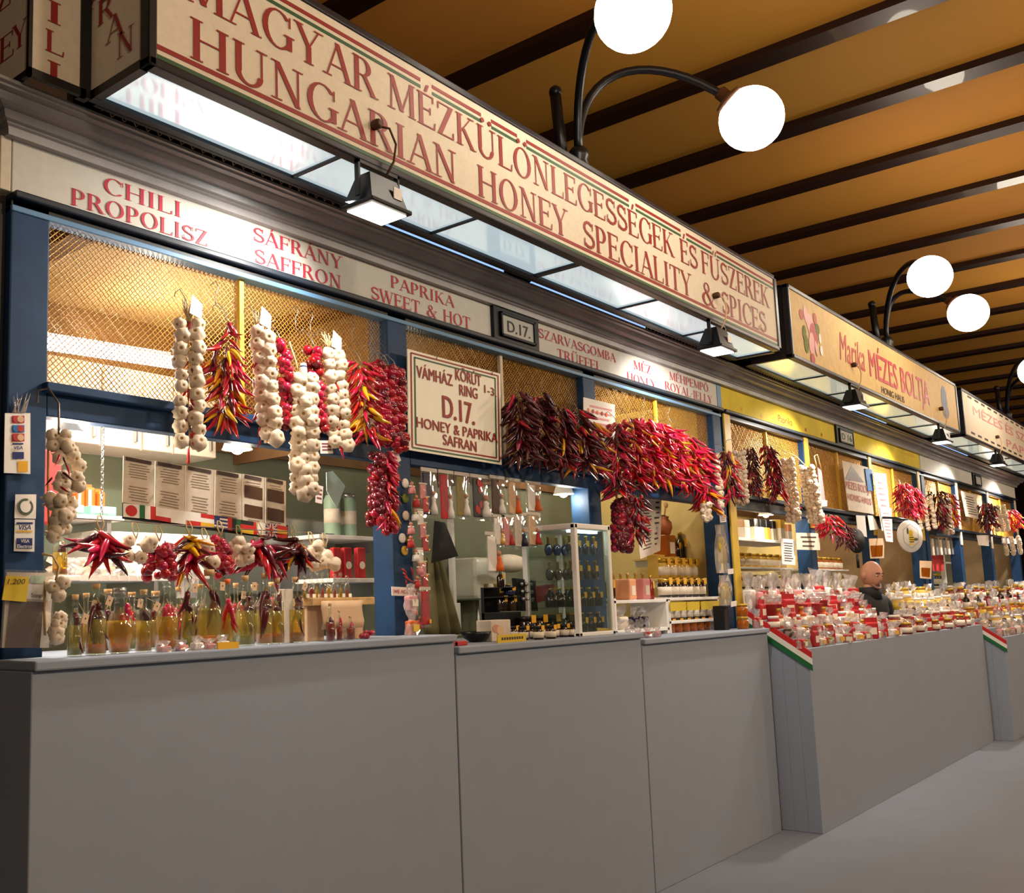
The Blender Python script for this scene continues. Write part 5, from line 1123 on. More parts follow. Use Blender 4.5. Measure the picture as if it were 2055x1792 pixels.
t = thing('notice', 'long white notice with small coloured dots tied to the blue post', 'notice', at(1203, 870, -.05))
NP = [(1171, 797), (1234, 812), (1236, 935), (1172, 935)]; sheet('backing', NP, -.05, 'paper', '', '', parent=t)
textlines(t, [NP[0], NP[1], (1236, 880), (1172, 870)], -.05, 5, 'pink_pack', .1, .9)
mb = MB()
for k in range(5): blob(mb, at(1181+k*9, 823+k*2.3, -.052), .012, .012, k % 2)
obj('printed_dots', mb, ['orange_pack', 'print_red'], t, kind='stuff')
# hanging packets under the sign
def packet(px, py, w, h, Y, m, label, group, doll=None, card=True, m2=None):
    P = at(px, py, Y); s = mpp(P); t = thing('hanging_packet', label, 'packet', P, group); W_, H_ = (at(px+w/2, py, Y)-at(px-w/2, py, Y)).length, h*s*1.0
    mb = MB(); n, k = 5, 6; st = 0                         # slightly puffed clear sleeve
    for sgn in (-1, 1):
        b0 = len(mb.v)
        for j in range(k+1):
            for i in range(n+1):
                u, v = i/n, j/k; mb.v.append(((u-.5)*W_, sgn*.010*math.sin(PI*u)*math.sin(PI*v)+rnd.uniform(-.002, .002), -v*H_))
        for j in range(k):
            for i in range(n): q = b0+j*(n+1)+i; mb.face([q, q+1, q+n+2, q+n+1], 0, True)
    obj('sleeve', mb, 'cello_thin', t, local=True)
    if m: c = MB(); c.bbox((-W_*.38, -.004, -H_*.93), (W_*(.1 if doll else .36), .004, -H_*.08), .003); obj('contents', c, m, t, local=True)
    if m2:
        c = MB()
        for i in range(7): blob(c, Vector((rnd.uniform(-.3, .05)*W_, -.0045, -rnd.uniform(.15, .85)*H_)), W_*.09, W_*.11, 0)
        obj('printed_flowers', c, m2, t, local=True, kind='stuff')
    if doll:
        c = MB(); r = W_*.16; x = W_*.2; z = -H_*.92
        c.lathe([(r*1.15, z), (r*1.0, z+H_*.12), (r*.55, z+H_*.26), (r*.7, z+H_*.31), (r*.25, z+H_*.37), (.0001, z+H_*.37)], 10, (x, -.004, 0)).ball((x, -.004, z+H_*.43), r*.62, 8, 6, 1)
        obj('doll', c, [doll, 'skin'], t, local=True)
    if card: obj('header_card', MB().box((-W_*.5, -.003, -H_*.05), (W_*.5, .003, H_*.03)), 'cello_head' if mat('cello_head', 'c9bfb2', .4) else '', t, local=True)
    obj('price_sticker', MB().box((W_*.15, -.0125, -H_*.9), (W_*.33, -.011, -H_*.8)), 'tag_yellow', t, local=True)
    return t
mat('navy', '1c1a3c', .5); mat('olive', '8a7c3a', .6); mat('black_print', '17141a', .5)
GP = 'scarf packets hanging under the shop sign'
for a in ((860, 942, 32, 98, 'navy', 'navy scarf packet hanging under the shop sign, next to the blue post', 'white', None), (894, 945, 30, 104, 'spice_red', 'red scarf packet with a little white doll under the shop sign', 'white', None), (926, 950, 30, 92, 'olive', 'olive scarf packet with a little white doll under the shop sign', 'white', None), (963, 955, 40, 90, 'black_print', 'black floral scarf packet under the edge of the shop sign', 'white', 'print_red')):
    packet(a[0], a[1], a[2], a[3], .01, a[4], a[5], GP, a[6], True, a[7])
GD2 = 'costume doll packets hanging by the shop sign'
for a in ((997, 957, 30, 80, 'wood_dark', 'doll packet with dark brown dress under the maroon chillies', 'paper'), (1030, 962, 28, 74, 'tag_tan', 'doll packet with tan dress in the upper row', 'orange_pack'), (1069, 968, 30, 62, 'paper', 'white-skirted doll packet at the end of the upper row', 'spice_orange'),
          (1000, 1035, 24, 62, 'paper', 'white and yellow doll packet, first in the lower row', 'honey_pale'), (1018, 1035, 24, 64, 'pink_pack', 'pink doll packet, second in the lower row', 'print_red'), (1042, 1030, 28, 72, 'paper_dim', 'greyish lavender doll packet in the lower row', 'navy'), (1070, 1030, 28, 68, 'tag_tan', 'red-skirted doll packet at the end of the lower row', 'print_red'), (991, 1070, 34, 82, 'paper', 'long white and orange doll packet hanging lowest of all', 'orange_pack')):
    packet(a[0], a[1], a[2], a[3], .0, a[4], a[5], GD2, a[6])
GK = 'pink keyring dolls hanging in a column on the blue post'
for k in range(11):
    y = 965+k*27; x = 826+8*math.sin(k*1.3)+k*1.2
    P = at(x, y, -.03); s = mpp(P); t = thing('keyring_doll', 'tiny pink and white keyring doll in the hanging column on the blue post', 'doll', P, GK); r = 9*s; H = 26*s
    obj('body', MB().lathe([(r*.95, -H), (r*.8, -H*.6), (r*.35, -H*.42), (r*.5, -H*.36), (.0001, -H*.3)], 9), ('pink_pack', 'print_red', 'paper')[k % 3], t, local=True)
    obj('head', MB().ball((0, 0, -H*.2), r*.45, 8, 6), 'skin', t, local=True); obj('bow', MB().bbox((-r*.9, -.006, -H*.5), (r*.9, .004, -H*.36), .003), ('paper', 'pink_pack', 'herb')[k % 3], t, local=True)
    obj('string', MB().tube([(0, 0, -H*.1), (0, .01, H*.15)], .001, 4), 'rope', t, local=True)
for k in range(9):
    y = 970+k*26; packet(848+6*math.sin(k*2.1), y, 16, 34, -.015, ('pink_pack', 'print_red', 'paper')[k % 3], 'small pink souvenir packet in the column beside the blue post', 'pink souvenir packets in the column', None)
for k, (x, y, m) in enumerate(((812, 970, 'paper'), (812, 1000, 'herb'), (813, 1035, 'paper_dim'), (806, 1080, 'white'), (820, 1085, 'herb'), (811, 1105, 'honey_pale'))):
    t = solo('fridge_magnet', MB().lathe([(.022, 0), (.022, .006), (.016, .009), (.0001, .009)], 12, at(x, y, -.002), axis=(0, -1, 0)), m, ['square-set white magnet', 'green magnet', 'grey magnet', 'round white magnet', 'round green magnet', 'yellowish magnet'][k]+' stuck on the blue post under the long pepper string', 'magnet', 'magnets on the blue post')
t = thing('chili_magnets', 'cluster of small toy chillies hanging on the blue post above the pink card', 'magnet', at(815, 1145, -.02))
for k, (x, y) in enumerate(((807, 1142), (810, 1150), (813, 1157), (826, 1140), (815, 1165))): piece('pepper', CH['chili_red'][2], t, at(x, y, -.03)-t.location, aim((1, 0, -.6 if k < 3 else -2)), .05)
t = thing('payment_card_sign', 'pink card reading WE ACCEPT € on the blue post', 'sign', at(813, 1196, -.03)); sheet('backing', [(786, 1177), (841, 1180), (842, 1197), (787, 1195)], -.03, 'tag', '', '', parent=t)
obj('lettering', sans(MB(), 'WE ACCEPT €', at(790, 1190, -.033), at(838, 1192, -.033), .016, bold=.01), 'print_red', t)
for k, (x, y) in enumerate(((820, 1275), (818, 1225))):
    P = at(x, y, -.06); pouch('souvenir_bag', ['bag of reddish spice hanging low on the blue post', 'clear bag with white card hanging under the pink card'][k], (P.x, -.08, max(P.z, C2)), .075, .11, .05, ('spice_orange', 'pink_pack')[k], 'bag', None, card=('label_yellow', 'label_white')[k])
P = at(853, 1258, -.05); packet(853, 1180, 20, 78, -.05, 'spice_red', 'narrow red packet hanging beside the olive curtain', None)
# inside the second bay
sheet('black_board', [(872, 1045), (893, 1048), (920, 1116), (866, 1130)], .25, 'black_board', 'tilted black board hanging at the back of the second window', 'board')
P0 = at(905, 1045, .6); solo('white_pole', MB().bbox((P0.x, .6, C2), (P0.x+.03, .63, 2.2), .004), 'white', 'white pole at the back between the black board and the boiler', 'pole')
mb = MB(); n, k = 14, 8
for j in range(k+1):
    v = j/k; xl_, xr_ = 855+v*2, 878+v*52
    for i in range(n+1):
        u = i/n; p = at(xl_+(xr_-xl_)*u, 1118+155*v, .5); mb.v.append((p.x, .5+.025*math.sin(u*19+v), p.z))
for j in range(k):
    for i in range(n): q = j*(n+1)+i; mb.face([q, q+1, q+n+2, q+n+1], 0, True)
o = solo('curtain', mb, 'curtain', 'olive cloth curtain hanging in folds inside the second window', 'curtain'); o.modifiers.new('s', 'SOLIDIFY').thickness = .006
a, b = at(936, 1119, 1.0), at(1000, 1203, 1.0); t = thing('water_heater', 'white enamel water heater with a round dial on the back wall', 'water heater', ((a.x+b.x)/2, 1.0, b.z))
obj('casing', MB().bbox((a.x, .92, b.z), (b.x, 1.14, a.z), .03), 'white_enamel', t); obj('control_panel', MB().bbox((a.x+.07, .912, b.z+.05), (b.x-.06, .922, b.z+.10), .004), 'olive', t)
obj('dial', MB().lathe([(.025, 0), (.025, .02), (.0001, .022)], 12, ((a.x+b.x)/2-.05, .914, b.z+.075), axis=(0, -1, 0)), 'white', t); obj('emblem', MB().lathe([(.018, 0), (.018, .004), (.0001, .005)], 12, (b.x-.12, .922, a.z-.08), axis=(0, -1, 0)), 'steel', t)
solo('pipe', MB().tube([((a.x+b.x)/2, 1.05, b.z), ((a.x+b.x)/2, 1.05, b.z-.2), ((a.x+b.x)/2+.1, 1.06, b.z-.4)], .012, 6), 'steel', 'thin water pipe under the water heater', 'pipe')
P = at(920, 1210, .7); solo('white_pole', MB().bbox((P.x-.02, .7, C2), (P.x+.02, .74, P.z), .004), 'white', 'short white stand post below the water heater', 'pole')
P = at(1035, 1130, .7); solo('cloth_bundle', MB().ball((P.x, .75, P.z), .13, 12, 8, sq=(1.3, .6, .45)), 'cream', 'cream folded cloth bundle behind the doll packets', 'cloth')
# glass display cabinet
cx0, cx1, cy0, cy1 = 4.50, 4.865, -.2, .13; cz = 1.95
t = thing('glass_cabinet', 'tall white-framed glass display cabinet with lit shelves of dark bottles', 'cabinet', ((cx0+cx1)/2, cy0, C2)); fr = .028
for x in (cx0, cx1-fr):
    for y in (cy0, cy1-fr): obj('frame_post', MB().bbox((x, y, C2), (x+fr, y+fr, cz), .004), 'white', t)
obj('top', MB().bbox((cx0, cy0, cz-.03), (cx1, cy1, cz), .006), 'white', t); obj('bottom', MB().bbox((cx0, cy0, C2), (cx1, cy1, C2+.02), .004), 'white', t)
obj('glass_pane', MB().box((cx0+fr, cy0+.008, C2+.02), (cx1-fr, cy0+.012, cz-.03)), 'pane', t); obj('glass_pane', MB().box((cx0+.008, cy0+fr, C2+.02), (cx0+.012, cy1-fr, cz-.03)), 'pane', t)
CZ_ = [C2+.02, C2+.15, C2+.29, C2+.42]
for z in CZ_[1:]: obj('glass_shelf', MB().box((cx0+.014, cy0+.016, z-.006), (cx1-.014, cy1-.01, z)), 'pane', t)
obj('strip_lamp', MB().box((cx0+.05, cy0+.05, cz-.042), (cx1-.05, cy0+.08, cz-.031)), 'lamp_strip' if mat('lamp_strip', 'ffffff', .4, emit=('e8fff8', 6)) else '', t)
GBt = 'dark bottles inside the glass cabinet'
def flask(P, r, H, m, label, group, disc=True, tag='tag_yellow', cat='bottle', name='flask'):
    t = thing(name, label, cat, P, group)
    if disc: obj('body', MB().lathe([(.0001, -r*.35), (r*.7, -r*.33), (r, -r*.2), (r, r*.2), (r*.7, r*.33), (.0001, r*.35)], 14, (0, 0, r), axis=(0, -1, 0)), m, t, local=True); obj('neck', MB().lathe([(r*.25, r*1.85), (r*.22, H*.95), (r*.3, H*.96), (r*.3, H)], 8), 'lid_gold', t, local=True)
    else: obj('body', MB().lathe([(r*.9, 0), (r, .006), (r, H*.6), (r*.45, H*.75), (r*.35, H*.95)], 10), m, t, local=True); obj('cap', MB().lathe([(r*.4, H*.9), (r*.42, H), (.0001, H)], 8), 'lid_gold', t, local=True)
    if tag: obj('price_card', MB().box((-r*.45, -r*.42 if disc else -r*1.03, H*.45), (r*.35, -r*.36 if disc else -r*1.0, H*.75)), tag, t, local=True)
    return t
for zi, z in enumerate(CZ_):
    m = ('jar_dark', 'jar_dark', 'jar_dark2' if mat('jar_dark2', '3a2a1c', .15, coat=.5) else '', 'jar_blue')[zi]; lab = ('squat dark bottle on the cabinet floor', 'dark jar bottle on the lowest glass shelf of the cabinet', 'brown round flask on the middle glass shelf of the cabinet', 'cobalt blue round flask on the top glass shelf of the cabinet')[zi]
    for i in range(4):
        for j in range(2): flask((cx0+.06+i*.082, cy0+.07+j*.13, z), .032, .10, m, lab, GBt, zi > 1, 'tag_yellow' if j == 0 else None)
# bottles, plaque and jars before the cabinet
GJ2 = 'dark bottles standing beside the glass cabinet'
for k, (px, base, h, w, m) in enumerate(((1005, 1178, 34, 16, 'jar_dark'), (1020, 1195, 22, 30, 'jar_blue'), (1008, 1226, 40, 22, 'jar_dark'), (1026, 1226, 40, 24, 'jar_dark2'))):
    P = at(px, base, .1); s = mpp(P); flask((P.x, .1, P.z), w*s/2, h*s, m, ['small dark bottle on top of the blue one before the cabinet', 'flat cobalt box-shaped bottle before the cabinet', 'dark square liqueur bottle before the cabinet', 'brown liqueur bottle with a yellow tag before the cabinet'][k], GJ2, False)
P = at(1014, 1228, .1); solo('bottle_rack', MB().bbox((P.x-.07, .05, C2), (P.x+.07, .2, P.z), .004).bbox((P.x-.07, .05, at(1014, 1197, .1).z-.006), (P.x+.07, .2, at(1014, 1197, .1).z), .002).bbox((P.x-.07, .18, C2), (P.x+.07, .2, at(1005, 1178, .1).z), .002).bbox((P.x-.07, .05, at(1005, 1178, .1).z-.006), (P.x+.02, .2, at(1005, 1178, .1).z), .002), 'black', 'black tiered rack holding the dark bottles before the cabinet', 'rack')
t = thing('gift_set', 'black gift tray with nine glass balls leaning before the cabinet', 'gift set', at(1058, 1225, .12)); sheet('tray', [(1033, 1160), (1075, 1166), (1080, 1226), (1040, 1226)], .12, 'black', '', '', parent=t, th=.02)
for i in range(3):
    for j in range(3): obj('glass_ball', MB().ball(at(1047+i*9+j*1.5, 1172+j*15+i*.5, .11), .011, 8, 6), 'steel', t)
sheet('gift_card', [(1075, 1176), (1112, 1172), (1114, 1200), (1078, 1210)], .08, 'print_red', 'red foil gift card leaning inside the cabinet light', 'card')
GY = 'little dark jars on the counter under the shop sign'
def jar(P, r, H, m, lid, band, label, group, cat='jar', tag=True, name='jar'):
    t = thing(name, label, cat, P, group); obj('glass', MB().lathe([(r*.9, 0), (r, .004), (r, H*.72), (r*.85, H*.8)], 12), m, t, local=True); obj('lid', MB().lathe([(r*.9, H*.8), (r*.92, H), (.0001, H)], 12), lid, t, local=True)
    if band: obj('label_band', MB().lathe([(r*1.015, H*.15), (r*1.015, H*.58)], 12), band, t, local=True)
    if tag: obj('price_card', MB().box((-r*.5, -r*1.08, H*.7), (r*.5, -r*1.04, H*1.05)), 'tag_yellow', t, local=True)
    return t
j0 = jar(at(1050, 1262, -.1), .026, .065, 'jar_dark', 'lid_black', 'label_white', 'little dark honey jar with a yellow price card on the counter under the shop sign', GY)
j0.location.z = C2
for px, Y in ((1073, -.1), (1092, -.05), (1112, -.1), (1132, -.12), (1030, .0), (1150, -.15), (1080, -.17), (1105, -.18)):
    p = at(px, 1262, Y); dup(j0, (p.x, Y, C2))
jj = [jar(at(px, 1262, .0), .04, .11, m, 'lid_black', None, lab, GY) for px, m, lab in ((1058, 'jar_dark', 'round black jar stacked behind the little honey jars'), (1082, 'jar_dark2', 'tall brown jar with two yellow cards behind the little honey jars'), (1108, 'jar_dark', 'black jar nearest the glass cabinet behind the little honey jars'))]
for q in jj: q.location.z = C2
P = at(1000, 1255, -.05); t = thing('picture_box', 'white box printed with peach pictures on the counter of the second window', 'box', (P.x, -.05, C2)); obj('box', MB().bbox((P.x-.07, -.06, C2), (P.x+.09, .03, C2+.1), .004), 'paper_dim', t)
mb = MB(); blob(mb, Vector((P.x-.035, -.061, C2+.06)), .03, .02, 0); blob(mb, Vector((P.x+.0, -.061, C2+.05)), .03, .025, 1); obj('photo_print', mb, ['skin', 'tag_tan'], t)
P = at(1020, 1270, -.19); t = thing('yellow_sign', 'yellow card sign standing on the counter edge under the doll packets', 'sign', (P.x, -.19, C2)); obj('card', MB().box((P.x-.1, -.2, C2), (P.x+.13, -.195, C2+.036)), 'tag_yellow2', t); mb = MB()
for k in range(9): mb.box((P.x-.07+k*.02, -.2008, C2+.012), (P.x-.056+k*.02, -.2002, C2+.024))
obj('small_print', mb, 'print_dark', t, kind='stuff')
P = at(955, 1265, .0); solo('metal_bowl', MB().lathe([(.03, 0), (.06, .02), (.075, .05), (.07, .05), (.05, .02), (.0001, .008)], 16, (P.x, 0, C2)), 'black_metal', 'dark metal bowl on the counter below the curtain', 'bowl')
for k, px in enumerate((865, 895, 915)):
    P = at(px, 1270, -.15); solo('red_tray', MB().bbox((P.x-.05, -.18, C2), (P.x+.045, -.08, C2+.02), .004), 'print_red', ['red box lid under the hanging souvenirs', 'middle red box lid on the counter under the curtain', 'red box lid beside the metal bowl'][k], 'box')
# ================================================================== THIRD BAY: HONEY
t = thing('recipe_scroll', 'long printed paper scroll hanging inside the third window', 'poster', at(1300, 1115, .15)); RP = [(1272, 985), (1328, 990), (1325, 1105), (1285, 1122)]; sheet('backing', RP, .15, 'paper_dim', '', '', parent=t); textlines(t, RP, .15, 16, 'print_dark', .12, .62); textlines(t, RP, .149, 9, 'print_dark', .7, .93)
def unit(px0, px1, ytop, ybot, Y, label, divs=()):
    a, b = at(px0, ytop, Y), at(px1, ytop, Y); z1 = at((px0+px1)/2, ytop, Y).z; z0 = C3
    t = thing('shelf_unit', label, 'shelf', ((a.x+b.x)/2, Y, z0))
    obj('side_panel', MB().bbox((a.x, Y, z0), (a.x+.025, Y+.25, z1), .003), 'white', t); obj('side_panel', MB().bbox((b.x-.025, Y, z0), (b.x, Y+.25, z1), .003), 'white', t)
    for d in divs: obj('board', MB().bbox((a.x, Y, d-.02), (b.x, Y+.25, d), .003), 'white', t)
    return a.x, b.x
YU = .02
zA = at(1290, 1203, YU).z; zB = at(1390, 1243, YU).z; zC = at(1290, 1262, YU).z
ua, ub = unit(1232, 1340, 1200, 1290, YU, 'low white shelf unit under the dark cherry peppers', (zA, max(C3+.03, zC)))
va, vb = unit(1341, 1443, 1200, 1290, YU, 'white shelf unit with rows of dark honey jars', (at(1392, 1198, YU).z, zB))
zA2 = at(1392, 1198, YU).z
GH = 'honey jars on the white shelf units'
n1 = jar((va+.08, YU+.06, zB), .043, .11, 'jar_dark', 'lid_gold', 'label_white', 'dark honey jar with a white label in the middle row of the shelf unit', GH)
for k in range(1, 7): dup(n1, (va+.08+k*(vb-va-.14)/6.5, YU+.06, zB))
n2 = jar((va+.08, YU+.06, zA2), .043, .12, 'jar_dark', 'lid_gold', 'label_white', 'dark honey jar with a cream label on top of the shelf unit', GH)
for k in range(1, 6):
    q = dup(n2, (va+.08+k*(vb-va-.2)/5.5, YU+.06, zA2))
n3 = jar((va+.09, YU+.06, C3), .045, .085, 'honey', 'lid_black', None, 'amber jar in the bottom row of the shelf unit', GH)
for k in range(1, 6): dup(n3, (va+.09+k*(vb-va-.2)/5.2, YU+.06, C3))
t = thing('price_strip', 'yellow price strips along the honey shelf edge', 'price card', ((va+vb)/2, YU-.02, zA2-.06)); 
for x0, x1 in ((va+.0, va+.22), (va+.24, va+.42), (va+.45, vb-.03)): obj('strip', MB().box((x0, YU-.012, zA2-.085), (x1, YU-.006, zA2-.03)), 'tag_yellow2', t)
# tiers above: boxes and pots
def tier(px0, px1, py, Y, D, label, m='yellow_wall'):
    a, b = at(px0, py, Y), at(px1, py, Y); z = a.z; t = thing('shelf_board', label, 'shelf', ((a.x+b.x)/2, Y, z-.02)); obj('board', MB().bbox((a.x, Y, z-.018), (b.x, Y+D, z), .003), m, t); obj('bracket', MB().box((a.x+.04, Y+.02, z-.06), (a.x+.06, Y+D, z-.018)), 'white', t); return a.x, b.x, z
ta, tb, tz = tier(1330, 1420, 1160, .2, .2, 'upper shelf with orange and yellow honey gift boxes')
GG = 'honey gift boxes on the upper shelf'
for k, (w, h, m) in enumerate(((.11, .16, 'honey_pale'), (.1, .13, 'honey'), (.1, .15, 'honey_pale'), (.09, .1, 'orange_pack'))):
    x = ta+.06+k*.115; t = thing('gift_box', ['pale yellow honey box at the start of the upper shelf', 'amber honey jar box with a white label on the upper shelf', 'second pale yellow honey box on the upper shelf', 'low orange box at the end of the upper shelf'][k], 'box', (x, .27, tz), GG); obj('box', MB().bbox((-w/2, -.04, 0), (w/2, .04, h), .006), m, t, local=True); obj('label_band', MB().box((-w*.35, -.0415, h*.25), (w*.3, -.0405, h*.7)), 'label_white', t, local=True)
n4 = jar((ta+.05, .22, tz), .045, .13, 'honey_pale', 'lid_gold', 'label_white', 'pale honey jar before the gift boxes on the upper shelf', 'pale honey jars before the gift boxes')
for k in range(1, 5): dup(n4, (ta+.05+k*.11, .22, tz))
ta, tb, tz = tier(1322, 1400, 1118, .26, .2, 'topmost shelf with the clay honey pot')
P = at(1341, 1085, .3)
t = thing('honey_pot', 'terracotta honey pot with a wooden dipper sticking out', 'pot', (P.x, .33, tz+.16)); r = .058
obj('pot', MB().lathe([(r*.6, 0), (r*.8, .01), (r*1.05, .05), (r*1.0, .09), (r*.62, .115), (r*.75, .13), (r*.7, .13), (r*.5, .11), (.0001, .1)], 18), 'terracotta', t, local=True)
obj('dipper', MB().tube([(0, 0, .08), (.03, -.01, .2)], .006, 6).ball((.034, -.012, .215), .016, 8, 6, sq=(1, 1, 1.5)), 'cork', t, local=True); obj('lid', MB().lathe([(r*.66, .128), (r*.3, .14), (.0001, .145)], 14), 'wood_dark', t, local=True)
t = thing('honey_box', 'amber box with white label carrying the clay honey pot', 'box', (P.x, .33, tz)); obj('box', MB().bbox((-.075, -.05, 0), (.075, .05, .16), .006), 'honey', t, local=True); obj('label_band', MB().box((-.02, -.0525, .03), (.05, -.051, .11)), 'label_white', t, local=True)
for k, (dx, m, h) in enumerate(((.16, 'jar_dark', .15), (.25, 'jar_dark2', .19), (.34, 'black', .13))): flask((P.x+dx, .33, tz), .04, h, m, ['dark bottle beside the clay honey pot', 'brown bottle with a yellow tag on the topmost shelf', 'black bottle at the end of the topmost shelf'][k], 'dark bottles on the topmost shelf', False)
GO2 = 'apricot packs on the low white shelf'
for k, (px, m) in enumerate(((1275, 'orange_pale' if mat('orange_pale', 'e9a274', .5) else '', ), (1303, 'pink_pack'))):
    P = at(px, 1198, YU+.02); s = mpp(P); t = thing('soap_pack', ['apricot-coloured pack with a printed leaf on the low white shelf', 'pinkish pack with a printed leaf on the low white shelf'][k], 'pack', (P.x, YU+.08, zA), GO2); obj('box', MB().bbox((-15*s, -.05, 0), (15*s, .05, 42*s), .01), m, t, local=True); obj('label_band', MB().box((-7*s, -.052, 9*s), (8*s, -.0505, 28*s)), 'label_white', t, local=True)
for k, (px, h, w, m) in enumerate(((1240, 55, 22, 'jar_dark'), (1322, 48, 14, 'oil_red2' if mat('oil_red2', '7a1d10', .2, coat=.5) else ''))):
    P = at(px, 1200, YU+.05); s = mpp(P); flask((P.x, YU+.1, zA), w*s/2, h*s, m, ['tall grey-black jar beside the apricot pack', 'red spirit bottle after the pinkish pack'][k], None, False)
GC = 'small corked bottles under the dark cherry peppers'
for k, px in enumerate((1238, 1252, 1266, 1282, 1296)):
    P = at(px, 1175, .2); s = mpp(P); t = thing('corked_bottle', 'small yellow corked bottle behind the dark cherry peppers', 'bottle', (P.x, .22, zA), GC); pr = shape('tall', 7*s, 50*s); obj('glass', MB().lathe(pr, 10), 'oil', t, local=True); obj('cork', MB().lathe([(3*s, 49*s), (3*s, 54*s), (.001, 54*s)], 8), 'cork', t, local=True)
P = at(1262, 1255, YU-.0); pouch('white_bag', 'clear bag of white sugared sweets in the low white shelf', (P.x, YU+.06, max(C3+.03, zC)), .15, .14, .1, 'label_white', 'bag', None)
for k, px in enumerate((1292, 1312)):
    P = at(px, 1255, YU); pouch('blue_packet', ['dark blue glossy packet beside the sugared sweets', 'dark blue glossy packet beside the shelf divider'][k], (P.x, YU+.07, max(C3+.03, zC)), .09, .13, .07, 'jar_blue', 'packet', 'blue packets in the low white shelf')
P = at(1215, 1270, -.2); solo('yellow_card', MB().prism([(P.x-.06, -.2, C3), (P.x+.1, -.2, C3), (P.x+.08, -.18, C3+.07), (P.x-.05, -.18, C3+.075)], (0, .003, 0)), 'tag_yellow', 'yellow handwritten card before the low white shelf', 'card')
GW = 'wrapped sweets along the third counter'
for k, px in enumerate((1262, 1280, 1300, 1318)):
    P = at(px, 1272, -.18); pouch('sweet_packet', 'small clear packet of red sweets along the third counter', (P.x, -.18, C3), .06, .06, .05, ('spice_red', 'pink_pack')[k % 2], 'packet', GW)
# pouches with yellow figures on the yellow post
mat('figure_yellow', 'e8c622', .4)
for k, (px, y0, y1) in enumerate(((1452, 1055, 1150), (1458, 1155, 1215))):
    P0, P1 = at(px, y0, -.1), at(px, y1, -.1); t = thing('figure_pouch', ['clear pouch with a yellow bottle figure hanging on the yellow post', 'lower clear pouch with a yellow bottle figure above the dark box'][k], 'pouch', P1); H = (P0-P1).length; w = .075
    mb = MB(); n = 8
    for j in range(6):
        u = j/5
        for i in range(n): a = 2*PI*i/n; q = (1 if u < .7 else 1.4-u*.7)*(1+rnd.uniform(-.15, .15)); mb.v.append((w*math.cos(a)*q, .035*math.sin(a)*q, H*u))
    for j in range(5):
        for i in range(n): mb.face([j*n+i, j*n+(i+1) % n, (j+1)*n+(i+1) % n, (j+1)*n+i])
    obj('pouch', mb, 'cello', t, local=True)
    fg = MB().lathe([(.02, H*.2), (.03, H*.28), (.025, H*.5), (.012, H*.56), (.022, H*.66), (.015, H*.74), (.0001, H*.76)], 10)
    fg.tube([(-.02, 0, H*.5), (-.055, -.01, H*.42), (-.06, -.01, H*.62)], .007, 6).tube([(.02, 0, H*.5), (.05, -.01, H*.6), (.06, -.01, H*.45)], .007, 6).tube([(-.012, 0, H*.22), (-.025, -.005, H*.04)], .008, 6).tube([(.012, 0, H*.22), (.02, -.005, H*.04)], .008, 6)
    obj('bottle_figure', fg, 'figure_yellow', t, local=True); obj('price_card', MB().prism([(-.02, -.04, -.01), (.07, -.04, -.005), (.075, -.04, .03), (-.015, -.04, .025)], (0, .002, 0)), 'tag', t, local=True)
P = at(1455, 1262, -.1); t = thing('jar_stack', 'stack of two small honey jars in front of the yellow post', 'jars', (6.72, -.13, C3))
for k in range(2): j = obj('jar', MB().lathe([(.035, 0), (.038, .005), (.038, .06), (.034, .065)], 12, (0, 0, .085*k)), 'honey', t, local=True); obj('lid', MB().lathe([(.036, .065), (.036, .084), (.001, .084)], 12, (0, 0, .085*k)), 'lid_gold', j, local=True)
P = at(1440, 1225, -.05); solo('dark_box', MB().bbox((6.50, -.1, C3), (6.58, -.02, C3+.16), .006), 'black', 'black upright box between honey jars and the yellow post', 'box')
P = at(1490, 1235, -.12); pouch('labelled_bag', 'bag of reddish paprika with a cream label standing at the tricolour edging', (6.84, -.18, C3), .1, .13, .06, 'spice_red', 'bag', None, card='label_white')
# ================================================================== YELLOW STALL
def stock(pts, x0, x1, row, protos, step, labels, group, jit=.02):
    x = x0; i = 0; y, z = pts[row]
    while x < x1:
        k = i % len(protos); P = (x+rnd.uniform(-jit, jit), y+rnd.uniform(-.02, .02), z)
        if isinstance(protos[k], bpy.types.Object):
            q = dup(protos[k], P, rz=rnd.uniform(-.7, .7)); f = rnd.uniform(.86, 1.2); q.scale = (f, f, f*rnd.uniform(.9, 1.1))
        else: protos[k] = protos[k](P, labels[k], group)
        x += step; i += 1
GT = 'gift bags on the display stand of the yellow stall'
def giftbag(c, h=.15, w=.13, card=None, tie=None): return lambda P, l, g: pouch('gift_bag', l, P, w, h, .08, c, 'bag', g, card=card, tie=tie)
def jarp(m, lid, band, H=.09, r=.04, tag=False): return lambda P, l, g: jar(P, r, H, m, lid, band, l, g, tag=tag)
def redpack(P, l, g):
    t = thing('paprika_packet', l, 'packet', P, g); mb = MB().bbox((-.05, -.018, 0), (.05, .018, .11), .012).box((-.05, -.003, .105), (.05, .003, .14)); obj('pouch', mb, 'spice_red', t, local=True); obj('label_band', MB().box((-.03, -.0195, .03), (.03, -.0185, .075)), 'label_white', t, local=True); return t
def redcup(P, l, g):
    t = thing('paprika_tub', l, 'tub', P, g); obj('tub', MB().lathe([(.045, 0), (.055, .1), (.058, .1), (.058, .106), (.0001, .106)], 14), 'print_red', t, local=True); obj('tuft', MB().lathe([(.03, .1), (.06, .15), (.05, .16), (.0001, .13)], 7), 'cello', t, local=True); return t
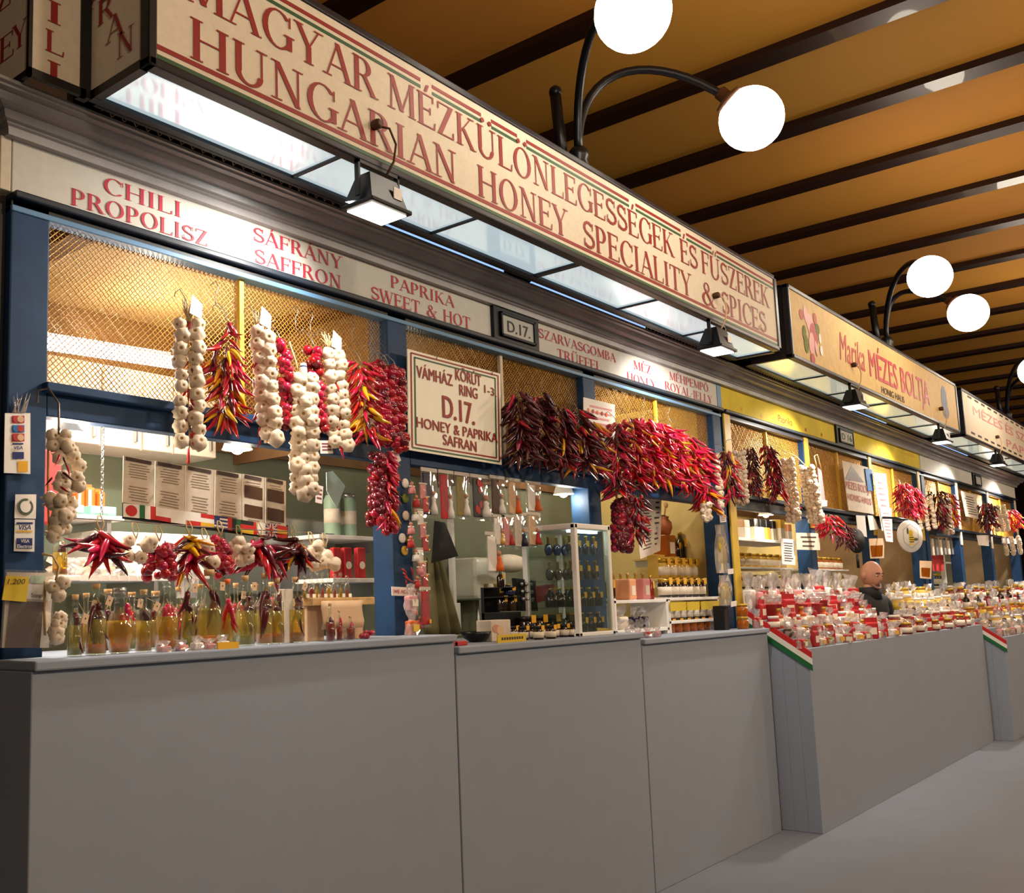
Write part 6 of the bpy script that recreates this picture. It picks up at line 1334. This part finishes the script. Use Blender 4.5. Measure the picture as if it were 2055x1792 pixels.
def spicebottle(P, l, g):
    t = thing('spice_bottle', l, 'bottle', P, g); obj('glass', MB().lathe(shape('square', .03, .13), 10), 'spice_orange', t, local=True); obj('cap', MB().lathe([(.015, .12), (.016, .14), (.0001, .14)], 8), 'lid_gold', t, local=True); obj('label_band', MB().lathe([(.0305, .02), (.0305, .07)], 10), 'label_white', t, local=True); return t
def darkbottle(P, l, g):
    t = thing('wine_bottle', l, 'bottle', P, g); obj('glass', MB().lathe(shape('tall', .035, .2), 10), 'jar_dark', t, local=True); obj('capsule', MB().lathe([(.014, .17), (.014, .202), (.0001, .202)], 8), 'lid_gold', t, local=True); obj('label_band', MB().lathe([(.0355, .03), (.0355, .085)], 10), 'label_white', t, local=True); return t
EN = ' by the yellow post'
stock(ST1, 7.03, 9.3, 0, [giftbag('paper', .26, .15), giftbag('pink_pack', .23, .14, 'label_white'), giftbag('spice_red', .25, .15)], .13, ['cellophane gift bag with white filling on the top step'+EN, 'cellophane gift bag with pink filling on the top step'+EN, 'cellophane gift bag with red filling on the top step'+EN], GT)
stock(ST1, 7.02, 9.3, 1, [redpack, redcup, redcup, giftbag('tag_tan', .15, .1)], .115, ['flat red paprika packet on the second step'+EN, 'red paprika tub in cellophane on the second step'+EN, 'red tub with crackling top on the second step'+EN, 'clear bag of tan spice on the second step'+EN], 'paprika packs on the display stand')
stock(ST1, 7.0, 9.3, 2, [jarp('spice_red', 'white', 'label_white'), spicebottle, giftbag('paper', .14, .11, 'label_yellow'), redpack], .11, ['red jar with white lid on the middle step'+EN, 'orange spice bottle on the middle step'+EN, 'clear white bag with yellow card on the middle step'+EN, 'flat red paprika packet on the middle step'+EN], 'jars on the display stand')
stock(ST1, 7.0, 9.3, 3, [giftbag('wood_dark', .12, .1, 'label_white'), giftbag('spice_red', .13, .1), giftbag('paper', .12, .1), jarp('honey', 'lid_gold', 'label_white', .08)], .105, ['bag of brown spice with white card on the fourth step'+EN, 'bag of red spice on the fourth step'+EN, 'bag of pale sweets on the fourth step'+EN, 'amber honey jar on the fourth step'+EN], 'bags on the fourth step')
stock(ST1, 7.0, 9.3, 4, [giftbag('spice_red', .11, .1, 'label_white'), giftbag('olive', .1, .09), redpack, giftbag('paper', .1, .1, 'tag_yellow')], .105, ['bag of red spice with white card on the lowest step'+EN, 'bag of olive herbs on the lowest step'+EN, 'flat red paprika packet on the lowest step'+EN, 'pale bag with yellow card on the lowest step'+EN], 'bags on the lowest step')
EN = ' past the bald man'
stock(ST1, 10.35, 12.0, 0, [giftbag('paper', .18, .14), jarp('honey_pale', 'lid_gold', 'label_white', .12, .05)], .15, ['cellophane gift bag with white filling on the top step'+EN, 'pale honey jar on the top step'+EN], GT)
stock(ST1, 10.3, 12.0, 1, [jarp('honey_pale', 'white', 'label_yellow', .12, .05), giftbag('paper', .16, .12)], .14, ['pale honey jar with yellow label on the second step'+EN, 'white-filled bag on the second step'+EN], 'paprika packs on the display stand')
stock(ST1, 10.1, 12.0, 2, [giftbag('paper', .14, .13), giftbag('tag_tan', .13, .12), jarp('jar_dark2', 'lid_gold', 'label_white', .1, .045)], .14, ['white-filled bag on the middle step'+EN, 'tan-filled bag on the middle step'+EN, 'brown jar on the middle step'+EN], 'jars on the display stand')
stock(ST1, 9.45, 12.0, 3, [jarp('oil_red2', 'label_white', 'label_yellow', .1, .05), giftbag('paper', .13, .13), giftbag('pink_pack', .12, .12)], .14, ['dark red jar with yellow label on the fourth step'+EN, 'white-filled bag on the fourth step'+EN, 'pink-filled bag on the fourth step'+EN], 'bags on the fourth step')
stock(ST1, 9.45, 12.0, 4, [jarp('oil_red2', 'lid_gold', 'label_white', .1, .05), giftbag('paper', .12, .13), redpack], .15, ['dark red jar on the lowest step'+EN, 'white-filled bag on the lowest step'+EN, 'flat red paprika packet on the lowest step'+EN], 'bags on the lowest step')
# far stand
EN = ' of the far stand'
mk = [[giftbag('tag_tan', .2, .18), jarp('oil_red2', 'lid_gold', 'label_white', .15, .06)], [giftbag('paper', .18, .17), redpack, darkbottle], [jarp('honey', 'lid_gold', 'label_yellow', .13, .06), giftbag('spice_red', .17, .15)], [giftbag('tag_tan', .15, .15), giftbag('wood_dark', .15, .15), jarp('honey_pale', 'white', 'label_white', .12, .06)], [giftbag('pink_pack', .14, .15), giftbag('paper', .14, .15), giftbag('tag_tan', .14, .15)]]
ml = [['tan-filled gift bag on the top step', 'dark red jar on the top step'], ['white-filled bag on the second step', 'flat red packet on the second step', 'dark bottle on the second step'], ['amber jar with yellow label on the middle step', 'red-filled bag on the middle step'], ['tan-filled bag on the fourth step', 'brown-filled bag on the fourth step', 'pale honey jar on the fourth step'], ['pink-filled bag on the lowest step', 'white-filled bag on the lowest step', 'tan-filled bag on the lowest step']]
for k in range(5): stock(ST2, 12.35, 17.2, k, mk[k], .2, [q+EN for q in ml[k]], 'goods on the far display stand')
# --- inside and hanging at the yellow stall
a = at(1475, 1078, .35); b = at(1600, 1078, .35)
t = thing('wall_shelf', 'white shelf inside the yellow-fronted stall with black and cream boxes', 'shelf', ((a.x+b.x)/2, .35, a.z-.03)); obj('board', MB().bbox((a.x, .33, a.z-.025), (b.x, .7, a.z), .003), 'white', t); obj('bracket', MB().box((a.x+.1, .4, a.z-.1), (a.x+.13, .7, a.z-.025)), 'steel', t)
GX = 'boxes on the shelf of the yellow stall'
for k, (px, w, h, m, m2) in enumerate(((1498, 20, 38, 'tag_tan', 'paper'), (1517, 14, 42, 'black', 'cream'), (1529, 13, 42, 'black', 'cream'), (1541, 13, 42, 'black', 'honey_pale'), (1553, 12, 40, 'black', 'cream'), (1570, 16, 44, 'honey_pale', 'label_white'), (1584, 14, 36, 'orange_pale', 'label_white'))):
    P = at(px, 1076, .38); s = mpp(P); t = thing('gift_carton', ['tan ribboned carton first on the shelf of the yellow stall', 'black-topped carton beside the tan ribboned one', 'black-topped carton, second after the tan ribboned one', 'black-topped carton with yellowish front', 'black-topped carton next to the pale yellow one', 'pale yellow carton on the shelf of the yellow stall', 'apricot carton last on the shelf of the yellow stall'][k], 'carton', (P.x, .42, a.z), GX)
    obj('box', MB().bbox((-w*s*.7, -.05, 0), (w*s*.7, .05, h*s*.62), .004), m2, t, local=True); obj('lid', MB().bbox((-w*s*.72, -.052, h*s*.6), (w*s*.72, .052, h*s), .006), m, t, local=True)
for nm, pts, Y, m, lab in (('price_sheet', [(1566, 1080), (1596, 1083), (1596, 1134), (1570, 1132)], -.04, 'paper', 'white price sheet hanging under the lumpy garlic braid'), ('royal_jelly_sign', [(1597, 1069), (1645, 1070), (1646, 1104), (1599, 1103)], -.06, 'cream', 'cream card sign with three lines of small dark lettering'), ('paper_bag', [(1641, 938), (1649, 945), (1657, 1010), (1648, 1012)], -.1, 'pink_pack', 'printed paper bag hanging beside the bright white garlic braid'), 
    ('shop_board', [(1690, 924), (1742, 938), (1754, 1032), (1703, 1024)], -.05, 'paper_dim', 'greyish shop board reading MÉZES BOLTJA HONIG HAUS'), ('blue_card', [(1736, 940), (1750, 942), (1754, 985), (1742, 985)], -.06, 'blue_card', 'bright blue card clipped to the greyish shop board'), ('receipt_strip', [(1752, 948), (1778, 951), (1790, 1068), (1770, 1065)], -.08, 'paper', 'long white paper banner hanging beside the blue card'), ('receipt_strip', [(1765, 1018), (1789, 1020), (1792, 1088), (1778, 1086)], -.085, 'paper', 'lower white paper sheet overlapping the long paper banner'),
    ('white_card', [(1718, 1034), (1736, 1035), (1740, 1078), (1722, 1072)], -.05, 'paper', 'white card hanging under the greyish shop board'), ('white_card', [(1741, 1034), (1752, 1035), (1765, 1062), (1746, 1064)], -.04, 'paper', 'curled white card beside the honey picture'), ('honey_picture', [(1744, 1081), (1775, 1080), (1774, 1120), (1747, 1121)], -.07, 'tag_tan', 'tan picture of a honey jar hanging near the bald man'), ('honey_picture', [(1846, 1125), (1870, 1126), (1869, 1162), (1847, 1160)], -.07, 'tag_tan', 'tan honey jar picture under the round bee sign'), ('red_notice', [(1866, 1111), (1893, 1112), (1894, 1146), (1870, 1146)], .2, 'print_red', 'red notice behind the glass of the far stall'), ('price_board', [(1928, 985), (1958, 993), (1966, 1042), (1938, 1036)], -.05, 'paper_dim', 'greyish board hanging on the far grille'), ('white_card', [(2010, 1080), (2048, 1082), (2048, 1092), (2012, 1090)], -.08, 'paper', 'long white card under the last chilli bunch'), ('white_card', [(1960, 1074), (1984, 1074), (1985, 1096), (1964, 1094)], -.06, 'paper_dim', 'cream card hanging before the last blue post')):
    t = thing(nm, lab, 'notice' if 'card' not in nm else 'card', at(*pts[2], Y)); sheet('sheet', pts, Y, m, '', '', parent=t)
    if nm in ('price_sheet', 'royal_jelly_sign', 'receipt_strip', 'price_board'): textlines(t, pts, Y, {'royal_jelly_sign': 3}.get(nm, 8), 'print_dark' if nm != 'receipt_strip' else 'pink_pack')
    if nm == 'honey_picture': cx, cy = pts[2]; obj('jar_print', MB().poly([at(x, y, Y-.003) for x, y in ((pts[0][0]+3, pts[0][1]+14), (pts[1][0]-3, pts[1][1]+14), (pts[2][0]-3, pts[2][1]-4), (pts[3][0]+3, pts[3][1]-4))]), 'honey', t)
    if nm == 'shop_board':
        for tx, p, q, h in (('MÉZES BOLTJA', (1698, 979), (1748, 991), .07), ('HONIG HAUS', (1702, 1002), (1749, 1013), .06)): obj('lettering', sans(MB(), tx, at(*p, Y-.003), at(*q, Y-.003), h, bold=.03), 'pink_red' if mat('pink_red', 'c06a62', .5) else '', t)
        obj('triangle_print', MB().poly([at(x, y, Y-.003) for x, y in ((1709, 934), (1734, 968), (1696, 962))]), 'cornice_grey', t)
    if nm == 'paper_bag': sheet('bag_card', [(1641, 1004), (1660, 1004), (1660, 1016), (1643, 1016)], Y-.005, 'paper', '', '', parent=t); obj('handle', MB().tube([at(1640, 940, Y), at(1634, 915, Y), at(1640, 912, Y), at(1649, 946, Y)], .005, 6), 'rope', t)
# frying pan-like dark round board and bee sign
c = at(1718, 1085, -.1); s = mpp(c); t = thing('round_board', 'black round wooden board hanging above the bald man', 'board', c); obj('disc', MB().lathe([(.001, -.006), (.108, -.006), (.112, 0), (.108, .006), (.001, .006)], 22, (0, 0, 0), axis=(-.42, -1, 0)), 'black', t, local=True); obj('handle', MB().tube([(.0, 0, -.12), (0, .0, -.24)], .012, 6), 'black', t, local=True)
c = at(1826, 1076, -.3); t = thing('bee_sign', 'round white sign with a yellow bee inside a hexagon', 'sign', c); R_ = .148
AX = Vector((-.55, -1, 0)).normalized(); SD = Vector((-AX.y, AX.x, 0)); SD = SD if SD.x > 0 else -SD
obj('disc', MB().lathe([(.001, -.01), (R_, -.01), (R_+.004, 0), (R_, .01), (.001, .01)], 32, (0, 0, 0), axis=AX), 'white', t, local=True)
def BP(x, z, e=.0125): return AX*e+SD*x+Vector((0, 0, z))
mb = MB(); H6 = [(R_*.72*math.sin(k*PI/3), R_*.78*math.cos(k*PI/3)) for k in range(7)]
for (a0, b0), (a1, b1) in zip(H6[:-1], H6[1:]):
    mb.poly([BP(a0, b0), BP(a1, b1), BP(a1*.96, b1*.96), BP(a0*.96, b0*.96)])
obj('hexagon_print', mb, 'cornice_grey', t, local=True)
mb = MB()
def bl(x, z, rx, rz, m, e=.0130): mb.poly([BP(x+rx*math.cos(a), z+rz*math.sin(a), e) for a in [2*PI*k/12 for k in range(12)]], m)
bl(.0, .03, .028, .026, 0); bl(.005, -.025, .03, .042, 0); 
for z in (-.01, -.03, -.05): mb.poly([BP(-.022, z, .0134), BP(.032, z, .0134), BP(.032, z-.008, .0134), BP(-.022, z-.008, .0134)], 1)
bl(-.035, .05, .012, .03, 2, .0128); bl(.055, -.03, .03, .014, 2, .0128); bl(-.02, -.075, .018, .008, 0); bl(.03, -.078, .018, .008, 0)
obj('bee_print', mb, ['figure_yellow', 'black', 'herb2'], t, local=True)
obj('arm', MB().tube([(0, .0, R_), (-.02, .1, R_+.03), (-.05, .3, R_+.05)], .012, 6), 'sign_frame', t, local=True)
# shelves of jars inside the yellow stall and a glass case on the far stall
for bi, (x0, x1, lab) in enumerate(((7.2, 8.5, 'jar shelf at the back of the first yellow bay'), (8.8, 10.2, 'jar shelf behind the bald man'), (10.6, 11.9, 'jar shelf at the back of the last yellow bay'))):
    for si, z in enumerate((1.62, 1.82)):
        t = thing('wall_shelf', ('lower ' if si == 0 else 'upper ')+lab, 'shelf', ((x0+x1)/2, .75, z-.02)); obj('board', MB().bbox((x0, .75, z-.02), (x1, 1.1, z), .003), 'white', t)
        obj('bracket', MB().box((x0+.1, .8, z-.09), (x0+.12, 1.12, z-.02)), 'steel', t)
        pr = None; n = 8
        for k in range(n):
            x = x0+.1+k*(x1-x0-.2)/(n-1)
            if pr is None: pr = jar((x, .83, z), .05, .13, ('honey', 'jar_dark2', 'honey_pale')[(bi+si) % 3], 'lid_gold', 'label_white', 'honey jar on the '+('lower ' if si == 0 else 'upper ')+lab, 'honey jars on the back shelves', tag=False)
            else: dup(pr, (x, .83, z))
t = thing('glass_case', 'white-framed glass case inside the pale far stall', 'cabinet', (14.6, .3, 1.1))
for x in (14.2, 15.0): obj('frame_post', MB().bbox((x, .3, 1.1), (x+.05, .35, 2.05), .004), 'white', t)
for z in (1.3, 1.6, 1.9): obj('shelf', MB().bbox((14.2, .3, z), (15.05, .8, z+.02), .003), 'white', t)
obj('glass_pane', MB().box((14.25, .315, 1.1), (15.0, .32, 2.05)), 'pane', t)
pr = None
for z in (1.32, 1.62):
    for k in range(5):
        if pr is None: pr = jar((14.35, .5, z), .05, .16, 'jar_blue', 'lid_gold', 'label_white', 'dark blue jar in the glass case of the far stall', 'jars in the far glass case', tag=False)
        else: dup(pr, (14.35+k*.14, .5, z))
GF = 'grey sample cloths hanging in the far stall'
for k in range(6):
    P = at(1868+k*8, 1080, .1); solo('sample_cloth', MB().bbox((P.x-.05, .08, P.z-.2), (P.x+.04, .1, P.z), .006), ('paper_dim', 'cornice_grey')[k % 2], 'grey sample cloth hanging in a row under the far chillies', 'cloth', GF)
# ================================================================== THE BALD MAN
HX, HY = 9.66, -.10
t = thing('person', 'bald man in a dark jacket looking down beside the display stand', 'person', (HX, HY, 0)); face_dir = math.atan2(-.90, -.38)
F3 = Matrix.Rotation(face_dir+PI/2, 3, 'Z')          # local -Y is the way he faces
def skin_body(name, V, E, R, m, parent, sub=1):
    me = bpy.data.meshes.new(name); me.from_pydata([tuple(F3 @ Vector(v)) for v in V], E, []); me.materials.append(M(m)); o = bpy.data.objects.new(name, me); link(o, parent)
    sk = o.modifiers.new('skin', 'SKIN'); sk.use_smooth_shade = True
    for i, r in enumerate(R): me.skin_vertices[0].data[i].radius = (r if isinstance(r, tuple) else (r, r))
    me.skin_vertices[0].data[0].use_root = True
    o.modifiers.new('sub', 'SUBSURF').levels = sub; o.modifiers['sub'].render_levels = sub; return o
V = [(0, 0, .95), (0, .01, 1.12), (0, .01, 1.33), (0, .0, 1.48), (0, -.01, 1.57), (.19, .01, 1.47), (.25, .02, 1.18), (.22, -.1, .93), (-.19, .01, 1.47), (-.25, .02, 1.16), (-.22, -.1, .93), (.1, 0, .88), (.11, -.01, .5), (.11, .02, .1), (.11, -.1, .05), (-.1, 0, .88), (-.11, -.01, .5), (-.11, .02, .1), (-.11, -.1, .05)]
E_ = [(0, 1), (1, 2), (2, 3), (3, 4), (3, 5), (5, 6), (6, 7), (3, 8), (8, 9), (9, 10), (0, 11), (11, 12), (12, 13), (13, 14), (0, 15), (15, 16), (16, 17), (17, 18)]
skin_body('body', V, E_, [(.17, .12), (.17, .12), (.18, .13), (.13, .10), .062, .075, .055, .042, .075, .055, .042, .1, .07, .05, .045, .1, .07, .05, .045], 'jacket', t, 2)
for sx in (1, -1):                                       # hands with five fingers
    hv = [(sx*.22, -.1, .93), (sx*.215, -.13, .87), (sx*.21, -.15, .83)]; he = [(0, 1), (1, 2)]; hr = [(.03, .02), (.04, .018), (.036, .015)]
    for q, (dx, l) in enumerate(((-.027, .06), (-.009, .075), (.009, .07), (.026, .055))):
        b0 = len(hv); hv += [(sx*.21+dx, -.155, .82), (sx*.21+dx, -.168, .82-l*.5), (sx*.208+dx, -.165, .82-l)]; he += [(2, b0), (b0, b0+1), (b0+1, b0+2)]; hr += [.0095, .0085, .007]
    b0 = len(hv); hv += [(sx*.21-sx*.035, -.15, .875), (sx*.21-sx*.05, -.17, .845)]; he += [(1, b0), (b0, b0+1)]; hr += [.012, .009]
    skin_body('hand', hv, he, hr, 'skin', t)
hd = MB(); n, k = 28, 20; hc = Vector((0, -.03, 1.715))
def headp(th, ph):
    x, y, z = math.sin(th)*math.sin(ph), -math.sin(th)*math.cos(ph), math.cos(th)
    px, py, pz = x*.079, y*.098, z*.122
    if pz < 0: px *= 1-.35*(-z)**1.5; py *= 1-.12*(-z)**2
    if y < 0:
        fr_ = -y; nz_ = math.exp(-((x/.13)**2+((z+.15)/.2)**2)); py -= .026*nz_*(1 if z < .1 else .6)              # nose
        py -= .006*math.exp(-((z-.22)/.1)**2)*fr_; py += .010*math.exp(-(((abs(x)-.34)/.15)**2+((z-.05)/.13)**2))       # brow, sockets
        py -= .009*math.exp(-((x/.3)**2+((z+.52)/.1)**2)); py -= .012*math.exp(-((x/.35)**2+((z+.85)/.15)**2))           # lips, chin
    return Vector((px, py, pz))
for i in range(k+1):
    for j in range(n): hd.v.append(tuple(headp(PI*i/k, 2*PI*j/n)))
for i in range(k):
    for j in range(n): hd.face([i*n+j, (i+1)*n+j, (i+1)*n+(j+1) % n, i*n+(j+1) % n], 0, True)
TL = Matrix.Rotation(.22, 3, 'X')
def put(mb):
    mb.v = [tuple(F3 @ (hc+TL @ Vector(v))) for v in mb.v]; return mb
h = obj('head', put(hd), 'skin', t, local=True)
for sx in (1, -1):
    obj('ear', put(MB().ball((sx*.081, .012, -.01), .03, 10, 6, sq=(.35, .75, 1.05))), 'skin', h, local=True); obj('eye', put(MB().ball((sx*.03, -.083, .008), .011, 8, 6, sq=(1.2, .7, .7))), 'white', h, local=True); obj('iris', put(MB().ball((sx*.03, -.0895, .006), .0052, 8, 6)), 'black', h, local=True)
    obj('eyebrow', put(MB().tube([(sx*.014, -.1, .028), (sx*.032, -.1, .034), (sx*.05, -.088, .028)], .0045, 5)), 'wood_dark', h, local=True)
obj('mouth', put(MB().tube([(-.024, -.094, -.062), (0, -.1035, -.06), (.024, -.094, -.062)], .0042, 5)), 'mouth' if mat('mouth', '8e5148', .5) else '', h, local=True)
obj('stubble', put(MB().tube([(-.05, -.055, -.075), (-.03, -.084, -.098), (0, -.096, -.106), (.03, -.084, -.098), (.05, -.055, -.075)], .012, 6)), 'stubble' if mat('stubble', '8c6656', .8) else '', h, local=True)
skin_body('neck', [(0, -.0, 1.5), (0, -.012, 1.66)], [(0, 1)], [.062, .056], 'skin', t); 
obj('collar', MB().lathe([(.10, 1.5), (.088, 1.6), (.078, 1.605), (.07, 1.55)], 16, (0, 0, 0)), 'jacket', t, local=True)
